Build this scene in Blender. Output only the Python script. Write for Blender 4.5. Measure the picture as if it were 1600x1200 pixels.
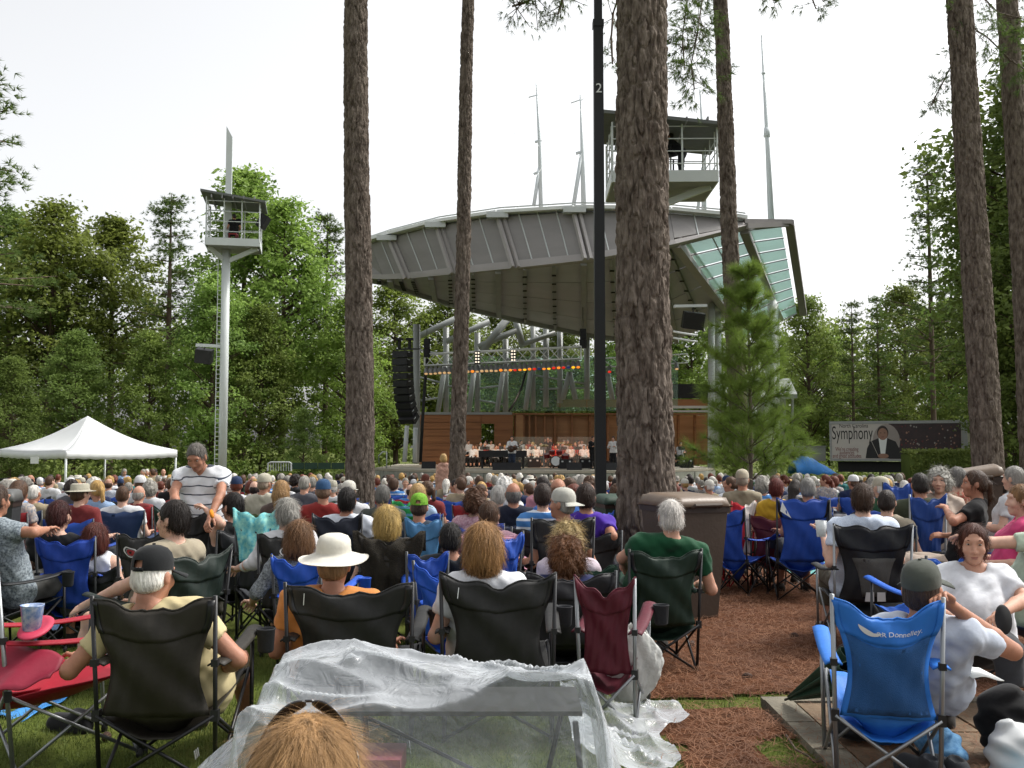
import bpy, math, random
import numpy as np
from mathutils import Vector, Matrix
random.seed(7); rng = np.random.default_rng(7)
for o in list(bpy.data.objects): bpy.data.objects.remove(o)
SC = bpy.context.scene; COL = SC.collection
R = math.radians
# ---------------------------------------------------------------- camera, sky, sun, exposure
F = 1560.0; PITCH = R(3.5); CAMZ = 1.55
cam = bpy.data.cameras.new('camera'); camo = bpy.data.objects.new('camera', cam); COL.objects.link(camo)
camo.location = (0, 0, CAMZ); camo.rotation_euler = (R(90) + PITCH, 0, 0)
cam.sensor_width = 36; cam.lens = F / 1600 * 36; cam.clip_end = 3000; cam.clip_start = .05
SC.camera = camo
SUN_EL, SUN_AZ = 52, 70            # degrees; azimuth measured from +Y (ahead) to the right
w = bpy.data.worlds.new('World'); SC.world = w; w.use_nodes = True
nt = w.node_tree; nt.nodes.clear()
sky = nt.nodes.new('ShaderNodeTexSky'); sky.sky_type = 'NISHITA'; sky.sun_disc = False
sky.sun_elevation = R(SUN_EL); sky.sun_rotation = R(SUN_AZ); sky.dust_density = 4.0; sky.air_density = 1.0; sky.ozone_density = .5
hs = nt.nodes.new('ShaderNodeHueSaturation'); hs.inputs['Saturation'].default_value = .10
bg = nt.nodes.new('ShaderNodeBackground'); bg.inputs['Strength'].default_value = .15
wo = nt.nodes.new('ShaderNodeOutputWorld')
nt.links.new(sky.outputs[0], hs.inputs['Color']); nt.links.new(hs.outputs[0], bg.inputs['Color']); nt.links.new(bg.outputs[0], wo.inputs[0])
sun = bpy.data.lights.new('sun', 'SUN'); sun.energy = 1.5; sun.angle = R(12); sun.color = (1, .95, .87)
suno = bpy.data.objects.new('sun', sun); COL.objects.link(suno)
_d = Vector((math.sin(R(SUN_AZ)) * math.cos(R(SUN_EL)), math.cos(R(SUN_AZ)) * math.cos(R(SUN_EL)), math.sin(R(SUN_EL))))
suno.rotation_euler = _d.to_track_quat('Z', 'Y').to_euler(); suno.location = (40, 20, 60)
vs = SC.view_settings; vs.view_transform = 'Standard'; vs.look = 'None'; vs.gamma = 1; vs.use_curve_mapping = False
vs.exposure = 0.88
SC.render.engine = 'CYCLES'; SC.cycles.max_bounces = 8; SC.cycles.diffuse_bounces = 3; SC.cycles.transparent_max_bounces = 12
# ---------------------------------------------------------------- helpers
CP, SP = math.cos(PITCH), math.sin(PITCH)
def P(px, py, d):
    a = (px - 800) / F; b = (600 - py) / F
    t = d / (CP - b * SP)
    return Vector((a * t, d, CAMZ + (SP + b * CP) * t))
def G(x, y):
    s = min(max(0.0, y - 5), 41.0)
    return -.0265 * s
def hash3(ix, iy, iz, s):
    n = (ix * 374761393 + iy * 668265263 + iz * 2147483647 + s * 974711) & 0x7fffffff
    n = ((n ^ (n >> 13)) * 1274126177) & 0x7fffffff
    return ((n ^ (n >> 16)) & 0xffff) / 65535.0
def vnoise(p, s=0):
    p = np.asarray(p, float); i = np.floor(p).astype(np.int64); f = p - i; f = f * f * (3 - 2 * f); r = 0
    for dx in (0, 1):
        for dy in (0, 1):
            for dz in (0, 1):
                wgt = (f[..., 0] if dx else 1 - f[..., 0]) * (f[..., 1] if dy else 1 - f[..., 1]) * (f[..., 2] if dz else 1 - f[..., 2])
                r = r + wgt * hash3(i[..., 0] + dx, i[..., 1] + dy, i[..., 2] + dz, s)
    return r * 2 - 1
def mesh_np(name, V, Q, smooth=True):
    V = np.ascontiguousarray(V, dtype=np.float32); Q = np.ascontiguousarray(Q, dtype=np.int32)
    me = bpy.data.meshes.new(name); k = Q.shape[1]
    me.vertices.add(len(V)); me.vertices.foreach_set('co', V.ravel())
    me.loops.add(Q.size); me.loops.foreach_set('vertex_index', Q.ravel())
    me.polygons.add(len(Q)); me.polygons.foreach_set('loop_start', np.arange(0, Q.size, k, dtype=np.int32))
    if smooth: me.polygons.foreach_set('use_smooth', np.ones(len(Q), dtype=bool))
    me.update(calc_edges=True); return me
def cat(ms):
    ms = [m for m in ms if m is not None and len(m[0])]
    V = np.concatenate([m[0] for m in ms]); off = 0; q = []
    for m in ms: q.append(m[1] + off); off += len(m[0])
    return V, np.concatenate(q)
def link(name, me, mat=None, parent=None, loc=None):
    o = bpy.data.objects.new(name, me); COL.objects.link(o)
    if mat is not None:
        for m in (mat if isinstance(mat, (list, tuple)) else [mat]): me.materials.append(m)
    if parent is not None: o.parent = parent
    if loc is not None: o.location = loc
    return o
def tag(o, label=None, cat_=None, group=None, kind=None):
    if label: o['label'] = label
    if cat_: o['category'] = cat_
    if group: o['group'] = group
    if kind: o['kind'] = kind
    return o
def empty(name, loc=(0, 0, 0), rz=0.0, label=None, cat_=None, group=None):
    o = bpy.data.objects.new(name, None); COL.objects.link(o); o.location = loc; o.rotation_euler = (0, 0, rz); o.empty_display_size = .1
    return tag(o, label, cat_, group)
def objmat(o, m):
    if not o.data.materials: o.data.materials.append(m)
    o.material_slots[0].link = 'OBJECT'; o.material_slots[0].material = m
class MB:
    def __init__(s): s.v = []; s.f = []; s.mi = []; s.m = 0
    def add(s, vs, fs):
        o = len(s.v); s.v += [tuple(v) for v in vs]
        for f in fs: s.f.append([i + o for i in f]); s.mi.append(s.m)
        return s
    def box(s, c, d, rot=None):
        vs = []
        for z in (-1, 1):
            for y in (-1, 1):
                for x in (-1, 1):
                    p = Vector((x * d[0] / 2, y * d[1] / 2, z * d[2] / 2))
                    if rot is not None: p = rot @ p
                    vs.append(p + Vector(c))
        return s.add(vs, [(0, 2, 3, 1), (4, 5, 7, 6), (0, 1, 5, 4), (2, 6, 7, 3), (0, 4, 6, 2), (1, 3, 7, 5)])
    def hexa(s, a, b):      # two quads bottom, top (4 pts each, same order)
        return s.add(list(a) + list(b), [(3, 2, 1, 0), (4, 5, 6, 7), (0, 1, 5, 4), (1, 2, 6, 5), (2, 3, 7, 6), (3, 0, 4, 7)])
    def slab(s, q, n):      # quad extruded by vector n
        q = [Vector(p) for p in q]; n = Vector(n); return s.hexa(q, [p + n for p in q])
    def bar(s, a, b, wx, wz=None, up=(0, 0, 1)):
        a = Vector(a); b = Vector(b); wz = wz or wx; d = (b - a).normalized(); up = Vector(up)
        if abs(d.dot(up)) > .97: up = Vector((0, 1, 0))
        x = d.cross(up).normalized() * wx / 2; z = x.cross(d).normalized() * wz / 2
        return s.hexa([a - x - z, a + x - z, a + x + z, a - x + z], [b - x - z, b + x - z, b + x + z, b - x + z])
    def tube(s, pts, r, n=8, caps=True):
        pts = [Vector(p) for p in pts]; rs = r if isinstance(r, (list, tuple)) else [r] * len(pts); vs = []; fs = []
        ref = Vector((0, 0, 1)) if abs((pts[-1] - pts[0]).normalized().z) < .9 else Vector((0, 1, 0))
        for i, p in enumerate(pts):
            d = (pts[min(i + 1, len(pts) - 1)] - pts[max(i - 1, 0)]).normalized()
            x = d.cross(ref).normalized(); y = x.cross(d)
            for k in range(n):
                t = 2 * math.pi * k / n; vs.append(p + (x * math.cos(t) + y * math.sin(t)) * rs[i])
        for i in range(len(pts) - 1):
            for k in range(n):
                fs.append((i * n + k, i * n + (k + 1) % n, (i + 1) * n + (k + 1) % n, (i + 1) * n + k))
        if caps: fs += [tuple(range(n))[::-1], tuple(range((len(pts) - 1) * n, len(pts) * n))]
        return s.add(vs, fs)
    def lathe(s, prof, n=16, c=(0, 0, 0), sx=1, sy=1, rot=None):
        vs = []; fs = []; c = Vector(c)
        for r, z in prof:
            for k in range(n):
                t = 2 * math.pi * k / n; p = Vector((r * sx * math.cos(t), r * sy * math.sin(t), z))
                vs.append((rot @ p if rot is not None else p) + c)
        for i in range(len(prof) - 1):
            for k in range(n): fs.append((i * n + k, i * n + (k + 1) % n, (i + 1) * n + (k + 1) % n, (i + 1) * n + k))
        if prof[0][0] > 1e-4: fs.append(tuple(range(n))[::-1])
        if prof[-1][0] > 1e-4: fs.append(tuple(range((len(prof) - 1) * n, len(prof) * n)))
        return s.add(vs, fs)
    def sheet(s, fn, nu, nv, t=.004):
        g = [[Vector(fn(i / nu, j / nv)) for i in range(nu + 1)] for j in range(nv + 1)]
        vs = []; fs = []; W = nu + 1
        for sgn in (1, -1):
            for j in range(nv + 1):
                for i in range(nu + 1):
                    du = g[j][min(i + 1, nu)] - g[j][max(i - 1, 0)]; dv = g[min(j + 1, nv)][i] - g[max(j - 1, 0)][i]
                    n = du.cross(dv); n = n.normalized() if n.length > 1e-9 else Vector((0, 0, 1))
                    vs.append(g[j][i] + n * t / 2 * sgn)
        N = W * (nv + 1)
        for j in range(nv):
            for i in range(nu):
                a = j * W + i; q = (a, a + 1, a + W + 1, a + W)
                fs.append(q); fs.append(tuple(N + x for x in q[::-1]))
        ring = [i for i in range(W)] + [j * W + nu for j in range(1, nv + 1)] + [nv * W + i for i in range(nu - 1, -1, -1)] + [j * W for j in range(nv - 1, 0, -1)]
        for a, b in zip(ring, ring[1:] + ring[:1]): fs.append((b, a, a + N, b + N))
        return s.add(vs, fs)
    def mesh(s, name, smooth=False):
        me = bpy.data.meshes.new(name); me.from_pydata(s.v, [], s.f)
        if s.m or any(s.mi): me.polygons.foreach_set('material_index', s.mi)
        if smooth: me.polygons.foreach_set('use_smooth', [True] * len(s.f))
        me.update(); return me
    def build(s, name, mat=None, parent=None, smooth=False, loc=None):
        o = link(name, s.mesh(name, smooth), mat, parent, loc); return o
# ---------------------------------------------------------------- materials
MATS = {}
def srgb(h):
    if isinstance(h, str):
        c = [int(h[i:i + 2], 16) / 255 for i in (0, 2, 4)]; return tuple(x / 12.92 if x <= .04045 else ((x + .055) / 1.055) ** 2.4 for x in c)
    return tuple(h)
def M(name, col=(.5, .5, .5), rough=.6, var=.18, scale=6.0, bump=0.0, bscale=60.0, metal=0.0, transl=0.0, sheen=0.0, spec=.5, stretch=(1, 1, 1), col2=None, emit=None, estr=0, sss=0, objrand=0.0, alpha=1.0, wave=None):
    if name in MATS: return MATS[name]
    m = bpy.data.materials.new(name); MATS[name] = m; m.use_nodes = True; t = m.node_tree; N = t.nodes; L = t.links
    b = N['Principled BSDF']; out = N['Material Output']; col = srgb(col)
    b.inputs['Roughness'].default_value = rough; b.inputs['Metallic'].default_value = metal; b.inputs['Specular IOR Level'].default_value = spec
    if sheen: b.inputs['Sheen Weight'].default_value = sheen; b.inputs['Sheen Roughness'].default_value = .5
    if sss: b.inputs['Subsurface Weight'].default_value = sss; b.inputs['Subsurface Radius'].default_value = (.012, .005, .003); b.inputs['Subsurface Scale'].default_value = 1.0
    tc = N.new('ShaderNodeTexCoord'); mp = N.new('ShaderNodeMapping'); mp.inputs['Scale'].default_value = stretch; L.new(tc.outputs['Object'], mp.inputs[0])
    no = N.new('ShaderNodeTexNoise'); no.inputs['Scale'].default_value = scale; no.inputs['Detail'].default_value = 5; no.inputs['Roughness'].default_value = .6; L.new(mp.outputs[0], no.inputs['Vector'])
    rp = N.new('ShaderNodeValToRGB'); e = rp.color_ramp.elements; e[0].position = .3; e[1].position = .7
    c2 = srgb(col2) if col2 is not None else tuple(min(1, x * (1 + var)) for x in col); c1 = col if col2 is not None else tuple(x * (1 - var) for x in col)
    e[0].color = (*c1, 1); e[1].color = (*c2, 1); L.new(no.outputs['Fac'], rp.inputs[0]); cs = rp.outputs[0]
    if objrand:
        oi = N.new('ShaderNodeObjectInfo'); mr = N.new('ShaderNodeMapRange'); mr.inputs['To Min'].default_value = 1 - objrand; mr.inputs['To Max'].default_value = 1 + objrand
        L.new(oi.outputs['Random'], mr.inputs['Value']); hv = N.new('ShaderNodeHueSaturation'); L.new(mr.outputs[0], hv.inputs['Value']); L.new(cs, hv.inputs['Color'])
        m2 = N.new('ShaderNodeMapRange'); m2.inputs['To Min'].default_value = .5 - objrand * .06; m2.inputs['To Max'].default_value = .5 + objrand * .06; L.new(oi.outputs['Random'], m2.inputs['Value']); L.new(m2.outputs[0], hv.inputs['Hue']); cs = hv.outputs[0]
    L.new(cs, b.inputs['Base Color'])
    if bump:
        n2 = N.new('ShaderNodeTexNoise'); n2.inputs['Scale'].default_value = bscale; n2.inputs['Detail'].default_value = 4; L.new(mp.outputs[0], n2.inputs['Vector'])
        bp = N.new('ShaderNodeBump'); bp.inputs['Strength'].default_value = bump; bp.inputs['Distance'].default_value = .02; L.new(n2.outputs['Fac'], bp.inputs['Height']); L.new(bp.outputs[0], b.inputs['Normal'])
    if emit: b.inputs['Emission Color'].default_value = (*srgb(emit), 1); b.inputs['Emission Strength'].default_value = estr
    if transl:
        tr = N.new('ShaderNodeBsdfTranslucent'); L.new(cs, tr.inputs['Color']); mx = N.new('ShaderNodeMixShader'); mx.inputs[0].default_value = transl
        L.new(b.outputs[0], mx.inputs[1]); L.new(tr.outputs[0], mx.inputs[2]); L.new(mx.outputs[0], out.inputs[0])
    if alpha < 1: b.inputs['Alpha'].default_value = alpha
    return m
def cloth(hexcol, kind='c'):
    return M(f'{kind}_{hexcol}', tuple(x * .84 for x in srgb(hexcol)), rough=.85, var=.16, scale=9, bump=.12, bscale=30, sheen=.1, spec=.2)
def nylon(hexcol):
    return M(f'nylon_{hexcol}', tuple(x * .82 + .004 for x in srgb(hexcol)), rough=.55, var=.14, scale=5, bump=.18, bscale=14, spec=.3)
def haircol(hexcol):
    return M(f'hair_{hexcol}', hexcol, rough=.5, var=.45, scale=38, bump=.5, bscale=120, stretch=(1, 1, .22), spec=.3)
def skin(hexcol='c08a6c'):
    return M(f'skin_{hexcol}', hexcol, rough=.55, var=.10, scale=22, bump=.08, bscale=160, sss=.12, spec=.35)
def glassmat(name, tint, mixv=.25, rough=.08):
    if name in MATS: return MATS[name]
    m = bpy.data.materials.new(name); MATS[name] = m; m.use_nodes = True; t = m.node_tree; N = t.nodes; L = t.links
    b = N['Principled BSDF']; b.inputs['Base Color'].default_value = (*srgb(tint), 1); b.inputs['Roughness'].default_value = rough
    tr = N.new('ShaderNodeBsdfTransparent'); tr.inputs[0].default_value = (*[min(1, x * 1.15 + .1) for x in srgb(tint)], 1)
    mx = N.new('ShaderNodeMixShader'); mx.inputs[0].default_value = mixv
    L.new(tr.outputs[0], mx.inputs[1]); L.new(b.outputs[0], mx.inputs[2]); L.new(mx.outputs[0], N['Material Output'].inputs[0]); return m
# ================================================================ ground
def nonuni(segs):
    out = []
    for a, b, st in segs: out += list(np.arange(a, b - 1e-6, st))
    return np.array(out + [segs[-1][1]])
def sheet_np(xs, ys, zf):
    X, Y = np.meshgrid(xs, ys); Z = zf(X, Y); nx = len(xs)
    V = np.stack([X, Y, Z], -1).reshape(-1, 3); j, i = np.meshgrid(np.arange(len(ys) - 1), np.arange(nx - 1), indexing='ij'); a = (j * nx + i).ravel()
    return V, np.stack([a, a + 1, a + nx + 1, a + nx], 1)
def Gv(X, Y): return -.0265 * np.clip(Y - 5, 0, 41)
def gmat(name, cols, scales, bump=.6):
    m = bpy.data.materials.new(name); m.use_nodes = True; t = m.node_tree; N = t.nodes; L = t.links; b = N['Principled BSDF']; b.inputs['Roughness'].default_value = .95; b.inputs['Specular IOR Level'].default_value = .1
    tc = N.new('ShaderNodeTexCoord'); prev = None
    for k, (c1, c2) in enumerate(cols):
        no = N.new('ShaderNodeTexNoise'); no.inputs['Scale'].default_value = scales[k]; no.inputs['Detail'].default_value = 6; L.new(tc.outputs['Object'], no.inputs['Vector'])
        rp = N.new('ShaderNodeValToRGB'); rp.color_ramp.elements[0].position = .35; rp.color_ramp.elements[1].position = .66; rp.color_ramp.elements[0].color = (*srgb(c1), 1); rp.color_ramp.elements[1].color = (*srgb(c2), 1); L.new(no.outputs['Fac'], rp.inputs[0])
        if prev is None: prev = rp.outputs[0]
        else:
            mx = N.new('ShaderNodeMix'); mx.data_type = 'RGBA'; mx.inputs[0].default_value = .5; L.new(prev, mx.inputs[6]); L.new(rp.outputs[0], mx.inputs[7]); prev = mx.outputs[2]
    L.new(prev, b.inputs['Base Color'])
    n2 = N.new('ShaderNodeTexNoise'); n2.inputs['Scale'].default_value = 45; n2.inputs['Detail'].default_value = 6; L.new(tc.outputs['Object'], n2.inputs['Vector']); bp = N.new('ShaderNodeBump'); bp.inputs['Strength'].default_value = bump; bp.inputs['Distance'].default_value = .03; L.new(n2.outputs['Fac'], bp.inputs['Height']); L.new(bp.outputs[0], b.inputs['Normal'])
    return m
xs = nonuni([(-900, -100, 100), (-100, -20, 8), (-20, 20, .5), (20, 100, 8), (100, 900, 100)])
ys = nonuni([(-60, 0, 6), (0, 20, .4), (20, 46, 2), (46, 110, 8), (110, 900, 100)])
def gz(X, Y): return Gv(X, Y) + .012 * vnoise(np.stack([X * 1.3, Y * 1.3, X * 0], -1), 3)
V, Q = sheet_np(xs, ys, gz)
tag(link('lawn', mesh_np('lawn', V, Q), gmat('lawn_grass', [('3c4a1c', '5f6e2a'), ('55602b', '4a5a20'), ('58502c', '48591f')], [30, 4, .8])), kind='structure')
def straw(X, Y):
    n = vnoise(np.stack([X * 1.1, Y * 1.1, X * 0 + 3.3], -1), 5) * .45 + vnoise(np.stack([X * 4, Y * 4, X * 0], -1), 6) * .16
    main = (Y > 6.3 + n * .6) & (X > .75 + .04 * (Y - 6) + n * .4) & (Y < 21 + 2 * n)
    near = (Y < 6.02 + n * .35) & (Y > 2) & (X > .82 + n * .4)
    bare = ((X - 1.45) ** 2 / .22 ** 2 + (Y - 5.1) ** 2 / .3 ** 2) < .9 + n
    right = (X > 1.75 + n * .4) & (Y > 4.5)
    return (main | (near & ~bare) | right) & (X < 11 + n)
xs = np.arange(.2, 11.6, .07); ys = np.arange(2.0, 23, .07)
V, Q = sheet_np(xs, ys, lambda X, Y: gz(X, Y) + .013 + .008 * vnoise(np.stack([X * 7, Y * 7, X * 0], -1), 9))
keep = straw(V[Q].mean(1)[:, 0], V[Q].mean(1)[:, 1]); Q = Q[keep]; u, inv = np.unique(Q, return_inverse=True)
m_straw = gmat('pine_straw', [('40281b', '5f3b27'), ('4a2f20', '6e472f')], [55, 9], 1.0)
tag(link('pine_straw_bed', mesh_np('pine_straw_bed', V[u], inv.reshape(-1, 4)), m_straw), kind='structure')
def needles_on_ground(n, xr, yr, mask, lmin, lmax, wid, z0, tilt, bias=1.6):
    X = rng.uniform(*xr, n); Y = yr[0] + (yr[1] - yr[0]) * rng.random(n) ** bias; k = mask(X, Y); X, Y = X[k], Y[k]; n = len(X)
    a = rng.uniform(0, 2 * np.pi, n); l = rng.uniform(lmin, lmax, n); dz = rng.uniform(-.1, tilt, n) * l
    base = np.stack([X, Y, gz(X, Y) + z0 * rng.random(n) + .012], 1); d = np.stack([np.cos(a) * l, np.sin(a) * l, dz], 1); s = np.stack([-np.sin(a), np.cos(a), 0 * a], 1) * wid
    mid = base + d * .5 + s * rng.uniform(-4, 4, n)[:, None] + np.array([0, 0, .008]); V = np.stack([base - s, base + s, mid + s, mid - s, base + d], 1).reshape(-1, 3); i = np.arange(n)[:, None] * 5
    T = np.concatenate([i + [0, 1, 2], i + [0, 2, 3], i + [3, 2, 4]], 0); return V, T
V, T = needles_on_ground(110000, (.2, 9), (4.2, 15), lambda X, Y: straw(X + rng.normal(0, .12, len(X)), Y + rng.normal(0, .12, len(X))), .07, .17, .0015, .03, .25)
tag(link('fallen_pine_needles', mesh_np('pn', V, T, False), M('needle_dry', '5c3a26', .8, .4, 3, col2='82583a')), 'loose brown pine needles strewn over the straw bed', 'pine straw', kind='stuff')
n = 90000; X = rng.uniform(-4.5, 2.6, n); Y = 3.6 + 5 * rng.random(n) ** 1.5; k = ~straw(X, Y); X, Y = X[k], Y[k]; n = len(X)
h = rng.uniform(.018, .05, n); a = rng.uniform(0, 6.28, n); b0 = np.stack([X, Y, gz(X, Y) - .004], 1); s = np.stack([np.cos(a), np.sin(a), 0 * a], 1) * .0028; tip = b0 + np.stack([rng.normal(0, .012, n), rng.normal(0, .012, n), h], 1)
V = np.stack([b0 - s, b0 + s, tip], 1).reshape(-1, 3); T = np.arange(n * 3).reshape(-1, 3)
tag(link('lawn_grass_blades', mesh_np('gb', V, T, False), M('grass_blade', '4a5a26', .7, .3, 2.5, transl=.25, col2='6a7836')), 'short mown grass blades on the lawn', 'grass', kind='stuff')
# cones lying in the straw: a handful
mc = M('pine_cone', '3a2416', .8, .3, 60, bump=.6)
for i, (px, d) in enumerate([(1010, 6.35), (1165, 6.9), (1080, 8.2), (1240, 8.6), (1210, 5.9), (172, 5.35)]):
    p = P(px, 900, d); mb = MB(); mb.lathe([(0, -.035), (.018, -.03), (.026, -.01), (.024, .012), (.014, .03), (0, .04)], 10, (0, 0, 0), rot=Matrix.Rotation(1.4, 3, 'X'))
    o = mb.build('pine_cone', mc, None, False, (p.x, d, G(0, d) + .03)); o.rotation_euler.z = i * 1.3
    tag(o, ['brown pine cone on the grass beside the maroon chair', 'pine cone on the straw in front of the green umbrella', 'pine cone on the straw right of the green chair', 'pine cone on straw below the man with light blue shirt', 'pine cone near the corner of the stone paving', 'pine cone under the dark chair at left front'][i], 'pine cone', 'pine cones on the ground')
# ================================================================ trees
m_bark = M('pine_bark', '3e342d', .92, .3, 14, bump=1.0, bscale=60, stretch=(1, 1, .28), col2='857a70', spec=.1)
m_barkfar = M('bark_far', '4a3b30', .9, .3, 2, bump=.5, bscale=8, stretch=(1, 1, .3), col2='6d6258', spec=.1)
def bark_trunk(r0, r1, hvis, htot, na, dz, cell=(.09, .4), depth=.016, seed=0, lean=(0, 0), wob=.02):
    zs = nonuni([(-.3, hvis, dz), (hvis, htot, .5)]); th = np.linspace(0, 2 * np.pi, na, endpoint=False)
    TH, Z = np.meshgrid(th, zs); t = np.clip(Z / htot, 0, 1); Rr = r0 + (r1 - r0) * t + .35 * r0 * np.exp(-np.clip(Z, 0, 9) * 3.2) * (1 + .3 * np.sin(TH * 5 + seed))
    nc = max(6, int(round(2 * np.pi * r0 / cell[0])))
    u = TH / (2 * np.pi) * nc; v = Z / cell[1] + 100; u = u + .55 * vnoise(np.stack([np.cos(TH) * 4, np.sin(TH) * 4, Z * 3], -1), seed) + .25 * vnoise(np.stack([np.cos(TH) * 12, np.sin(TH) * 12, Z * 11], -1), seed + 8); v = v + .22 * vnoise(np.stack([np.cos(TH) * 9, np.sin(TH) * 9, Z * 6], -1), seed + 9)
    iu = np.floor(u).astype(np.int64); iv = np.floor(v).astype(np.int64); f1 = np.full(u.shape, 9.); f2 = f1.copy(); idv = np.zeros(u.shape)
    for du in (-1, 0, 1):
        for dv in (-1, 0, 1):
            cu = iu + du; cv = iv + dv; hu = np.mod(cu, nc)
            jx = cu + .5 + .8 * (hash3(hu, cv, 0 * cu, seed + 1) - .5); jy = cv + .5 + .9 * (hash3(hu, cv, 0 * cu, seed + 2) - .5)
            d = np.hypot(u - jx, (v - jy)); cl = d < f1
            f2 = np.where(cl, f1, np.minimum(f2, d)); idv = np.where(cl, hash3(hu, cv, 0 * cu, seed + 3), idv); f1 = np.where(cl, d, f1)
    e = np.clip((f2 - f1) / .22, 0, 1); e = e * e * (3 - 2 * e)
    p3 = np.stack([np.cos(TH) * r0 * 30, np.sin(TH) * r0 * 30, Z * 9], -1)
    disp = depth * (e * (.45 + .75 * idv) - .6) + depth * .5 * vnoise(p3, seed + 5) + depth * .3 * vnoise(p3 * 2.3, seed + 7) + .02 * r0 * vnoise(np.stack([np.cos(TH), np.sin(TH), Z * .8], -1), seed + 6)
    Rr = Rr + disp; cx = lean[0] * Z / htot + wob * np.sin(Z * .5 + seed); cy = lean[1] * Z / htot
    V = np.stack([cx + Rr * np.cos(TH), cy + Rr * np.sin(TH), Z], -1).reshape(-1, 3); m = len(zs)
    j, i = np.meshgrid(np.arange(m - 1), np.arange(na), indexing='ij'); Q = np.stack([j * na + i, j * na + (i + 1) % na, (j + 1) * na + (i + 1) % na, (j + 1) * na + i], -1).reshape(-1, 4)
    return V, Q
def unit(v): return v / np.maximum(np.linalg.norm(v, axis=-1, keepdims=True), 1e-9)
def tuft_mesh(C, D, nper, L, wid, spread=.9):
    n = len(C); C = np.repeat(C, nper, 0); D = unit(np.repeat(D, nper, 0) + rng.normal(0, spread * .55, (n * nper, 3))); l = L * rng.uniform(.7, 1.1, (len(C), 1)); s = unit(np.cross(D, rng.normal(size=D.shape))) * wid
    V = np.stack([C - s, C + s, C + D * l + np.array([0, 0, -.12]) * l], 1).reshape(-1, 3); return V, np.arange(len(V)).reshape(-1, 3)
def leaf_mesh(C, size, asp=.6, nrm=None, jit=.7):
    n = len(C); N = rng.normal(0, jit, (n, 3)) + (nrm if nrm is not None else np.array([0, 0, .8])); N = unit(N); a = unit(np.cross(N, rng.normal(size=N.shape))); b = np.cross(N, a); s = size * rng.uniform(.55, 1.3, (n, 1))
    V = np.stack([C - a * s, C - b * s * asp + N * s * .15, C + a * s, C + b * s * asp + N * s * .15], 1).reshape(-1, 3); return V, np.arange(n * 4).reshape(-1, 4)
def tubes_np(segs, n=5):
    vs = []; qs = []; off = 0
    for a, b, ra, rb in segs:
        a = np.array(a, float); b = np.array(b, float); d = unit(b - a); x = unit(np.cross(d, [.3, .2, 1.0] if abs(d[2]) < .95 else [1., 0, 0])); y = np.cross(x, d); t = np.linspace(0, 2 * np.pi, n, endpoint=False)[:, None]; c = x * np.cos(t) + y * np.sin(t)
        vs += [a + c * ra, b + c * rb]; i = np.arange(n); qs.append(np.stack([i, (i + 1) % n, (i + 1) % n + n, i + n], 1) + off); off += 2 * n
    return np.concatenate(vs), np.concatenate(qs)
m_needle = M('pine_needles', '42552c', .6, .3, 1.2, transl=.4, col2='6d8040', objrand=.15, spec=.2)
m_needle_y = M('young_needles', '5a7230', .6, .25, 1.5, transl=.5, col2='90a650', spec=.2)
# ---- foreground pines: (pixel x at base, depth, width px, lean m over height, label)
PINES = [(563, 20, 45, (-.35, 0), 'tall scaly pine trunk left of centre, the left one of two before the stage', 150, .02),
         (713, 27, 25, (.5, 0), 'slimmer pine trunk in front of the stage canopy beside the standing woman', 110, .025),
         (1011, 12, 88, (-.1, 0), 'thickest nearest pine trunk right behind the brown wheeled bin', 220, .016),
         (1160, 25, 29, (-.75, 0), 'slim leaning pine trunk right of the spotlight platform, behind the sapling', 110, .025),
         (1545, 21, 47, (-.7, 0), 'tall pine trunk at right beside the symphony trailer', 150, .02),
         (1618, 24, 40, (-.6, 0), 'dark pine trunk at the right edge of the picture', 80, .05)]
def branchy(z0, z1, nb, reach, seed, tdens=10, L=.22, hang=0.0, azr=(0, 6.283)):
    rg = np.random.default_rng(seed); segs = []; C = []; D = []
    for k in range(nb):
        z = z0 + (z1 - z0) * (k + rg.random()) / nb; a = rg.uniform(*azr); l = reach * rg.uniform(.6, 1.1) * (1 - .55 * (z - z0) / max(z1 - z0, .1)); d = np.array([np.cos(a), np.sin(a), rg.uniform(.0, .45) - hang]); p = np.array([0, 0, z]); prev = p
        for q in range(1, 5):
            cur = p + d * l * q / 4 + np.array([0, 0, -.05 * q * q * l / 4 * .5]) + rg.normal(0, .06, 3); segs.append((prev, cur, .035 * (5 - q) / 4 + .01, .035 * (4 - q) / 4 + .01)); prev = cur
            if q >= 2:
                for _ in range(3):
                    sd = unit(d + rg.normal(0, .8, 3)); tip = cur + sd * l * rg.uniform(.15, .35); segs.append((cur, tip, .012, .006))
                    for _ in range(tdens // 2):
                        C.append(cur + (tip - cur) * rg.uniform(.4, 1.05) + rg.normal(0, .08, 3)); D.append(unit(sd + np.array([0, 0, .3]) + rg.normal(0, .5, 3)))
    return segs, np.array(C), np.array(D)
PINE_ROOTS = []
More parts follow.
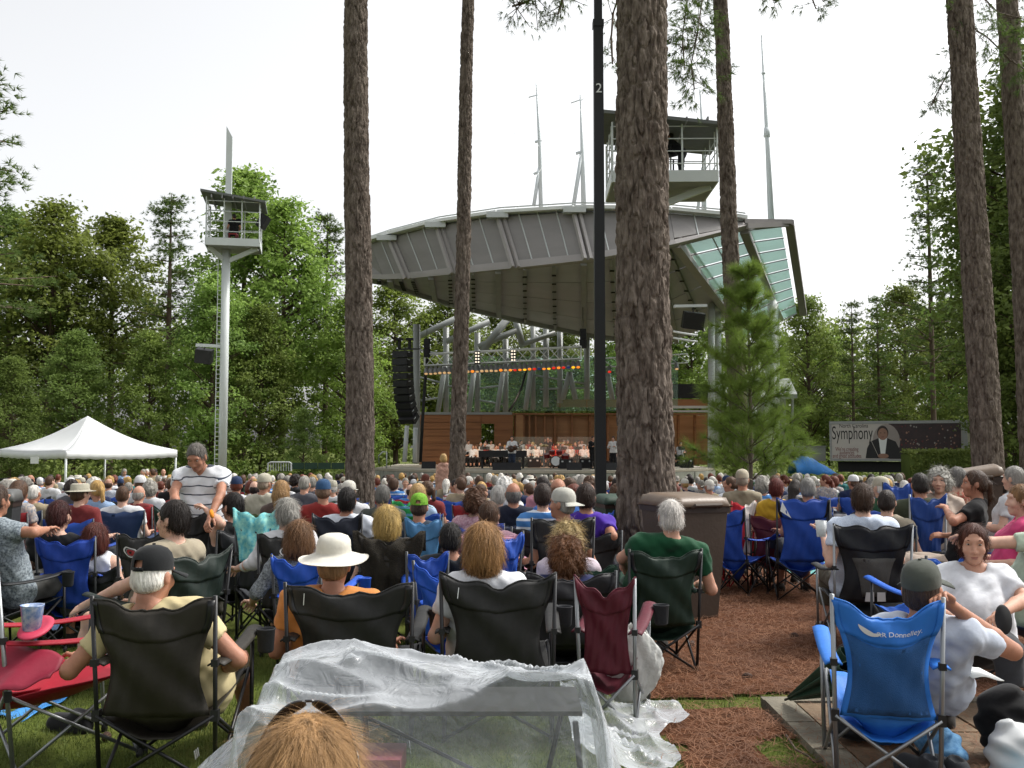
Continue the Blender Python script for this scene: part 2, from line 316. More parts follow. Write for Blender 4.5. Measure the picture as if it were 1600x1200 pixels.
for i, (px, d, wpx, lean, lab, na, dz) in enumerate(PINES):
    b = P(px, 700, d); r = wpx / F * d / 2; H = 24; hv = CAMZ + 700 / F * d + .6
    root = empty('pine_tree', (b.x, d, G(b.x, d)), 0, lab, 'tree', 'tall pines standing among the audience'); PINE_ROOTS.append(root)
    c = (.095, .40) if i == 2 else (.10, .42)
    link('trunk', mesh_np('trunk', *bark_trunk(r, r * .55, hv, H, na, dz, c, .034 if i == 2 else .03, i * 11, lean)), m_bark, root)
    segs, C, D = branchy(hv + (2.5 if i != 4 else 1.5), H + 1, 26, 4.3, 40 + i)
    C[:, 0] += lean[0]; link('branch', mesh_np('br', *tubes_np([(a + np.array([lean[0] * a[2] / H, 0, 0]), q + np.array([lean[0] * q[2] / H, 0, 0]), ra, rb) for a, q, ra, rb in segs])), m_bark, root)
    link('crown', mesh_np('cr', *tuft_mesh(C, D, 12, .24, .006), False), m_needle, root)
# hanging boughs that dip into the picture
def bough(root, pts, d, seed, ntuft, spread, label=None):
    rg = np.random.default_rng(seed); w = [P(x, y, d + dd) - root.location for x, y, dd in pts]; segs = []; C = []; D = []
    for a, b_ in zip(w, w[1:]):
        a = np.array(a); b_ = np.array(b_); segs.append((a, b_, .02, .014))
        for _ in range(ntuft):
            p0 = a + (b_ - a) * rg.random(); dr = unit(rg.normal(0, 1, 3) + np.array([0, 0, -.35])); p1 = p0 + dr * spread * rg.uniform(.3, 1); segs.append((p0, p1, .007, .004))
            for _ in range(6): C.append(p0 + (p1 - p0) * rg.uniform(.55, 1.05) + rg.normal(0, .05, 3)); D.append(unit(dr + rg.normal(0, .4, 3)))
    link('branch', mesh_np('br', *tubes_np(segs)), m_bark, root); link('bough_needles', mesh_np('bn', *tuft_mesh(np.array(C), np.array(D), 11, .13 * d / 14, .0035 * d / 14, .8), False), m_needle, root)
r3, r4, r5 = PINE_ROOTS[2], PINE_ROOTS[3], PINE_ROOTS[4]
bough(r4, [(1128, -90, 0), (1100, -20, -3), (1090, 50, -4), (1080, 100, -4), (1085, 140, -4)], 25, 1, 17, 1.0)
bough(r4, [(1126, -60, 0), (1075, -10, -3), (1066, 60, -3), (1070, 110, -3)], 25, 2, 12, .7)
bough(r4, [(1128, -60, 0), (1160, -30, -2), (1190, -8, -3), (1215, 2, -3)], 25, 3, 6, .6)
bough(r4, [(1126, -80, 0), (1230, -40, -2), (1270, 0, -3), (1275, 14, -3)], 25, 4, 4, .6)
bough(r3, [(985, -140, 0), (900, -60, 1), (850, -12, 1), (820, 4, 1), (800, 10, 1)], 12, 5, 12, .5)
bough(r3, [(985, -120, 0), (905, -50, 1), (880, -5, 1), (872, 22, 1)], 12, 6, 8, .35)
bough(r3, [(985, -60, 0), (958, 20, 3), (955, 60, 3), (957, 100, 3)], 12, 7, 5, .4)
bough(r5, [(1500, 30, 0), (1545, 60, 1), (1580, 95, 2), (1620, 120, 2)], 21, 8, 12, 1.0)
bough(r5, [(1505, 60, 0), (1478, 120, 1), (1462, 150, 1), (1455, 165, 1)], 21, 9, 8, .6)
bough(r5, [(1520, -20, 0), (1560, 20, 2), (1600, 30, 2), (1640, 20, 2)], 21, 10, 14, 1.1)
# ---- young pine in front of the stage
sb = P(1172, 700, 23); sap = empty('pine_sapling', (sb.x, 23, G(0, 23)), 0, 'bushy young green pine sapling in front of the right stage columns', 'tree')
rg = np.random.default_rng(77); hs_ = CAMZ + (695 - 425) / F * 23 - G(0, 23); segs = [((0, 0, 0), (.02, 0, hs_ * .5), .055, .04), ((.02, 0, hs_ * .5), (-.02, 0, hs_), .04, .012)]; C = []; D = []
for zl in np.linspace(.2, .97, 13):
    z = zl * hs_; nb = 6; reach = 2.25 * (1 - zl) ** .72 * (.72 + .28 * math.sin(zl * 47)) + .2
    for k in range(nb):
        a = k * 6.283 / nb + zl * 9 + rg.normal(0, .3); d = np.array([np.cos(a), np.sin(a), .45 + .5 * zl]); p = np.array([0, 0, z]); l = reach * rg.uniform(.65, 1.1); tip = p + unit(d) * l; segs.append((p, tip, .016, .007))
        ns = max(3, int(l * 11))
        for q in range(ns):
            t = .3 + .75 * q / ns; C.append(p + (tip - p) * t + rg.normal(0, .04, 3)); D.append(unit(unit(d) * .6 + np.array([0, 0, .5]) + rg.normal(0, .25, 3)))
        for _ in range(3):
            t = rg.uniform(.4, .85); s0 = p + (tip - p) * t; s1 = s0 + unit(unit(d) + rg.normal(0, .7, 3)) * l * .35; segs.append((s0, s1, .008, .005))
            for q in range(4): C.append(s0 + (s1 - s0) * rg.uniform(.3, 1.05)); D.append(unit(s1 - s0 + np.array([0, 0, .15])))
for z in np.linspace(.8, 1, 10): C.append(np.array([0, 0, z * hs_])); D.append(np.array([0, 0, 1.]))
link('trunk', mesh_np('st', *tubes_np(segs, 7)), m_bark, sap); link('crown', mesh_np('sc', *tuft_mesh(np.array(C), np.array(D), 38, .34, .0032, 1.15), False), m_needle_y, sap)
# ---- background trees: variants
LEAFM = [M('leaf_a', '54672d', .55, .3, .35, transl=.5, col2='98ab52', objrand=.28, spec=.25), M('leaf_b', '586c32', .55, .3, .5, transl=.5, col2='98ab58', objrand=.28, spec=.25), M('leaf_c', '506432', .6, .3, .3, transl=.5, col2='869c50', objrand=.2, spec=.2)]
def broadleaf(seed, H=18, crown0=.25, rw=4.2, nclump=210, per=84, ls=.135, shape=1.0, flat=.6):
    rg = np.random.default_rng(seed); segs = [((0, 0, -1), (0, 0, H * .45), .22, .17), ((0, 0, H * .45), (.2, .1, H * .93), .17, .03)]; C = []; NR = []
    for k in range(nclump):
        t = rg.random() ** .85; z = H * (crown0 + (1 - crown0) * t); prof = rw * (math.sin(math.pi * min(.98, .12 + .86 * t)) ** .7) * (1 - .35 * shape * t); a = rg.uniform(0, 6.283); rr = prof * math.sqrt(rg.uniform(.12, 1)) * (1 + .25 * math.sin(a * 3 + seed + z * .7))
        c = np.array([rr * np.cos(a), rr * np.sin(a), z]); s = rg.uniform(.45, 1.0)
        if k % 3 == 0:
            z0 = max(H * crown0 * .8, z - rr * .7); m_ = np.array([c[0] * .5, c[1] * .5, z0 + (z - z0) * .6]); segs += [((0, 0, z0), m_, .07, .045), (m_, c, .045, .012)]
        pts = c + np.clip(rg.normal(0, 1, (per, 3)), -1.9, 1.9) * s * np.array([.62, .62, .42 * flat + .15]); C.append(pts); NR.append(np.tile(unit(np.array([c[0], c[1], 1.2 * rw * .5 + .3 * (z - H * .5)]))[None] * .9, (per, 1)))
    return tubes_np(segs, 7), leaf_mesh(np.concatenate(C), ls, .62, np.concatenate(NR))
def farpine(seed, H=20, crown0=.35, rw=3.0, nlay=16, ls=.2):
    rg = np.random.default_rng(seed); segs = [((0, 0, -1), (0, 0, H * .6), .2, .14), ((0, 0, H * .6), (0, 0, H), .14, .02)]; C = []; D = []
    for L in range(nlay):
        z = H * (crown0 + (1 - crown0) * (L + .5 * rg.random()) / nlay); t = (z / H - crown0) / (1 - crown0); reach = rw * (1 - t) ** .6 * (.55 + .45 * math.sin(math.pi * min(1, t * 1.6 + .25))) + .35
        for b_ in range(rg.integers(3, 6)):
            a = rg.uniform(0, 6.283); l = reach * rg.uniform(.55, 1.15); dr = np.array([np.cos(a), np.sin(a), rg.uniform(-.05, .35)]); p0 = np.array([0, 0, z]); p1 = p0 + dr * l; segs.append((p0, p1, .05, .015))
            for q in range(5):
                c = p0 + (p1 - p0) * (.35 + .17 * q) + rg.normal(0, .16, 3)
                for _ in range(5): C.append(c + rg.normal(0, 1, 3) * np.array([.32, .32, .13])); D.append(unit(dr + np.array([0, 0, .5]) + rg.normal(0, .5, 3)))
    return tubes_np(segs, 7), tuft_mesh(np.array(C), np.array(D), 12, .3, .018, 1.0)
TV = []
for k, (sd, kw) in enumerate([(11, dict()), (12, dict(crown0=.18, rw=4.8, nclump=240)), (13, dict(crown0=.3, rw=3.4, nclump=170, flat=.4)), (14, dict(crown0=.08, rw=4.4, nclump=260, ls=.13))]):
    (tv, tq), (cv, cq) = broadleaf(sd, **kw); TV.append((mesh_np('trunk', tv, tq), mesh_np('crown', cv, cq, False), 18.0, 'b'))
for sd, kw in [(21, dict()), (22, dict(crown0=.42, rw=2.6, nlay=13)), (23, dict(crown0=.2, rw=3.4, nlay=20))]:
    (tv, tq), (cv, cq) = farpine(sd, **kw); TV.append((mesh_np('trunk', tv, tq), mesh_np('crown', cv, cq, False), 20.0, 'p'))
for a in TV: a[0].materials.append(m_barkfar); a[1].materials.append(m_needle if a[3] == 'p' else LEAFM[0])
def tree(px, ytop, d, var, label, wide=1.0, lm=0, rz=None):
    p = P(px, ytop, d); z0 = G(p.x, d); s = (p.z - z0) / TV[var][2]
    r = empty('pine_tree' if TV[var][3] == 'p' else 'broadleaf_tree', (p.x, d, z0), rz if rz is not None else px * .37, label, 'tree', 'trees at the edge of the wood'); r.scale = (s * wide * 1.2, s * wide * 1.2, s)
    o = link('trunk', TV[var][0], None, r); c = link('crown', TV[var][1], None, r)
    if TV[var][3] == 'b': objmat(c, LEAFM[lm])
    return r
tree(-32, 70, 44, 5, 'feathery pine reaching in at the left edge of the picture', 1.2)
for a in [(20, 335, 72, 1, 'dark leafy tree at the left edge above the white tent', 1.0, 2), (85, 322, 70, 0, 'rounded leafy tree rising above the peak of the white tent', 1.0, 0), (180, 345, 74, 2, 'narrow leafy tree between the tent tree and the layered pine', 1.0, 0),
          (268, 302, 66, 4, 'straight pine with layered branches just left of the grey mast', 1.0, 0), (385, 272, 72, 2, 'tall leafy tree directly behind the grey spotlight mast', 1.0, 1), (445, 318, 68, 0, 'airy leafy tree right of the spotlight mast', .9, 0), (512, 332, 70, 4, 'open pine just left of the first big trunk', 1.0, 0),
          (335, 430, 62, 3, 'bushy mid-height tree behind the foot of the grey mast', .9, 1), (235, 520, 60, 3, 'light green lower tree beside the layered pine trunk', .9, 1), (120, 520, 60, 1, 'shadowy lower tree over the tent roof', 1.0, 2), (20, 560, 56, 3, 'low dark tree left of the tent peak', 1.0, 2), (475, 640, 50, 3, 'dark reddish shrub tree before the wood left of the first trunk', .9, 2),
          (410, 480, 64, 3, 'green tree filling the gap right of the mast foot', .9, 1), (540, 470, 66, 1, 'dense tree partly behind the first big pine trunk', .9, 0), (620, 440, 78, 1, 'leafy tree showing below the left tip of the canopy', 1.0, 0), (700, 455, 80, 0, 'leafy tree behind the stage beneath the canopy, left of the slim trunk', 1.0, 0), (790, 470, 84, 1, 'leafy tree behind the stage columns near the truss', 1.0, 1), (880, 470, 84, 3, 'pale green tree behind the right end of the truss', 1.0, 1), (985, 480, 86, 1, 'tree hidden mostly by the nearest trunk behind the stage', 1.0, 0), (1080, 480, 84, 0, 'tree behind the stage seen between the nearest trunk and the sapling', 1.0, 0),
          (1262, 468, 70, 1, 'yellow green leafy tree right of the canopy tip', .9, 1), (1330, 470, 66, 6, 'dense dark pine above the left end of the trailer', .9, 0), (1290, 520, 78, 3, 'sunlit leafy tree behind the canopy column at right', 1.0, 1), (1370, 462, 70, 6, 'second dark pine above the trailer', .8, 0), (1412, 450, 76, 1, 'bright leafy tree above the middle of the trailer', 1.0, 1), (1448, 238, 62, 4, 'tall thin pine standing clear against the sky left of the right trunk', .75, 0),
          (1480, 470, 66, 0, 'leafy tree left of the right pine trunk', .9, 1), (1560, 380, 50, 6, 'dark spreading pine right of the right trunk', 1.0, 0), (1590, 120, 46, 6, 'huge dark pine filling the upper right corner', 1.1, 0), (1605, 150, 50, 1, 'dense dark leafy tree behind the right edge pine trunk', .9, 2), (1660, 40, 44, 0, 'very tall leafy tree at the right edge', 1.1, 2), (1640, 260, 40, 1, 'dark leafy tree at the right edge', 1.0, 2), (1580, 520, 42, 3, 'shadowy low tree behind the waste bin at right', .9, 2)]:
    tree(*a)
# leafy undergrowth mass closing the wood (nobody could count it)
pts = []; rg = np.random.default_rng(5)
for k in range(860):
    x = rg.uniform(-58, 62); y = 84 + rg.uniform(0, 14) - abs(x) * .16; hgt = rg.uniform(.5, 10.5 if -14 < x < 18 else 12.5); pts.append(np.array([x, y, -1 + hgt]) + rg.normal(0, 1, (85, 3)) * np.array([1.3, .9, .8]))
C = np.concatenate(pts); tag(link('woodland_undergrowth', mesh_np('ug', *leaf_mesh(C, .24, .6, np.array([0, -.9, .6])), False), LEAFM[0]), 'dense green woodland closing the view behind the stage and tent', 'woodland', kind='stuff')
pts = []
for k in range(300):
    x = rg.uniform(-46, 46); y = rg.uniform(56, 66); 
    if -9 < x < 15: continue
    pts.append(np.array([x, y, -1.0 + rg.uniform(.1, 1.6)]) + rg.normal(0, 1, (55, 3)) * np.array([.9, .6, .5]))
C = np.concatenate(pts); tag(link('shrub_layer', mesh_np('sh', *leaf_mesh(C, .15, .6, np.array([0, -.7, .7])), False), LEAFM[1]), 'low leafy shrubs along the foot of the wood', 'shrubs', kind='stuff')
# ================================================================ the stage
m_steel = M('steel_grey', '8f9391', .45, .08, 1.5, bump=.1, bscale=10, spec=.4)
m_steel_l = M('steel_pale', 'b9bebd', .45, .06, 1.5, spec=.4)
m_fascia = M('fascia_metal', '7c7977', .55, .10, .6, bump=.1, bscale=3, stretch=(.4, .4, 2))
m_fascia_e = M('fascia_edge', '938f8d', .5, .06, 1, spec=.4)
m_soffit = M('soffit_metal', 'a2a1a8', .6, .10, .5, bump=.3, bscale=4)
m_soffitb = M('soffit_beam', '88888a', .6, .1, 1)
m_white = M('white_paint', 'd8dbd9', .5, .05, 2)
m_wood = M('stage_wood', '7a4d2c', .6, .28, 1.2, bump=.2, bscale=8, stretch=(.25, .25, 5), col2='a06a3e')
m_wood2 = M('stage_wood_pale', '9a6c44', .6, .22, 1.0, bump=.2, bscale=8, stretch=(.25, .25, 4), col2='b5875a')
m_black = M('black_metal', '141416', .5, .2, 5, spec=.4)
m_blackm = M('black_matte', '1b1b1d', .85, .2, 8)
m_stone = M('stage_stone', '7f8078', .85, .2, 2.2, bump=.5, bscale=12, col2='a3a399')
m_deck = M('stage_deck', 'a39b8c', .7, .12, 1.0)
m_glassg = glassmat('canopy_glass', 'd4ebe4', .55, .35)
m_glassw = glassmat('screen_glass', 'cfe0d8', .10, .1)
m_plexi = glassmat('plexiglass', 'd8e0e0', .03, .05)
SZ = .27                                   # stage floor height
Y0 = 50
# plinth: curved stone front and deck
def sx(px, d): return (px - 800) / F * d
arc = []
xl, xr = sx(585, 56), sx(1115, 56)
for k in range(25):
    t = k / 24; x = xl + (xr - xl) * t; arc.append((x, 56 - 6.6 * math.sin(math.pi * t) ** .75))
stg = empty('stage', (2, 58, SZ), 0, 'raised stage with pale deck and curved stone block front', 'stage'); sl = stg.location
mb = MB(); top = [(x, y, SZ) for x, y in arc] + [(xr, 68, SZ), (xl, 68, SZ)]; n = len(top)
mb.add([Vector(p) - sl for p in top] + [Vector((p[0], p[1], SZ - .12)) - sl for p in top], [tuple(range(n))] + [(i, n + i, n + (i + 1) % n, (i + 1) % n) for i in range(n)]); mb.build('deck', m_deck, stg)
mb = MB(); low = [(x, y + .25) for x, y in arc]
bot = [Vector((x, y, -1.3)) - sl for x, y in low]; tp = [Vector((x, y, SZ - .12)) - sl for x, y in low]
mb.add(bot + tp, [(i, i + 1, n - 2 + i + 1, n - 2 + i) for i in range(n - 3)]); mb.build('plinth', m_blackm, stg)
for row in range(3):
    for i in range(24):
        (xa, ya), (xb, yb) = arc[i], arc[i + 1]; o = .5 if row % 2 else 0
        a = Vector((xa, ya + .12, 0)); b = Vector((xb, yb + .12, 0)); dv = b - a; a = a + dv * (.015 + o * .3); b = b - dv * .015
        z = SZ - .14 - row * .42; nn = Vector((-dv.y, dv.x, 0)).normalized() * -.1
        mb = MB(); mb.slab([Vector((a.x, a.y, z - .40)) - sl, Vector((b.x, b.y, z - .40)) - sl, Vector((b.x, b.y, z)) - sl, Vector((a.x, a.y, z)) - sl], nn * (.8 + .4 * random.random())); mb.build('stone_block', m_stone, stg)
# back wall of timber
YW = 64
bw = empty('timber_stage_wall', (sx(860, YW), YW, SZ), 0, 'brown timber back wall of the stage with fins and a doorway', 'wall'); bl = bw.location
def wpanel(p0, p1, y0, y1, name, mat, dep=.25, d0=YW, d1=YW, par=bw, orig=bl):
    a = P(p0, y1, d0); b = P(p1, y1, d1); zt0 = P(p0, y0, d0).z; zt1 = P(p1, y0, d1).z
    q = [Vector((a.x, d0, a.z)), Vector((b.x, d1, b.z)), Vector((b.x, d1, zt1)), Vector((a.x, d0, zt0))]
    mb = MB(); mb.slab([p - orig for p in q], (0, dep, 0)); return mb.build(name, mat, par)
zb = 726
wpanel(655, 752, 648, zb, 'wall_panel', m_wood); wpanel(772, 802, 662, zb, 'wall_panel', m_wood); wpanel(751.9, 802, 648, 662, 'lintel', m_wood, .27)
for k in range(7): # horizontal boards on the left wall, proud of the panel
    y = 649.5 + k * 10.8; wpanel(656, 751, y, y + 10, 'board', m_wood, .06, YW - .07, YW - .07)
for k in range(6): y = 663 + k * 10.4; wpanel(773, 801, y, y + 9.7, 'board', m_wood, .06, YW - .07, YW - .07)
wpanel(803, 1112, 649, zb, 'wall_panel', m_wood2, .2, YW + .6, YW + 1.2)
for k, x in enumerate([806, 817, 826, 836, 850, 866, 893, 921, 949, 976, 1004, 1032, 1060, 1086, 1108]):
    wpanel(x, x + (11 if k == 0 else 2.6), 648, zb, 'fin', m_wood2 if k == 0 else m_wood, .5, YW + .1 + k * .03, YW + .1 + k * .03)
wpanel(800, 1112, 645.5, 648, 'cap_rail', m_wood, .7, YW, YW)
wpanel(654, 800, 644, 647.8, 'cap_rail', m_steel, .5, YW - .05, YW - .05)
# upper timber gallery and rail
gal = empty('upper_gallery', (sx(1000, 67), 67, 3.3), 0, 'dark timber gallery with pale rail above the back wall', 'gallery'); gl = gal.location
wpanel(870, 1112, 624, 636, 'fascia_board', m_wood, .3, 67, 67, gal, gl); wpanel(1035, 1112, 600, 622, 'dark_recess', m_blackm, .3, 67.4, 67.4, gal, gl); wpanel(1040, 1112, 634, 638, 'rail', m_steel_l, .1, 66, 66, gal, gl); wpanel(1040, 1112, 641, 644, 'rail', m_steel_l, .1, 66, 66, gal, gl)
# canopy ---------------------------------------------------------------
can = empty('stage_canopy', (sx(900, 58), 58, 8), 0, 'huge grey stage canopy with panelled front and glazed right wing', 'canopy'); cl = can.location
fb = [(556, 434, 58.6), (600, 436.5, 56.4), (640, 435, 54.5), (712, 428, 51.5), (807, 419, 49), (919, 407, 47.3), (1022, 389, 46.8), (1055, 382, 46.9), (1129, 363, 47.6), (1166, 353.5, 48.2)]
ft = [(556, 396, 59), (578, 380, 57.2), (612, 369, 55.3), (687, 350, 52.5), (782, 336, 50.2), (900, 329, 48.5), (1010, 330, 47.9), (1046, 332, 47.9), (1122, 339, 48.4), (1161, 345, 48.8)]
FB = [P(*p) for p in fb]; FT = [P(*p) for p in ft]
def lerp(a, b, t): return a + (b - a) * t
for i in range(len(FB) - 1):
    nsub = [1, 2, 3, 3, 4, 3, 1, 2, 1][i]
    for s in range(nsub):
        t0, t1 = s / nsub + .006, (s + 1) / nsub - .006; hf = .13 if i < 7 else .2
        b0, b1 = lerp(FB[i], FB[i + 1], t0), lerp(FB[i], FB[i + 1], t1); u0, u1 = lerp(FT[i], FT[i + 1], t0), lerp(FT[i], FT[i + 1], t1)
        q = [lerp(b0, u0, hf), lerp(b1, u1, hf), lerp(b1, u1, .97), lerp(b0, u0, .97)]; nv = (q[1] - q[0]).cross(q[3] - q[0]).normalized() * -.12
        mb = MB(); mb.slab([p - cl for p in q], nv); mb.build('fascia_panel', m_fascia, can)
    mb = MB(); q = [FB[i], FB[i + 1], FT[i + 1], FT[i]]; nv = (q[1] - q[0]).cross(q[3] - q[0]).normalized(); mb.slab([p - nv * .16 - cl for p in q], nv * -.06); mb.build('fascia_backing', m_fascia_e, can)
    for s in range(1, nsub): mb = MB(); b0, u0 = lerp(FB[i], FB[i + 1], s / nsub), lerp(FT[i], FT[i + 1], s / nsub); mb.bar(lerp(b0, u0, .13) + nv * .02 - cl, u0 + nv * .02 - cl, .05, .05); mb.build('seam_bar', m_steel_l, can)
    mb = MB(); q = [FB[i], FB[i + 1], lerp(FB[i + 1], FT[i + 1], .13), lerp(FB[i], FT[i], .13)]; nv = (q[1] - q[0]).cross(q[3] - q[0]).normalized(); mb.slab([p + nv * .06 - cl for p in q], nv * -.3); mb.build('edge_beam', m_fascia_e, can)
    # white gutter along the top
    mb = MB(); a, b = FT[i] + Vector((0, 0, .10)), FT[i + 1] + Vector((0, 0, .10)); mb.bar(a - cl, b - cl, .9, .16); mb.build('gutter', m_white, can)
    mb = MB(); mb.bar(a + Vector((0, -.5, .16)) - cl, b + Vector((0, -.5, .16)) - cl, .06); mb.build('gutter_rail', m_steel_l, can)
    if i in (2, 3, 4, 5, 6): 
        mb = MB(); nv = (FB[i + 1] - FB[i]).cross(FT[i] - FB[i]).normalized() * .12
        for dx in (-.14, .14): mb.bar(FB[i] + nv + Vector((dx, 0, 0)) - cl, FT[i] + nv + Vector((dx, 0, 0)) - cl, .16, .2)
        mb.build('fascia_rib', m_fascia_e, can)
        mb = MB(); mb.box(FT[i] + nv * 2 + Vector((-.05, -.1, -.15)) - cl, (1.1, .5, .28)); mb.build('rib_bracket', m_steel_l, can)
# soffit: bottom edge back to rear edge
rear = [(556, 435, 59), (600, 442, 58.4), (650, 459, 60), (712, 478, 62), (807, 500, 64), (919, 524, 66), (1040, 540, 67), (1128, 552, 68)]
RE = [P(*p) for p in rear]; beamA = [P(1057, 379, 47.2), P(1146, 497, 60)]
FBs = FB[:7] + [beamA[0]]; REs = RE[:7] + [beamA[1]]
for i in range(len(FBs) - 1):
    for j in range(4):
        t0, t1 = j / 4 + .004, (j + 1) / 4 - .004
        q = [lerp(FBs[i], REs[i], t0), lerp(FBs[i + 1], REs[i + 1], t0), lerp(FBs[i + 1], REs[i + 1], t1), lerp(FBs[i], REs[i], t1)]
        mb = MB(); mb.slab([p + Vector((0, .1, .1)) - cl for p in q], (0, 0, .15)); mb.build('soffit_panel', m_soffit, can)
nb = 17
for k in range(1, nb):
    t = k / nb * (len(FBs) - 1); i = min(int(t), len(FBs) - 2); f = t - i; a = lerp(FBs[i], FBs[i + 1], f); b = lerp(REs[i], REs[i + 1], f)
    mb = MB(); mb.bar(lerp(a, b, .01) + Vector((0, .1, .02)) - cl, b - cl, .16 if k % 3 else .3, .22 if k % 3 else .34); mb.build('soffit_beam', m_soffitb, can)
    if k % 3:
        for q_ in range(1, 9):
            mb = MB(); mb.box(lerp(a, b, q_ / 9) + Vector((.0, 0, -.12)) - cl, (.22, .2, .05)); mb.build('beam_clip', m_blackm, can)
mb = MB()
for i in range(len(RE) - 2): mb.bar(REs[i] - cl, REs[i + 1] - cl, .3, .3)
mb.build('rear_beam', m_steel, can)
# roof skin on top so the canopy is closed
mb = MB()
for i in range(len(FBs) - 1):
    q = [FT[i] + Vector((0, .3, .05)), FT[i + 1] + Vector((0, .3, .05)), REs[i + 1] + Vector((0, .2, .8)), REs[i] + Vector((0, .2, .8))]; mb.slab([p - cl for p in q], (0, 0, .06))
mb.build('roof_skin', m_fascia_e, can)
# right glazed wing
A0, A1 = beamA; B0, B1 = P(1163, 358, 48.6), P(1206, 462, 58.5); C0, C1 = P(1226, 351, 49.5), P(1250, 490, 60)
mb = MB(); mb.bar(A0 - cl, lerp(A0, A1, .98) - cl, .45, .55); mb.build('wing_beam', m_fascia_e, can)
mb = MB(); mb.bar(B0 - cl, B1 - cl, .42, .5); mb.build('wing_beam', m_fascia, can)
mb = MB(); mb.bar(C0 + Vector((.25, 0, .1)) - cl, C1 + Vector((.2, 0, 0)) - cl, .42, .3); mb.build('wing_beam', m_fascia, can)
mb = MB(); mb.bar(FT[-1] + Vector((0, 0, -.05)) - cl, C0 + Vector((.3, 0, .12)) - cl, .4, .22); mb.bar(FB[-1] - cl, C0 + Vector((.1, 0, .02)) - cl, .3, .25); mb.build('edge_beam', m_fascia_e, can)
B1x, A1x = P(1216, 500, 61), P(1160, 530, 63)
def glaze(p00, p10, p01, p11, nu, nv, frame=True):
    for i in range(nu):
        for j in range(nv):
            u0, u1, v0, v1 = i / nu + .012, (i + 1) / nu - .012, j / nv + .012, (j + 1) / nv - .012
            f = lambda u, v: lerp(lerp(p00, p10, u), lerp(p01, p11, u), v)
            mb = MB(); mb.slab([f(u0, v0) - cl, f(u1, v0) - cl, f(u1, v1) - cl, f(u0, v1) - cl], (0, 0, .04)); mb.build('glass_pane', m_glassg, can)
    for j in range(nv + 1): mb = MB(); mb.bar(lerp(p00, p01, j / nv) - cl, lerp(p10, p11, j / nv) - cl, .05, .06); mb.build('glazing_bar', m_soffitb, can)
    for i in range(1, nu): mb = MB(); mb.bar(lerp(p00, p10, i / nu) - cl, lerp(p01, p11, i / nu) - cl, .05, .06); mb.build('glazing_bar', m_soffitb, can)
glaze(A0 + Vector((.3, 0, .05)), B0 + Vector((-.2, 0, -.1)), A1x, B1x, 2, 9)
glaze(B0 + Vector((.25, 0, -.05)), C0 + Vector((-.15, 0, -.1)), lerp(B0, B1x, 1.0) + Vector((.3, 0, .0)), C1 + Vector((-.2, 0, 0)), 1, 9)
# columns and struts behind the stage ----------------------------------
def member(name, pts, rad, mat, label, catg, d=66, grp='grey columns behind the stage', n=10):
    ps = [P(x, y, d if len(q) == 0 else q[0]) for x, y, *q in pts]; o = ps[0]
    mb = MB(); mb.tube([p - o for p in ps], rad, n); ob = mb.build(name, mat, None, True, o); tag(ob, label, catg, grp); return ob
cols = [(651, 507, 724, 60.5, .22, 'grey round column beside the black line array'), (697, 512, 646, 66, .2, 'grey column behind the left half of the truss'), (746, 520, 646, 66, .2, 'grey column just right of the slim pine behind the truss'), (790, 530, 646, 66, .19, 'grey column behind the truss middle'), (833, 506, 640, 66, .17, 'grey column right of the truss middle'), (853, 506, 636, 66, .2, 'grey column reaching the canopy above the truss'), (875, 515, 630, 66, .19, 'grey column left of the inverted V strut'), (917, 522, 624, 66, .2, 'grey column at the right end of the truss')]
for x, y0, y1, d, r, lab in cols: member('column', [(x, y1), (x, y0)], r, m_steel, lab, 'column', d)
for k, (pts, r) in enumerate([([(684, 646), (695, 572)], .17), ([(732, 646), (741, 577)], .17), ([(776, 646), (786, 582)], .17), ([(821, 640), (829, 582)], .17), ([(879, 624), (890, 582)], .18), ([(899, 624), (890, 582)], .18), ([(957, 624), (949, 582)], .18), ([(651, 527), (720, 494)], .2), ([(697, 534), (765, 502)], .2), ([(747, 542), (812, 514)], .2), ([(753, 549), (793, 498)], .26), ([(805, 497), (816, 538)], .22), ([(812, 540), (868, 520)], .17)]):
    member('strut', pts, r, m_steel, ['short leaning grey strut behind the truss', 'inclined grey strut beneath the canopy'][k > 6], 'strut', 65.6, 'grey struts behind the stage')
girts = [([(651, 546), (700, 556)]), ([(651, 588), (697, 600)]), ([(658, 626), (697, 620)]), ([(746, 607), (790, 602)]), ([(746, 625), (790, 632)]), ([(697, 604), (746, 600)]), ([(833, 586), (917, 600)]), ([(790, 560), (833, 566)]), ([(843, 608), (917, 606)])]
for g_ in girts: member('girt', g_, .07, m_steel, 'thin grey girt tube between the stage columns', 'girt', 65.9, 'thin girts between the columns', 6)
scr = empty('glass_windscreen', (sx(880, 66.4), 66.4, 3.5), 0, 'green tinted glass windscreen behind the stage columns', 'glass screen')
for a, b in zip([697, 746, 790, 833, 875, 917, 965, 1010], [746, 790, 833, 875, 917, 965, 1010, 1060]):
    for y0, y1 in ((556, 600), (600, 643)):
        q = [P(a + .7, y1 - .6, 66.4), P(b - .7, y1 - .6, 66.4), P(b - .7, y0 + .6, 66.4), P(a + .7, y0 + .6, 66.4)]
        mb = MB(); mb.slab([p - scr.location for p in q], (0, .03, 0)); mb.build('glass_pane', m_glassw, scr)
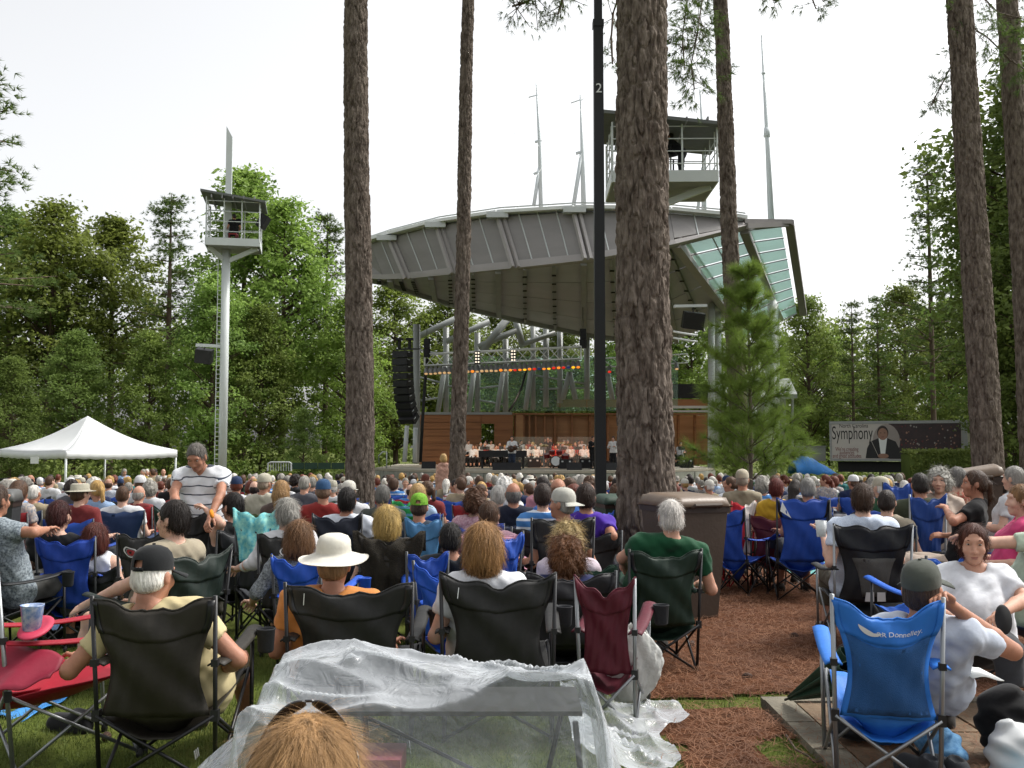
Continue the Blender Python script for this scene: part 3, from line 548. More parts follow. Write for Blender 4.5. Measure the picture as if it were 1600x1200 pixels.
# right-hand pale columns
member('column', [(1111, 735, 57), (1112, 474, 57)], .2, m_steel_l, 'pale square-topped column left of the sapling', 'column', 57)
member('column', [(1122, 700, 58), (1122, 488, 58)], .19, m_steel_l, 'second pale column partly behind the sapling', 'column', 58)
member('column', [(1203, 745, 58), (1204, 600, 58), (1208, 470, 58.5)], .33, m_steel_l, 'thick pale column carrying the glazed canopy wing', 'column', 58)
member('column', [(1213, 700, 60), (1213, 462, 60)], .2, m_steel_l, 'thin pale column just behind the thick right column', 'column', 60)
for pts in ([(1168, 640, 59), (1172, 690, 59)], [(1178, 630, 59), (1183, 700, 59)], [(1212, 745, 57), (1200, 690, 57)], [(1204, 462, 58), (1222, 500, 60)]): member('strut', pts, .13, m_steel_l, 'pale leaning strut near the right stage column', 'strut', 59, 'pale struts at the right of the stage')
member('strut', [(1112, 476, 57), (1146, 498, 60)], .15, m_steel_l, 'pale short strut joining the column to the wing beam', 'strut', 57)
for (x0, y0, x1, y1, lab) in [(1120, 520, 1196, 486, 'dark brace tube under the glazed wing, upper one'), (1130, 512, 1204, 470, 'dark brace tube under the glazed wing, lower one')]: member('brace', [(x0, y0), (x1, y1)], .09, m_steel, lab, 'brace', 59, 'braces under the glazed wing')
# side building roof at right
sbd = empty('stage_annex', tuple(P(1228, 640, 66)), 0, 'low annex roof with dark eaves beside the right column', 'building'); so = sbd.location
mb = MB(); mb.slab([P(1180, 598, 66) - so, P(1234, 597, 66) - so, P(1246, 622, 62) - so, P(1190, 626, 62) - so], (0, 0, .25)); mb.build('roof', m_steel, sbd)
for x in (1194, 1238): mb = MB(); mb.tube([P(x, 720, 64) - so, P(x, 612, 64) - so], .08); mb.build('post', m_steel, sbd)
mb = MB(); mb.slab([P(1150, 720, 68) - so, P(1228, 720, 68) - so, P(1228, 610, 68) - so, P(1150, 610, 68) - so], (0, .3, 0)); mb.build('wall', m_soffitb, sbd)
# masts above the roof
m_mast = M('mast_white', 'c9d0d2', .5, .04, 1)
def mast(pts, r, lab, extra=()):
    ps = [P(*p) for p in pts]; root = empty('roof_mast', ps[0], 0, lab, 'mast', 'pale masts above the canopy')
    mb = MB(); mb.tube([p - ps[0] for p in ps], r, 10); mb.build('shaft', m_mast, root, True)
    for nm, a, b, rr in extra: mb = MB(); mb.tube([P(*a) - ps[0], P(*b) - ps[0]], rr, 6); mb.build(nm, m_mast, root, True)
mast([(845, 324, 60), (843, 220, 60), (838, 130, 60)], [.13, .11, .04], 'pale roof mast left of the lamp post, the farther left of the pair', [('brace', (834, 322, 60), (843, 262, 60), .11), ('arm', (826, 152, 60), (841, 148, 60), .035), ('bracket', (836, 222, 60), (846, 219, 60), .08), ('bracket', (834, 272, 60), (845, 267, 60), .08)])
mast([(912, 322, 58), (910, 240, 58), (907, 148, 58)], [.15, .12, .05], 'pale roof mast right next to the black lamp post', [('brace', (896, 322, 58), (909, 240, 58), .12), ('arm', (892, 161, 58), (912, 154, 58), .035), ('bracket', (900, 240, 58), (912, 236, 58), .09)])
mast([(1205, 345, 56), (1199, 220, 56), (1190, 55, 56)], [.19, .13, .05], 'tallest pale roof mast over the right wing', [('collar', (1198, 214, 56), (1199, 200, 56), .19), ('collar', (1193, 116, 56), (1193, 113, 56), .12)])
mast([(1100, 330, 62), (1100, 240, 62), (1094, 140, 62)], [.16, .14, .06], 'pale roof mast mostly behind the spotlight platform', [('brace', (1090, 330, 62), (1098, 262, 62), .1), ('arm', (1080, 140, 62), (1096, 136, 62), .035)])
for k, (a, b) in enumerate([((840, 165, 60), (690, 345, 53)), ((843, 225, 60), (760, 335, 51)), ((908, 170, 58), (800, 333, 50)), ((1192, 120, 56), (1230, 345, 50)), ((909, 240, 58), (850, 330, 49.5))]):
    pa, pb = P(*a), P(*b); mb = MB(); mb.tube([(0, 0, 0), pb - pa], .012, 4); tag(mb.build('guy_wire', m_steel_l, None, False, pa), ['thin guy wire from the left mast to the canopy edge', 'lower guy wire of the left mast', 'upper guy wire of the mast beside the lamp post', 'guy wire of the tallest mast', 'lower guy wire of the mast beside the lamp post'][k], 'wire', 'guy wires above the canopy')
# lighting truss --------------------------------------------------------
m_alu = M('aluminium', 'd6d8d6', .45, .05, 3, metal=.1)
TA0, TA1, TB0, TB1 = P(663, 553, 55), P(908, 541, 53), P(663, 571, 55), P(908, 560, 53)
trs = empty('lighting_truss', (TA0 + TA1) / 2, 0, 'long aluminium lighting truss hanging over the stage', 'truss'); tl = trs.location; back = Vector((0, .55, 0))
for a, b in ((TA0, TA1), (TB0, TB1)):
    for bk in (Vector(), back): mb = MB(); mb.tube([a + bk - tl, b + bk - tl], .045, 6); mb.build('chord', m_alu, trs, True)
N_ = 15
for k in range(N_):
    t0, t1 = k / N_, (k + 1) / N_
    mb = MB(); mb.tube([lerp(TA0, TA1, t0) - tl, lerp(TB0, TB1, t1) - tl], .024, 5); mb.build('lacing', m_alu, trs, True)
    mb = MB(); mb.tube([lerp(TB0, TB1, t0) + back - tl, lerp(TA0, TA1, t1) + back - tl], .024, 5); mb.build('lacing', m_alu, trs, True)
for t in (0, 1):
    mb = MB(); mb.tube([lerp(TA0, TA1, t) - tl, lerp(TB0, TB1, t) - tl, lerp(TB0, TB1, t) + back - tl, lerp(TA0, TA1, t) + back - tl, lerp(TA0, TA1, t) - tl], .035, 5); mb.build('end_frame', m_alu, trs)
def chainhoist(px, py, d, ytop, lab):
    p = P(px, py, d); r = empty('chain_hoist', p, 0, lab, 'hoist', 'black motors above the truss'); mb = MB(); mb.box((0, 0, 0), (.32, .3, .55)); mb.lathe([(.18, -.75), (.2, -.5), (.2, -.3)], 8); mb.build('motor', m_blackm, r)
    mb = MB(); mb.tube([(0, 0, .27), (0, 0, P(px, ytop, d).z - p.z)], .02, 5); mb.build('chain', m_black, r)
chainhoist(667, 537, 55, 505, 'black chain hoist at the left end of the truss'); chainhoist(911, 522, 53.2, 480, 'black chain hoist at the right end of the truss')
for px in (746, 802): # blinder panels
    p = P(px, 556 if px > 780 else 559, 54.1); r = empty('blinder_light', p, 0, 'black panel of small lamps on the truss, %s of two' % ('right' if px > 780 else 'left'), 'stage light', 'blinder panels on the truss'); mb = MB(); mb.box((0, -.12, 0), (.32, .16, .7)); mb.build('housing', m_black, r)
    for i in range(2):
        for j in range(4): mb = MB(); mb.lathe([(.05, 0), (.045, .01)], 10, (-.07 + .14 * i, -.212, -.25 + .165 * j), rot=Matrix.Rotation(R(90), 3, 'X')); mb.build('lamp', M('warm_lamp', 'fff0d8', .3, 0, emit='fff0d8', estr=.6), r)
m_can = M('lamp_can', '8c8d8c', .4, .1, 8, metal=.5)
gels = {'clear': M('gel_clear', 'ffd9a8', .3, 0, emit='ffc98a', estr=.25), 'amber': M('gel_amber', 'ff9a3a', .3, 0, emit='ff8a2a', estr=.6), 'red': M('gel_red', 'd8201a', .3, 0, emit='e02a1a', estr=.45), 'blue': M('gel_blue', '20407a', .3, 0, emit='2a4a9a', estr=.15), 'yellow': M('gel_yellow', 'ffc020', .3, 0, emit='ffb820', estr=.7)}
def parcan(p, gel, lab, sc_=1.0):
    r = empty('par_can', p, 0, lab, 'stage light', 'par cans in the row below the truss'); rot = Matrix.Rotation(R(-32 + random.uniform(-8, 8)), 3, 'X'); mb = MB(); mb.lathe([(.07, .2), (.12, .12), (.14, -.16), (.155, -.2)], 10, (0, 0, -.24), rot=rot); mb.build('can', m_can, r, True)
    mb = MB(); mb.lathe([(.10, 0), (.09, -.012)], 10, rot @ Vector((0, 0, -.205)) + Vector((0, 0, -.24)), rot=rot); mb.build('lens', gels[gel], r); mb = MB(); mb.tube([(-.16, 0, -.24), (-.16, 0, 0), (.16, 0, 0), (.16, 0, -.24)], .015, 5); mb.build('yoke', m_black, r)
seq = ['clear'] * 4 + ['clear'] * 3 + ['clear', 'amber', 'clear', 'amber', 'clear', 'clear', 'clear', 'clear', 'clear', 'amber', 'clear', 'amber', 'red', 'amber', 'yellow', 'amber', 'red', 'blue', 'amber', 'yellow', 'red', 'amber', 'red', 'blue', 'yellow', 'amber']
for k, g_ in enumerate(seq):
    p = lerp(TB0, TB1, (k + .4) / len(seq)) + Vector((0, .1, -.05)); parcan(p, g_, f'{g_} glowing par can in the lamp row under the truss')
for k in range(6): p = P(952 + k * 21, 570 - k, 56); parcan(p, ['red', 'blue', 'amber', 'red', 'amber', 'clear'][k], f'{["red","blue","amber","red","amber","clear"][k]} stage lamp on the far truss near the thickest trunk')
mb = MB(); a, b = P(940, 560, 56.3), P(1075, 553, 56.3)
t2 = empty('lighting_truss', a, 0, 'second truss further right, mostly behind the thickest trunk', 'truss')
for dz in (0, -.5): mb = MB(); mb.tube([Vector((0, 0, dz)), b - a + Vector((0, 0, dz))], .045, 6); mb.build('chord', m_alu, t2, True)
for k in range(8): mb = MB(); mb.tube([(b - a) * k / 8, (b - a) * (k + 1) / 8 + Vector((0, 0, -.5))], .024, 5); mb.build('lacing', m_alu, t2)
mb = MB(); ps = [P(x, y, 56) for x, y in ((823, 578), (815, 605), (806, 625), (795, 643))]; mb.tube([p - ps[0] for p in ps], .06, 6); tag(mb.build('cable_bundle', m_black, None, True, ps[0]), 'black cable bundle drooping from the truss to the back wall', 'cable')
mb = MB(); ps = [P(x, y, 56) for x, y in ((667, 560), (664, 600), (660, 660), (657, 722))]; mb.tube([p - ps[0] for p in ps], .09, 6); tag(mb.build('cable_bundle', m_black, None, True, ps[0]), 'thick black cable hanging beside the line array down to the stage', 'cable')
# line array -------------------------------------------------------------
la = empty('line_array', P(632, 600, 54), 0, 'curved black line array of stacked speakers left of the stage', 'loudspeaker'); ll = la.location
m_grille = M('grille_black', '17181a', .7, .15, 30, bump=.5, bscale=200)
pts = [(629, 548), (629, 560), (629.2, 571), (629.6, 582), (630, 593), (630.6, 604), (631.6, 615), (633, 626), (635, 637), (637.5, 648), (640.5, 659)]
for k in range(len(pts) - 1):
    a, b = P(*pts[k], 54), P(*pts[k + 1], 54); c = (a + b) / 2; tilt = math.atan2(b.x - a.x, a.z - b.z); rot = Matrix.Rotation(-.55, 3, 'Z') @ Matrix.Rotation(.02 * k * k * .5, 3, 'X')
    mb = MB(); mb.box(c - ll, (1.0, .55, .345), rot); o = mb.build('speaker_box', m_black, la)
    mb = MB(); mb.box(c - ll + rot @ Vector((0, -.28, 0)), (.9, .02, .28), rot); mb.build('grille', m_grille, la)
    mb = MB(); mb.box(c - ll + rot @ Vector((.51, -.1, .1)), (.02, .16, .03), rot); mb.build('latch', m_steel_l, la)
for px in (624, 640): mb = MB(); mb.tube([P(px, 545, 54) - ll, P(px, 528, 54) - ll], .09, 6); mb.box(P(px, 530, 54) - ll, (.4, .3, .12)); mb.build('rigging', m_blackm, la)
mb = MB(); mb.bar(P(620, 546, 54) - ll, P(655, 545, 58) - ll, .1); mb.build('frame_bar', m_black, la)
for pts_, lab in (([(632, 722, 57), (636, 665, 57)], 'pale leaning leg below the line array, left one'), ([(648, 722, 58), (649, 668, 58)], 'pale upright leg below the line array, right one')): member('support_leg', pts_, .13, m_steel_l, lab, 'support', 57, 'legs below the line array')
# hand rail at left of stage
mb = MB(); o = P(592, 725, 54)
for pp in ([(592, 724), (592, 712), (598, 706), (604, 706), (604, 732)],): mb.tube([P(x, y, 54) - o for x, y in pp], .04, 6)
tag(mb.build('handrail', m_steel_l, None, True, o), 'pale bent handrail at the left stage steps', 'handrail')
# hanging side speakers
def hungspk(px, py, d, wpx, hpx, x0, x1, yb, lab):
    p = P(px, py, d); s = d / F; r = empty('hung_loudspeaker', p, 0, lab, 'loudspeaker', 'loudspeakers hung from brackets'); mb = MB(); mb.box((0, 0, 0), (wpx * s, .5, hpx * s), Matrix.Rotation(.25, 3, 'X') @ Matrix.Rotation(.12, 3, 'Y')); mb.build('cabinet', m_black, r)
    mb = MB(); mb.bar(P(x0, yb, d) - p, P(x1, yb - 1, d) - p, .35, .12); mb.build('bracket', m_steel_l, r); mb = MB(); mb.tube([P(px, yb, d) - p, (0, 0, 0)], .03, 5); mb.build('hanger', m_black, r)
hungspk(1083, 501, 44, 33, 26, 1053, 1104, 479, 'black box loudspeaker hanging right of the thickest trunk'); 
# platform rails near the thick trunk
for k, y in enumerate((522, 532)): member('rail', [(1052, y - 4, 47), (1075, y, 47), (1090, y + 2, 47)], .05, m_white, ['upper pale rail below the hanging loudspeaker', 'lower pale rail below the hanging loudspeaker'][k], 'rail', 47, 'pale rails')
# spotlight towers --------------------------------------------------------
m_towr = M('tower_paint', 'c2c8c6', .5, .05, 1.5)
def tower(name, cx, d, x0, x1, yfl, yroof, lab, polepx, poley, ytop, polew, dep, yaw, roofover=.25):
    s = d / F; base = P(cx, 700, d); g = G(base.x, d); W = (x1 - x0) * s; zf = P(cx, yfl, d).z - g; zr = P(cx, yroof, d).z - g; r = empty(name, (base.x, d, g), yaw, lab, 'tower', 'spotlight towers')
    pr = polew * s / 2
    mb = MB(); mb.tube([(0, .0, 0), (0, 0, zf)], pr, 16); mb.build('pole', m_towr, r, True)
    if ytop is not None: zt = P(cx, ytop, d).z - g; mb = MB(); q_ = pr * .72; mb.hexa([(.05 - q_, .15 - q_, zf), (.05 + q_, .15 - q_, zf), (.05 + q_, .15 + q_, zf), (.05 - q_, .15 + q_, zf)], [(.05 - q_, .15 - q_, zt), (.05 + q_, .15 - q_, zt - .5), (.05 + q_, .15 + q_, zt - .5), (.05 - q_, .15 + q_, zt)]); mb.build('mast_top', m_towr, r)
    ox = ((x0 + x1) / 2 - cx) * s
    mb = MB(); mb.box((ox, 0, zf - .12), (W, dep, .1)); mb.build('deck', m_soffitb, r)
    for a, b in (((-1, -1), (1, -1)), ((1, -1), (1, 1)), ((1, 1), (-1, 1)), ((-1, 1), (-1, -1))):
        mb = MB(); mb.bar((ox + a[0] * W / 2, a[1] * dep / 2, zf), (ox + b[0] * W / 2, b[1] * dep / 2, zf), .08, .34); mb.build('deck_edge', m_towr, r)
    for sx_ in (-1, 1): mb = MB(); mb.bar((0, 0, zf - .75), (ox + sx_ * W * .46, -dep * .3, zf - .18), .1, .2); mb.build('bracket', m_towr, r)
    npx = 4
    for side in (-1, 1):
        for k in range(npx):
            x = ox - W / 2 + W * k / (npx - 1); mb = MB(); mb.tube([(x, side * dep / 2, zf), (x, side * dep / 2, zr - .05 * k * (1 if ytop else -.0))], .028, 6); mb.build('post', m_towr, r)
        for q in range(1, 5): z = zf + (zr - zf) * q / 4.4; mb = MB(); mb.tube([(ox - W / 2, side * dep / 2 - .02, z), (ox + W / 2, side * dep / 2 - .02, z)], .018, 5); mb.build('rail', m_towr, r)
    for side in (-1, 1):
        for q in range(1, 5): z = zf + (zr - zf) * q / 4.4; mb = MB(); mb.tube([(ox + side * W / 2, -dep / 2, z), (ox + side * W / 2, dep / 2, z)], .018, 5); mb.build('rail', m_towr, r)
        for q in (-.33, 0, .33): mb = MB(); mb.tube([(ox + side * W / 2, q * dep, zf), (ox + side * W / 2, q * dep, zr)], .018, 5); mb.build('post', m_towr, r)
    h = roofover; mb = MB(); mb.slab([(ox - W / 2 - h, -dep / 2 - h, zr + .18), (ox + W / 2 + h, -dep / 2 - h, zr - .22), (ox + W / 2 + h, dep / 2 + h, zr - .22), (ox - W / 2 - h, dep / 2 + h, zr + .18)], (0, 0, .1)); mb.build('roof', M('tower_roof', '5f6260', .6, .1), r)
    for k in range(5): x = ox - W / 2 + W * (k + .5) / 5; mb = MB(); mb.bar((x, -dep / 2 - h, zr - .02), (x, dep / 2 + h, zr - .02), .05, .14); mb.build('roof_rib', m_soffitb, r)
    return r, ox, zf, zr, W
tl_, ox1, zf1, zr1, W1 = tower('spotlight_tower', 348, 45, 320, 400, 384, 316, 'grey spotlight mast with caged platform at left', 348, 384, 197, 13, 1.9, .2)
for k in range(46): # ladder rungs down the pole
    z = .8 + k * .2; mb = MB(); mb.tube([(-.34, -.02, z), (-.16, -.02, z)], .015, 5); mb.build('ladder_rung', m_towr, tl_)
mb = MB(); mb.tube([(-.34, -.02, .7), (-.34, -.02, zf1 - .3)], .02, 5); mb.build('ladder_rail', m_towr, tl_)
mb = MB(); mb.bar((-.15, 0, P(0, 541, 45).z - G(0, 45)), (-1.25, 0, P(0, 540, 45).z - G(0, 45)), .1, .14); mb.build('bracket_arm', m_towr, tl_)
sp = P(319, 556, 45); hs1 = empty('hung_loudspeaker', sp, 0, 'small black loudspeaker hung from the left mast', 'loudspeaker', 'loudspeakers hung from brackets'); mb = MB(); mb.box((0, 0, 0), (.72, .5, .62), Matrix.Rotation(.3, 3, 'X') @ Matrix.Rotation(.15, 3, 'Y')); mb.build('cabinet', m_black, hs1); mb = MB(); mb.tube([(0, 0, .2), (0, 0, .5)], .03, 5); mb.build('hanger', m_black, hs1)
tr_, ox2, zf2, zr2, W2 = tower('spotlight_tower', 1012, 30, 955, 1114, 292, 210, 'spotlight platform with wire cage behind the thickest trunk', 1012, 292, None, 16, 2.4, -.02, .3)
def followspot(root_world, aim, lab, s=1.0):
    r = empty('follow_spot', root_world, aim, lab, 'spotlight', 'follow spots'); rot = Matrix.Rotation(R(100), 3, 'X'); mb = MB(); mb.lathe([(.12, -.45), (.17, -.4), (.17, .1), (.13, .14), (.13, .45)], 12, (0, 0, 1.15 * s), rot=rot); mb.build('housing', m_black, r, True)
    mb = MB(); mb.tube([(-.22, 0, 1.15 * s), (-.2, 0, .9 * s), (.2, 0, .9 * s), (.22, 0, 1.15 * s)], .02, 6); mb.build('yoke', m_black, r); mb = MB(); mb.tube([(0, 0, .9 * s), (0, 0, 0)], .03, 6)
    for k in range(3): mb.tube([(0, 0, .35), (.32 * math.cos(k * 2.1), .32 * math.sin(k * 2.1), 0)], .018, 5)
    mb.build('tripod', m_black, r)
def onplat(r, x, y, z): return r.matrix_basis @ Vector((x, y, z))
followspot(onplat(tl_, ox1 + .15, .2, zf1), .3, 'black follow spot on the left spotlight mast'); followspot(onplat(tr_, ox2 + .45, .2, zf2), .3, 'black follow spot on the platform behind the thickest trunk')
fp = onplat(tl_, ox1 + W1 / 2 + .12, -.1, zf1 + 1.15); mb = MB(); mb.box((0, 0, 0), (.35, .6, .62), Matrix.Rotation(.5, 3, 'Y')); mb.box((.05, -.32, .02), (.28, .02, .5), Matrix.Rotation(.5, 3, 'Y')); tag(mb.build('tower_loudspeaker', m_black, None, False, fp), 'tilted black loudspeaker on the right side of the left mast platform', 'loudspeaker')
# ================================================================ lamp post, tent, trailer
lp = P(938, 700, 14); post = empty('lamp_post', (lp.x, 14, G(0, 14)), 0, 'tall square black lamp post with white number 2', 'lamp post'); m_post = M('post_paint', '191b1c', .45, .15, 3, spec=.4)
mb = MB(); w_ = 17.5 / F * 14; zt = CAMZ + 672 / F * 14 - G(0, 14)
mb.hexa([(-w_ / 2, -w_ / 2, 0), (w_ / 2, -w_ / 2, 0), (w_ / 2, w_ / 2, 0), (-w_ / 2, w_ / 2, 0)], [(-w_ * .43, -w_ * .43, zt), (w_ * .43, -w_ * .43, zt), (w_ * .43, w_ * .43, zt), (-w_ * .43, w_ * .43, zt)]); mb.build('shaft', m_post, post)
mb = MB(); mb.box((0, 0, zt + 1.2), (w_ * .72, w_ * .72, 2.4)); mb.build('upper_shaft', m_post, post); mb = MB(); mb.box((0, 0, zt), (w_ * 1.0, w_ * 1.0, .1)); mb.build('collar', m_post, post); mb = MB(); mb.box((0, 0, .015), (.32, .32, .03)); mb.build('base_plate', m_post, post)
mb = MB(); mb.box((0, -.25, zt + 2.4), (.25, .7, .12)); mb.build('lamp_head', m_post, post)
def text(body, size, mat, parent, loc, rot=(R(90), 0, 0), sx=1.0, sy=1.0, align='LEFT', name='lettering', ext=.002):
    c = bpy.data.curves.new('t', 'FONT'); c.body = body; c.size = size; c.align_x = align; c.extrude = ext; o = bpy.data.objects.new('t', c); COL.objects.link(o)
    dg = bpy.context.evaluated_depsgraph_get(); me = bpy.data.meshes.new_from_object(o.evaluated_get(dg)); bpy.data.objects.remove(o); bpy.data.curves.remove(c)
    ob = link(name, me, None, parent); me.materials.clear(); me.materials.append(mat); ob.location = loc; ob.rotation_euler = rot; ob.scale = (sx, sy, 1); return ob
zn = CAMZ + (695 - 137) / F * 14 - G(0, 14)
text('2', .19, m_white, post, (0, -w_ * .455 - .008, zn), sx=1.0, align='CENTER', name='number')
# tent
m_tent = M('tent_vinyl', 'e4e6e6', .55, .03, 1.0, transl=.25, bump=.15, bscale=1.5)
te = [P(103, 700, 36), P(277, 700, 40), P(165, 700, 46.5), P(-6, 700, 42)]; te = [Vector((p.x, p.y, G(0, p.y))) for p in te]; tc_ = (te[0] + te[2]) / 2; ez = P(103, 704, 36).z; pk = P(137, 650, 41)
tent = empty('canopy_tent', (tc_.x, tc_.y, G(0, 41)), 0, 'white peaked canopy tent on poles at left', 'tent'); o_ = tent.location
for i in range(4):
    a = Vector((te[i].x, te[i].y, ez)) - o_; b = Vector((te[(i + 1) % 4].x, te[(i + 1) % 4].y, ez)) - o_; c = pk - o_
    def fn(u, v, a=a, b=b, c=c):
        e = a.lerp(b, u); p = e.lerp(c, v); p.z -= .22 * math.sin(math.pi * v) + .06 * math.sin(math.pi * u) * (1 - v); return p
    mb = MB(); mb.sheet(fn, 12, 10, .01); mb.build('roof_panel', m_tent, tent, True)
    def fv(u, v, a=a, b=b):
        p = a.lerp(b, u); p.z -= .26 * v * (1 + .12 * abs(math.sin(u * 31))); p.z -= .06 * math.sin(math.pi * u); return p + Vector((0, 0, -.004))
    mb = MB(); mb.sheet(fv, 60, 2, .008); mb.build('valance', m_tent, tent, True)
    mb = MB(); mb.tube([a * .985 + Vector((0, 0, -.05)), Vector((a.x * .985, a.y * .985, te[i].z - o_.z))], .045, 8); mb.build('pole', m_towr, tent, True)
# box/bar under the tent, white sign
bx = P(48, 722, 38); mb = MB(); mb.box((0, 0, .55), (1.55, .8, 1.1)); mb.box((0, -.1, 1.14), (1.75, 1.0, .08)); tag(mb.build('service_counter', m_blackm, None, False, (bx.x, 38, G(0, 38))), 'dark service counter under the white tent', 'counter')
p = P(54, 719, 37.5); mb = MB(); mb.box((0, 0, 0), (.3, .02, .26)); tag(mb.build('notice', m_white, None, False, P(54, 719, 37.4)), 'small white notice standing on the dark counter under the tent', 'sign')
# trailer with banner
D0, D1 = 50, 47
q0, q1 = P(1297, 720, D0), P(1513, 715, D1); t0, t1 = P(1297, 657, D0), P(1513, 652, D1); dv = (q1 - q0); dv.z = 0; W3 = dv.length; ang = math.atan2(dv.y, dv.x); H3 = ((t0.z - q0.z) + (t1.z - q1.z)) / 2
trl = empty('box_trailer', (q0.x, q0.y, q0.z), ang, 'long box trailer with printed orchestra banner on its side', 'trailer')
m_trl = M('trailer_side', '9c9893', .5, .05, 1); m_trlf = M('trailer_frame', '8a8d8b', .4, .05, 1, metal=.4)
mb = MB(); mb.box((W3 / 2, 1.25, H3 / 2), (W3 - .1, 2.5, H3 - .06)); mb.build('body', m_trl, trl)
for c, d_ in (((W3 / 2, 0, H3 - .06), (W3, .08, .14)), ((W3 / 2, 0, .05), (W3, .08, .1)), ((.05, 0, H3 / 2), (.1, .085, H3)), ((W3 - .12, 0, H3 / 2), (.24, .085, H3))): mb = MB(); mb.box(c, d_); mb.build('frame_rail', m_trlf, trl)
m_bpale = M('banner_pale', 'b3aea8', .5, .04, 1); m_bdark = M('banner_dark', '1a1416', .5, .9, 2.2, col2='3a2426'); 
# half-tone to dark as banner print: pale sheet, dark sheet and a feathered border of the portrait
mb = MB(); mb.box((W3 * .225, -.006, H3 * .5), (W3 * .43, .01, H3 * .88)); mb.build('banner_sheet', m_bpale, trl)
mb = MB(); mb.box((W3 * .70, -.006, H3 * .5), (W3 * .51, .01, H3 * .88)); mb.build('banner_sheet', m_bdark, trl)
mfe = M('banner_glow', '8d8580', .5, .1, 2)
def disc(par, cx, cz, rx, rz, y, mat, name, n=20):
    mb = MB(); mb.add([(cx + rx * math.cos(6.2832 * k / n), y, cz + rz * math.sin(6.2832 * k / n)) for k in range(n)], [tuple(range(n))]); return mb.build(name, mat, par)
disc(trl, W3 * .425, H3 * .5, W3 * .10, H3 * .43, -.0135, mfe, 'print')
m_suit = M('print_suit', '171719', .6, .1, 4); m_pskin = M('print_skin', '8d6a58', .6, .1, 6); m_phair = M('print_hair', '2a211c', .6, .2, 8)
cx = W3 * .40
mb = MB(); mb.add([(cx + x * H3, -.0155, H3 * .07 + z * H3) for x, z in [(-.42, 0), (.42, 0), (.38, .25), (.30, .42), (.12, .50), (-.12, .50), (-.30, .42), (-.38, .25)]], [tuple(range(8))]); mb.build('print', m_suit, trl)
mb = MB(); mb.add([(cx + x * H3, -.0175, H3 * .07 + z * H3) for x, z in [(-.05, .05), (.04, .05), (.10, .50), (-.10, .50)]], [(0, 1, 2, 3)]); mb.build('print', m_white, trl)
disc(trl, cx, H3 * .71, H3 * .135, H3 * .175, -.019, m_phair, 'print'); disc(trl, cx, H3 * .675, H3 * .115, H3 * .15, -.0205, m_pskin, 'print'); disc(trl, cx - .0 * H3, H3 * .13, H3 * .13, H3 * .06, -.0205, m_pskin, 'print')
for ex in (-.045, .045): disc(trl, cx + ex * H3, H3 * .705, H3 * .018, H3 * .01, -.0215, m_phair, 'print', 8)
disc(trl, cx, H3 * .605, H3 * .035, H3 * .010, -.0215, M('print_lip', '6e3f38', .6), 'print', 10)
mb = MB(); mb.tube([(cx - .28 * H3, -.022, .52 * H3), (cx - .12 * H3, -.022, .14 * H3)], .012, 4); mb.build('print', m_bpale, trl)
rgt = random.Random(4); 
for k in range(110):
    x = W3 * rgt.uniform(.52, .93); z = H3 * rgt.uniform(.1, .9) * (1 if rgt.random() < .6 else .6); s = H3 * rgt.uniform(.008, .024); o = disc(trl, x, z, s, s * 1.2, -.014 - k * .00002, [m_pskin, M('print_pale', '8d8782', .6), M('print_red', '5a1f22', .6)][rgt.randrange(3)], 'print', 7)
m_ink = M('banner_ink', '1c1a1b', .6, .1); m_inkr = M('banner_ink_red', '6a2a2c', .6, .1)
text('Symphony', H3 * .40, m_ink, trl, (W3 * .018, -.016, H3 * .55), sx=.60, sy=1.2); text('North Carolina', H3 * .15, m_ink, trl, (W3 * .075, -.016, H3 * .84), sx=.75, sy=1.0)
for k, s_ in enumerate(["We're creating", 'audiences', 'and great attitudes']): text(s_, H3 * .15, m_inkr, trl, (W3 * .13, -.016, H3 * (.25 - .085 * k)), sx=.62, sy=1.0, align='CENTER')
mb = MB(); mb.box((W3 / 2, 1.25, -.3), (W3 * .9, 1.8, .5)); mb.build('chassis', m_blackm, trl)
for x in (W3 * .72, W3 * .86): mb = MB(); mb.lathe([(.25, -.15), (.48, -.14), (.5, 0), (.48, .14), (.25, .15)], 16, (x, .4, G(0, 48) + .5 - q0.z), rot=Matrix.Rotation(R(90), 3, 'X')); mb.build('wheel', m_blackm, trl)
# hedge in front of trailer, grey screens, blue tarp, green fence
def hedge(x0, x1, y0, y1, d, lab):
    a, b = P(x0, y1, d), P(x1, y0, d); n = 5200; C = np.stack([rng.uniform(a.x, b.x, n), rng.uniform(d - .5, d + .5, n), rng.uniform(G(0, d), b.z, n)], 1); f = rng.integers(0, 2, n); C[f == 0, 2] = b.z + rng.normal(0, .05, (f == 0).sum()); k = f == 1; C[k, 1] = d - .5 + rng.normal(0, .06, k.sum()); r = empty('hedge', ((a.x + b.x) / 2, d, G(0, d)), 0, lab, 'hedge'); C -= np.array(r.location)
    link('foliage', mesh_np('hf', *leaf_mesh(C, .06, .6, np.array([0, -.6, .8])), False), LEAFM[1], r); mb = MB(); mb.box((0, 0, (b.z - G(0, d)) / 2 - .05), (b.x - a.x, .9, b.z - G(0, d) - .1)); mb.build('inner_twigs', LEAFM[2], r)
hedge(1415, 1545, 706, 735, 40, 'clipped green hedge in front of the trailer')
mb = MB(); pp = P(1255, 709, 52); mb.box((0, 0, 0), (2.3, .12, .75)); mb.box((0, -.02, .39), (2.36, .16, .05)); tag(mb.build('screen_panel', m_steel, None, False, pp), 'plain grey screen panel left of the trailer', 'panel')
mb = MB(); pp = P(1272, 740, 40); s = 40 / F
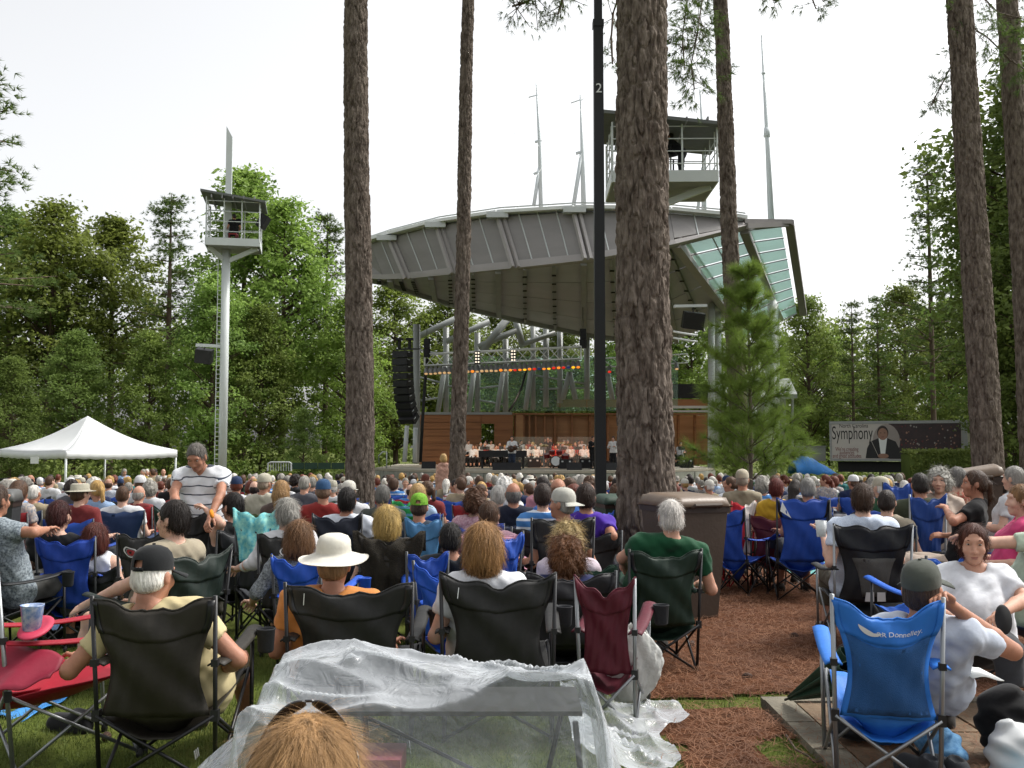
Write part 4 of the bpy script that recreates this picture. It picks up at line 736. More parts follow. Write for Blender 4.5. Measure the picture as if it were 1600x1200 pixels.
def tarp(u, v):
    x = (-34 + 66 * u) * s; h = 29 * s * (1 - (abs(u - .22) / .78) ** 1.3 if u > .22 else .55 + .45 * u / .22); y = -.7 + 1.4 * v; prof = 1 - abs(v * 2 - 1) ** 3; return Vector((x, y, h * prof + .03 * math.sin(u * 23 + v * 9)))
mb.sheet(tarp, 22, 10, .01); tag(mb.build('tarpaulin', nylon('2a74b8'), None, True, pp), 'bright blue tarpaulin draped over gear left of the trailer', 'tarpaulin')
fc = empty('barrier_fence', tuple(P(493, 735, 47)), 0, 'dark green fabric barrier fence before the wood at left', 'fence'); fo = fc.location
for k in range(4): mb = MB(); a, b = P(455 + k * 21, 733, 47), P(475 + k * 21, 723, 47); mb.box((a + b) / 2 - fo, (b.x - a.x, .04, b.z - a.z)); mb.build('panel', M('fence_green', '1f3a2c', .8, .15), fc)
bf = empty('crowd_barrier', tuple(P(437, 735, 46)), 0, 'grey crowd barrier left of the green fence', 'barrier'); fo = bf.location
mb = MB(); mb.tube([P(x, y, 46) - fo for x, y in ((418, 736), (419, 724), (423, 722), (452, 722), (455, 724), (455, 736))], .04, 6); mb.build('frame', m_steel_l, bf)
for x in range(423, 454, 4): mb = MB(); mb.tube([P(x, 736, 46) - fo, P(x, 722, 46) - fo], .015, 5); mb.build('bar', m_steel_l, bf)
# ================================================================ people: implicit bodies polygonised with surface nets
def A_(v): return np.array(v, dtype=np.float32)
def cone(a, b, ra, rb, op=1, cap=0, k=None): return ('c', A_(a), A_(b), float(ra), float(rb), op, cap, k)
def ell(c, r, Rm=None, op=1, k=None): return ('e', A_(c), A_(r), None if Rm is None else np.array(Rm, dtype=np.float32), op, 0, k)
def sdf_mesh(prims, h, k=.03, disp=None):
    lo = []; hi = []
    for p in prims:
        if p[5 if p[0] == 'c' else 4] < 0: continue
        if p[0] == 'c': r = max(p[3], p[4]); lo.append(np.minimum(p[1], p[2]) - r); hi.append(np.maximum(p[1], p[2]) + r)
        else: r = p[2].max(); lo.append(p[1] - r); hi.append(p[1] + r)
    lo = np.min(lo, 0) - 3 * h; hi = np.max(hi, 0) + 3 * h; n = np.ceil((hi - lo) / h).astype(int) + 1
    ax = [lo[i] + h * np.arange(n[i], dtype=np.float32) for i in range(3)]; Fd = np.full(n, .25, dtype=np.float32)
    for p in prims:
        iscone = p[0] == 'c'; op = p[5] if iscone else p[4]; kk = p[7 if iscone else 6] or k; mg = kk + 2.5 * h
        if iscone: r = max(p[3], p[4]); l = np.minimum(p[1], p[2]) - r - mg; u = np.maximum(p[1], p[2]) + r + mg
        else: r = p[2].max(); l = p[1] - r - mg; u = p[1] + r + mg
        i0 = np.clip(((l - lo) / h).astype(int), 0, n - 1); i1 = np.clip(((u - lo) / h).astype(int) + 2, 1, n)
        if (i1 <= i0).any(): continue
        sl = tuple(slice(i0[q], i1[q]) for q in range(3)); X = ax[0][sl[0]][:, None, None]; Y = ax[1][sl[1]][None, :, None]; Z = ax[2][sl[2]][None, None, :]
        if iscone:
            a, b, ra, rb = p[1], p[2], p[3], p[4]; ba = b - a; L2 = float(ba @ ba) + 1e-12
            tr = ((X - a[0]) * ba[0] + (Y - a[1]) * ba[1] + (Z - a[2]) * ba[2]) / L2; t = np.clip(tr, 0, 1)
            d = np.sqrt((X - a[0] - t * ba[0]) ** 2 + (Y - a[1] - t * ba[1]) ** 2 + (Z - a[2] - t * ba[2]) ** 2) - (ra + (rb - ra) * t)
            if p[6]: d = np.maximum(d, (tr - 1) * math.sqrt(L2))
        else:
            c, rr, Rm = p[1], p[2], p[3]; q = [X - c[0], Y - c[1], Z - c[2]]
            if Rm is not None: q = [q[0] * Rm[0, i] + q[1] * Rm[1, i] + q[2] * Rm[2, i] for i in range(3)]
            k0 = np.sqrt((q[0] / rr[0]) ** 2 + (q[1] / rr[1]) ** 2 + (q[2] / rr[2]) ** 2); k1 = np.sqrt((q[0] / rr[0] ** 2) ** 2 + (q[1] / rr[1] ** 2) ** 2 + (q[2] / rr[2] ** 2) ** 2) + 1e-6; d = k0 * (k0 - 1) / k1
        f = Fd[sl]
        if op < 0: d = -d; hh = np.maximum(kk - np.abs(f - d), 0) / kk; Fd[sl] = np.maximum(f, d) + hh * hh * kk * .25
        else: hh = np.maximum(kk - np.abs(f - d), 0) / kk; Fd[sl] = np.minimum(f, d) - hh * hh * kk * .25
    if disp is not None: Fd = Fd + disp(ax[0][:, None, None], ax[1][None, :, None], ax[2][None, None, :]).astype(np.float32)
    for q in range(3):
        s_ = [slice(None)] * 3
        for e in (0, -1): s_[q] = e; Fd[tuple(s_)] = np.maximum(Fd[tuple(s_)], .01)
    return nets(Fd, lo, h)
def nets(Fd, lo, h):
    S = Fd < 0; n = np.array(Fd.shape)
    cnt = sum(S[dx:n[0] - 1 + dx, dy:n[1] - 1 + dy, dz:n[2] - 1 + dz].astype(np.int8) for dx in (0, 1) for dy in (0, 1) for dz in (0, 1))
    act = np.argwhere((cnt > 0) & (cnt < 8)); idx = np.full(n - 1, -1, dtype=np.int32); idx[tuple(act.T)] = np.arange(len(act))
    cv = {}
    for dx in (0, 1):
        for dy in (0, 1):
            for dz in (0, 1): cv[(dx, dy, dz)] = Fd[act[:, 0] + dx, act[:, 1] + dy, act[:, 2] + dz]
    pos = np.zeros((len(act), 3), np.float32); num = np.zeros((len(act), 1), np.float32); K = list(cv)
    for i in range(8):
        for j in range(i + 1, 8):
            a, b = K[i], K[j]
            if sum(x != y for x, y in zip(a, b)) != 1: continue
            fa, fb_ = cv[a], cv[b]; m = (fa < 0) != (fb_ < 0); t = np.where(m, fa / np.where(m, fa - fb_, 1), 0)[:, None]
            pos += np.where(m[:, None], np.array(a, np.float32) + t * (np.array(b, np.float32) - np.array(a, np.float32)), 0); num += m[:, None]
    V = lo + h * (act + pos / num); Q = []
    for axq in range(3):
        o1, o2 = (axq + 1) % 3, (axq + 2) % 3; s0 = [slice(1, -1)] * 3; s1 = [slice(1, -1)] * 3; s0[axq] = slice(0, -1); s1[axq] = slice(1, None)
        a, b = S[tuple(s0)], S[tuple(s1)]; e = np.argwhere(a != b); off = np.array([1, 1, 1]); off[axq] = 0; g = e + off; flip = a[tuple(e.T)]
        d1 = np.zeros(3, int); d1[o1] = 1; d2 = np.zeros(3, int); d2[o2] = 1
        q = np.stack([idx[tuple((g - d1 - d2).T)], idx[tuple((g - d2).T)], idx[tuple(g.T)], idx[tuple((g - d1).T)]], 1); q[~flip] = q[~flip][:, ::-1]; Q.append(q[(q >= 0).all(1)])
    return V, np.concatenate(Q)
# ---- templates in head / hand space (y forward, z up, origin at the middle of the head / the wrist)
def head_prims(f=0):
    j = .93 if f else 1.0
    return [ell((0, -.012, .022), (.077, .096, .098)), ell((0, .024, -.040), (.060 * j, .068, .078), k=.04), ell((0, .062, -.098), (.026 * j, .024, .020), k=.03), cone((0, -.015, -.07), (0, -.03, -.19), .055 * j, .058 * j, k=.03),
            ell((-.034, .094, .012), (.019, .016, .013), op=-1, k=.014), ell((.034, .094, .012), (.019, .016, .013), op=-1, k=.014), cone((0, .088, .012), (0, .108, -.032), .007, .011, k=.012), ell((-.014, .094, -.036), (.010, .010, .008), k=.01), ell((.014, .094, -.036), (.010, .010, .008), k=.01),
            cone((-.045, .078, .034), (.045, .078, .034), .010, .010, k=.02), ell((0, .085, -.064), (.024, .011, .006), k=.008), ell((0, .084, -.076), (.020, .011, .007), k=.008), ell((-.042, .066, -.030), (.022, .018, .022), k=.02), ell((.042, .066, -.030), (.022, .018, .022), k=.02),
            ell((-.080, -.008, -.008), (.011, .020, .032), k=.008), ell((.080, -.008, -.008), (.011, .020, .032), k=.008)]
HT = {}
def headT(f, res):
    if (f, res) not in HT: HT[(f, res)] = sdf_mesh(head_prims(f), res, .02)
    return HT[(f, res)]
def handT(side, curl, res=.0055):
    key = ('h', side, curl, res)
    if key in HT: return HT[key]
    pr = [cone((0, -.05, 0), (0, .01, 0), .027, .026), ell((0, .05, 0), (.042, .052, .016)), cone((-.028, .03, 0), (-.028, .085, 0), .013, .012), cone((.028, .03, 0), (.028, .085, 0), .012, .011)]
    for i, (x, l) in enumerate(((-.0315, .062), (-.0105, .074), (.0105, .070), (.0315, .054))):
        x *= side; a = np.array([x, .088, 0.]); ang = .25 + .1 * i * .3
        for s in range(3): ang += curl * (.55 + .1 * s); b = a + l * (.45, .33, .25)[s] * np.array([x * 1.2, math.cos(ang), -math.sin(ang)]); pr.append(cone(a, b, .0092 - .0008 * s, .0086 - .0009 * s, k=.004)); a = b
    a = np.array([-.032 * side, .02, -.004])
    for s, (dx, dy, dz) in enumerate(((-.026, .028, -.008), (-.010, .030, -.010 - .012 * curl), (.004 * curl, .022, -.006 - .01 * curl))): b = a + np.array([dx * side, dy, dz]); pr.append(cone(a, b, .0125 - .0015 * s, .011 - .0012 * s, k=.006)); a = b
    HT[key] = sdf_mesh(pr, res, .008); return HT[key]
HAIRP = {
 'short': dict(add=[ell((0, -.016, .028), (.085, .104, .106)), ell((0, -.05, -.03), (.078, .062, .06), k=.03)], cut=[ell((0, .115, -.045), (.085, .085, .115), op=-1, k=.02), ell((0, .01, -.14), (.14, .10, .085), op=-1, k=.02)]),
 'crop': dict(add=[ell((0, -.014, .026), (.081, .101, .102)), ell((0, -.05, -.03), (.075, .058, .05), k=.03)], cut=[ell((0, .118, -.035), (.09, .085, .115), op=-1, k=.02), ell((0, .02, -.14), (.14, .10, .095), op=-1, k=.02)]),
 'bald': dict(add=[ell((0, -.02, .0), (.081, .094, .07)), ell((0, -.05, -.04), (.075, .057, .06), k=.03)], cut=[ell((0, .095, -.0), (.11, .095, .13), op=-1, k=.02), ell((0, .02, -.14), (.14, .10, .095), op=-1, k=.02), ell((0, .01, .11), (.075, .085, .075), op=-1, k=.02), ell((0, .03, .10), (.12, .06, .12), op=-1, k=.02)]),
 'bob': dict(add=[ell((0, -.02, .024), (.100, .116, .118)), ell((0, -.035, -.045), (.104, .094, .080), k=.05), ell((0, -.06, -.075), (.085, .06, .05), k=.04)], cut=[ell((0, .125, -.06), (.080, .10, .145), op=-1, k=.02), ell((0, .02, -.19), (.16, .13, .085), op=-1, k=.02)]),
 'curly': dict(add=[ell((0, -.02, .03), (.105, .120, .120)), ell((0, -.045, -.03), (.108, .095, .085), k=.05)], cut=[ell((0, .122, -.06), (.078, .10, .13), op=-1, k=.02), ell((0, .02, -.18), (.16, .13, .085), op=-1, k=.02)]),
 'long': dict(add=[ell((0, -.02, .024), (.096, .112, .114)), ell((0, -.045, -.06), (.096, .085, .09), k=.05), cone((0, -.075, -.06), (0, -.10, -.25), .085, .06, k=.05)], cut=[ell((0, .118, -.08), (.072, .10, .15), op=-1, k=.02)]),
 'pony': dict(add=[ell((0, -.016, .026), (.084, .104, .104)), ell((0, -.05, -.02), (.078, .062, .06), k=.03), ell((0, -.118, .0), (.025, .025, .025), k=.02), cone((0, -.125, -.005), (.01, -.14, -.12), .034, .024, k=.02), cone((.01, -.14, -.12), (0, -.12, -.2), .024, .008, k=.02)], cut=[ell((0, .115, -.045), (.080, .085, .115), op=-1, k=.02), ell((0, .125, -.02), (.078, .08, .13), op=-1, k=.02), ell((0, .02, -.15), (.14, .115, .085), op=-1, k=.02)]),
}
def hairT(style, res, strands=0, hat=False):
    key = ('hair', style, res, strands, hat)
    if key in HT: return HT[key]
    d = HAIRP[style]; amp = .010 if style == 'curly' else .0035
    def disp(X, Y, Z):
        an = np.arctan2(X, -(Y + .02)); fr = 26 if style != 'curly' else 9
        base = amp * np.sin(an * fr + 3 * np.sin(Z * 25 + an * 2)) * (.5 + .5 * np.sin(an * 7 + Z * 18))
        return base + (amp * .8 * np.sin(X * 95 + 2 * np.sin(Z * 80)) * np.sin(Z * 100 + Y * 70) if style == 'curly' else 0)
    V, Q = sdf_mesh(d['add'] + d['cut'] + ([ell((0, -.01, .13), (.15, .17, .105), op=-1, k=.008)] if hat else []), res, .02, disp)
    if strands:
        e1 = V[Q[:, 1]] - V[Q[:, 0]]; e2 = V[Q[:, 3]] - V[Q[:, 0]]; N = unit(np.cross(e1, e2)); c = V[Q].mean(1); out = c - np.array([0, -.02, .0]); ok = (N * out).sum(1) > .02
        pick = np.random.default_rng(len(style)).choice(np.argwhere(ok)[:, 0], strands); rg_ = np.random.default_rng(3); P0 = c[pick] + rg_.normal(0, res * .4, (strands, 3)); Nn = N[pick]
        crown = np.array([0, -.03, .13]); flow = unit((P0 - crown) * np.array([1, 1, .6]) + np.array([0, 0, -.06]) + rg_.normal(0, .03 if style != 'curly' else .09, (strands, 3))); pts = [P0]; step = .016 if style in ('crop', 'short', 'bald') else .026
        nseg = 3 if strands < 8000 else 5; cur = P0; fl = flow
        for q in range(nseg):
            t = unit(fl - Nn * (fl * Nn).sum(1, keepdims=True)); cur = cur + t * step + Nn * (.0012 if style in ('crop', 'short', 'bald') else .0006) + rg_.normal(0, .0008 if style != 'curly' else .003, (strands, 3)); pts.append(cur); fl = fl + np.array([0, 0, -.25])
        s = unit(np.cross(flow, Nn)) * (.0013 if strands < 8000 else .0005); rows = [np.stack([p - s * (1 - .25 * i), p + s * (1 - .25 * i)], 1) for i, p in enumerate(pts)]; Vs = np.stack(rows, 1).reshape(-1, 3); b0 = np.arange(strands)[:, None] * (2 * (nseg + 1)); Qs = np.concatenate([b0 + np.array([2 * i, 2 * i + 1, 2 * i + 3, 2 * i + 2]) for i in range(nseg)])
        bad = ((np.stack(pts, 1)[:, :, 1] > .055) & (np.stack(pts, 1)[:, :, 2] < .075)).any(1); Qs = Qs[~np.tile(bad, nseg)]
        V, Q = cat([(V, Q), (Vs.astype(np.float32), Qs)])
    HT[key] = (V, Q); return HT[key]
def xf(T, Rm, t, s=1.0): return (T[0] * s) @ np.array(Rm, dtype=np.float32).T + np.array(t, dtype=np.float32), T[1]
def frame(yd, zd):
    y = unit(np.array(yd, float)); x = unit(np.cross(y, np.array(zd, float))); z = np.cross(x, y); return np.stack([x, y, z], 1)
def eulerR(yaw, pitch, roll=0): return np.array(Matrix.Rotation(yaw, 3, 'Z') @ Matrix.Rotation(pitch, 3, 'X') @ Matrix.Rotation(roll, 3, 'Y'))
def make_person(pose='sit', hip=(0, 0, .46), head=None, hyaw=0, hpitch=0, hroll=0, f=0, fat=1.0, sw=1.0, armL='rest', armR='rest', legs='sit', sleeve=.55, leg_len=.8, hair='short', res=.014, hres=.007, strands=0, hand=True, curl=.6, neck=.085, top=True, shoes=True, skirt=False, hat=None, facing_face=False, bottom=True, hemdrop=.02):
    """returns dict part -> (V, Q) in the person's own space (x right, y forward, z up, origin on the ground)"""
    H = np.array(hip, float); head = np.array(head if head is not None else ((0, -.14, 1.17) if pose == 'sit' else (0, .02, 1.62)), float); Rh = eulerR(hyaw, hpitch, hroll)
    N0 = head + Rh @ np.array([0, -.03, -.158]); u = unit(N0 - H); L = np.linalg.norm(N0 - H); side = unit(np.array([1, 0, 0]) - u * u[0]); fw = np.cross(u, side)
    if fw[1] < 0 and pose == 'sit': fw = -fw
    def T(x, t, y=0.0): return H + side * x + u * (L * t) + fw * y
    shw = (.158 if f else .178) * sw; tr = fat * (.93 if f else 1.0)
    def torso(e, lo=True):
        pr = []
        for s in (-1, 1):
            pr += [cone(T(s * .075 * tr, .0), T(s * .062 * tr, .38), .125 * tr + e, .105 * tr + e, k=.06), cone(T(s * .062 * tr, .38), T(s * .08 * sw, .74), .108 * tr + e, .105 + e, k=.06), cone(T(s * .035, .97, -.01), T(s * shw, .87), .050 + e, .066 + e, k=.05)]
            if f: pr.append(ell(T(s * .07, .64, .09), np.array([.062, .05, .06]) + e, k=.05))
        if fat > 1.05: pr.append(ell(T(0, .28, .08), np.array([.15, .12, .14]) * fat + e, k=.06))
        return pr
    J = {}
    for s, arm, nm in ((-1, armL, 'L'), (1, armR, 'R')):
        Sh = T(s * shw, .87)
        if arm == 'rest': E = Sh + np.array([s * .10, .02, -.26]); W = E + np.array([-s * .03, .24, .0])
        elif arm == 'lap': E = Sh + np.array([s * .07, .03, -.27]); W = E + np.array([-s * .15, .2, -.04])
        elif arm == 'down': E = Sh + np.array([s * .05, -.02, -.29]); W = E + np.array([s * .0, .06, -.25])
        elif arm == 'up': E = Sh + np.array([s * .1, .22, -.12]); W = E + np.array([-s * .1, .1, .22])
        elif arm == 'play': E = Sh + np.array([s * .1, .08, -.25]); W = E + np.array([-s * .12, .2, .05])
        else: E, W = np.array(arm[0], float), np.array(arm[1], float)
        J[nm] = (Sh, E, W)
    if isinstance(legs, dict): KL = legs
    elif legs == 'sit': KL = {'L': (H + (-.14, .43, .03), np.array([H[0] - .15, H[1] + .50, .08])), 'R': (H + (.14, .43, .03), np.array([H[0] + .15, H[1] + .46, .08]))}
    elif legs == 'out': KL = {'L': (H + (-.13, .43, .04), np.array([H[0] - .14, H[1] + .72, .09])), 'R': (H + (.13, .43, .04), np.array([H[0] + .12, H[1] + .68, .09]))}
    elif legs == 'cross': KL = {'L': (H + (-.12, .43, .03), np.array([H[0] - .12, H[1] + .48, .08])), 'R': (H + (.02, .44, .14), np.array([H[0] - .2, H[1] + .62, .30]))}
    else: KL = {'L': (np.array([-.10, .02, .50]), np.array([-.11, -.02, .08])), 'R': (np.array([.10, .03, .50]), np.array([.11, .0, .08]))}
    body = torso(0); out = {}
    body.append(cone(T(0, .9), head + Rh @ np.array([0, -.025, -.10]), .066 if not f else .058, .055 if not f else .049, k=.03))
    for nm in 'LR':
        Sh, E, W = J[nm]; m = Sh + (E - Sh) * .5; body += [cone(Sh, E, .053 * (.9 if f else 1) * (1 + .4 * (fat - 1)), .039, k=.03), cone(E, E + (W - E) * .35, .040, .041, k=.02), cone(E + (W - E) * .35, W, .041, .027, k=.02)]
    for nm, s in (('L', -1), ('R', 1)):
        Kn, An = KL[nm]; Hp = T(s * .085 * tr, .0); body += [cone(Hp, Kn, .085 * (1 + .5 * (fat - 1)), .056, k=.04), cone(Kn, Kn + (An - Kn) * .35, .054, .055, k=.03), cone(Kn + (An - Kn) * .35, An, .055, .037, k=.03)]
    bm = sdf_mesh(body, max(res, .012), .03); parts = [bm, xf(headT(f, hres), Rh, head)]
    if hand:
        for nm, s in (('L', -1), ('R', 1)):
            Sh, E, W = J[nm]; d = W - E; inn = np.array([-s * .5, 0, .8]); inn = inn if abs(unit(d) @ unit(inn)) < .95 else np.array([-s, .2, 0]); parts.append(xf(handT(-s, curl, .0055 if res < .016 else .010), frame(d, inn), W + unit(d) * .03, .95 if f else 1.03))
    out['body'] = cat(parts)
    ph = rng.uniform(0, 6)
    wr = lambda X, Y, Z: .0045 * np.sin(Z * 46 + X * 22 + ph + 2.5 * np.sin(Y * 17 + X * 9 + ph)) * (.6 + .4 * np.sin(X * 11 + Z * 7 + ph)) + .004 * np.sin(X * 38 - Z * 25 + Y * 20 + ph + 1.5 * np.sin(Z * 19)) + .0025 * np.sin(X * 71 + Z * 63 + 2 * np.sin(Y * 40))
    if top:
        sh = torso(.019)
        for nm in 'LR':
            Sh, E, W = J[nm]
            if sleeve > 0:
                fr = min(sleeve, 1.0); sh.append(cone(Sh, Sh + (E - Sh) * fr, .070 * (1 + .4 * (fat - 1)), .064 - .012 * (sleeve > 1), cap=1 if sleeve <= 1 else 0, k=.03))
                if sleeve > 1: sh.append(cone(E, E + (W - E) * min(1, sleeve - 1), .054, .042, cap=1, k=.02))
        sh.append(ell(T(0, 1.11, .025 if not f else .05), (.072, .08, .080) if not f else (.088, .095, .11), op=-1, k=.012))
        if sleeve <= 0:
            for s in (-1, 1): sh.append(ell(T(s * (shw + .055), .86), (.075, .09, .13), op=-1, k=.015))
        out['shirt'] = sdf_mesh(sh, res, .03, wr)
    if bottom:
        tp = [cone(T(-.07 * tr, -.06), T(.07 * tr, -.06), .128 * tr, .128 * tr, k=.05), cone(T(-.065 * tr, .08), T(.065 * tr, .08), .115 * tr, .115 * tr, k=.05)]
        for nm, s in (('L', -1), ('R', 1)):
            Kn, An = KL[nm]; Hp = T(s * .085 * tr, .0); fr = min(1, leg_len * 2); tp.append(cone(Hp, Hp + (Kn - Hp) * fr, .104 * (1 + .5 * (fat - 1)), .084 if leg_len >= .5 else .092, cap=1 if leg_len < .5 else 0, k=.04))
            if leg_len > .5: f2 = min(1, (leg_len - .5) * 2); tp.append(cone(Kn, Kn + (An - Kn) * f2, .084, .066, cap=1, k=.03))
        if skirt: tp.append(cone(T(0, .05), (KL['L'][0] + KL['R'][0]) / 2 + (0, 0, -.02), .14, .21, cap=1, k=.05))
        out['skirt' if skirt else 'trousers'] = sdf_mesh(tp, max(res, .013), .03, wr)
    if shoes:
        for nm, s in (('L', -1), ('R', 1)):
            Kn, An = KL[nm]; fd = np.array([s * .12, 1, 0]) if pose != 'x' else 0; fd = unit(fd); hl = An + (0, 0, -.035) - fd * .03; toe = An + fd * .17 + np.array([0, 0, -.045])
            out['shoe' + nm] = sdf_mesh([cone(hl, toe, .045, .038, k=.02), cone(An, hl, .045, .045, k=.02), cone(hl + (0, 0, -.022), toe + (0, 0, -.012), .046, .036, k=.01)], max(.010, res * .7), .02)
    if hair: hp = hairT(hair, hres if hres > .006 else .0065, 0 if hat else strands, bool(hat)); out['hair'] = xf(hp, Rh, head)
    out['_'] = dict(head=head, Rh=Rh, J=J, T=T, H=H, KL=KL)
    return out
# ---- hats, in head space
def mb_head(mb, pr): 
    V = np.array(mb.v, dtype=np.float32) @ np.array(pr['Rh'], dtype=np.float32).T + np.array(pr['head'], dtype=np.float32); me = bpy.data.meshes.new('hat'); me.from_pydata([tuple(v) for v in V], [], mb.f); me.polygons.foreach_set('use_smooth', [True] * len(mb.f))
    if any(mb.mi): me.polygons.foreach_set('material_index', mb.mi)
    me.update(); return me
def cap_mb(back=False, opening=True):
    mb = MB(); n = 24; prof = [(.092, .012), (.0925, .03), (.090, .06), (.080, .09), (.060, .112), (.03, .124), (.0, .127)]
    vs = []; fs = []
    for r, z in prof:
        for k in range(n): t = 6.28319 * k / n; seam = 1 + .012 * abs(math.sin(t * 3)); vs.append((r * math.cos(t) * .93 * seam, r * math.sin(t) * 1.16 * seam - .012, z + .018))
    for i in range(len(prof) - 1):
        for k in range(n):
            if opening and i < 2 and k in ((5, 6) if back else (17, 18)): continue
            fs.append((i * n + k, i * n + (k + 1) % n, (i + 1) * n + (k + 1) % n, (i + 1) * n + k))
    mb.add(vs, fs); mb.lathe([(.008, .145), (.008, .15), (0, .152)], 8, (0, -.012, 0)); sgn = -1 if back else 1
    def bill(u, v): a = (u - .5) * 2.1; r0 = .088; r = r0 + .078 * v * math.cos(a * .62); return Vector((math.sin(a) * r * .98, sgn * (math.cos(a) * r * 1.12) - .012, .030 - .022 * v - .018 * abs(a) ** 2 * (.3 + v * .4)))
    mb.sheet(bill, 12, 5, .004)
    if opening:
        def strap(u, v): a = (u - .5) * .62; return Vector((math.sin(a) * .091, -sgn * math.cos(a) * .107 - .012, .026 + .018 * v))
        mb.sheet(strap, 5, 1, .003)
    return mb
def boonie_mb():
    mb = MB(); n = 36; prof = [(.20, .004), (.196, .0), (.165, .012), (.125, .030), (.100, .040), (.101, .048), (.098, .070), (.0985, .072), (.094, .105), (.080, .128), (.050, .140), (.0, .143)]
    vs = []; fs = []
    for i, (r, z) in enumerate(prof):
        for k in range(n): t = 6.28319 * k / n; wv = (.010 * math.sin(2 * t + 1.2) + .006 * math.sin(3 * t)) * max(0, (r - .1) / .1); q = 1 + .015 * math.sin(5 * t + z * 60) * (z > .05); vs.append((r * math.cos(t) * .93 * q, r * math.sin(t) * 1.08 * q - .01, z + .025 + wv))
    for i in range(len(prof) - 1):
        for k in range(n): fs.append((i * n + k, i * n + (k + 1) % n, (i + 1) * n + (k + 1) % n, (i + 1) * n + k))
    mb.add(vs, fs); return mb
def strawhat_mb():
    mb = MB(); mb.lathe([(.16, .03), (.158, .026), (.10, .04), (.097, .05), (.094, .10), (.075, .115), (.0, .112)], 28, (0, -.01, 0), sx=.95, sy=1.1); return mb
def visor_mb():
    return cap_mb(False, True)
HATS = {'cap': lambda: cap_mb(False), 'backcap': lambda: cap_mb(True), 'closedcap': lambda: cap_mb(False, False), 'boonie': boonie_mb, 'straw': strawhat_mb}
m_eyew = M('eye_white', 'a89f97', .25, .02); m_iris = M('eye_iris', '2e2118', .25, .1); m_lip = M('lip', '8f5a50', .5, .1); m_lens = M('lens_dark', '1a1414', .1, .1, spec=.8)
def face_parts(root, pr, brow='4a3524', glasses=False):
    Rh, c = np.array(pr['_']['Rh']), pr['_']['head']
    def put(V, Q, name, mat): me = mesh_np(name, (np.array(V) @ Rh.T + c), Q); return link(name, me, mat, root)
    for s in (-1, 1):
        v, q = sdf_mesh([ell((s * .033, .0765, .012), (.0125, .0105, .0058))], .0022, .004); e = put(v, q, 'eye', m_eyew)
        v, q = sdf_mesh([ell((s * .033, .0855, .012), (.0056, .0028, .0052))], .0015, .003); put(v, q, 'iris', m_iris).parent = e
        v, q = sdf_mesh([cone((s * .016, .088, .033), (s * .034, .0855, .038), .003, .0035, k=.004), cone((s * .034, .0855, .038), (s * .05, .074, .033), .0035, .002, k=.004)], .002, .004); put(v, q, 'eyebrow', haircol(brow))
    v, q = sdf_mesh([ell((0, .0905, -.0655), (.023, .006, .0042)), ell((0, .0895, -.0745), (.019, .007, .0052))], .0022, .003); put(v, q, 'lips', m_lip)
    if glasses:
        mb = MB()
        for s in (-1, 1): mb.tube([Vector((s * .034 + .024 * math.cos(a), .103 - .004 * abs(math.cos(a)), .012 + .019 * math.sin(a))) for a in [i * .4488 for i in range(15)]], .0018, 5); mb.tube([(s * .058, .098, .016), (s * .080, .03, .018), (s * .083, -.01, .006)], .0016, 5)
        mb.tube([(-.010, .106, .014), (.010, .106, .014)], .0018, 5); link('glasses', mb_head(mb, pr['_']), m_tube_g, root)
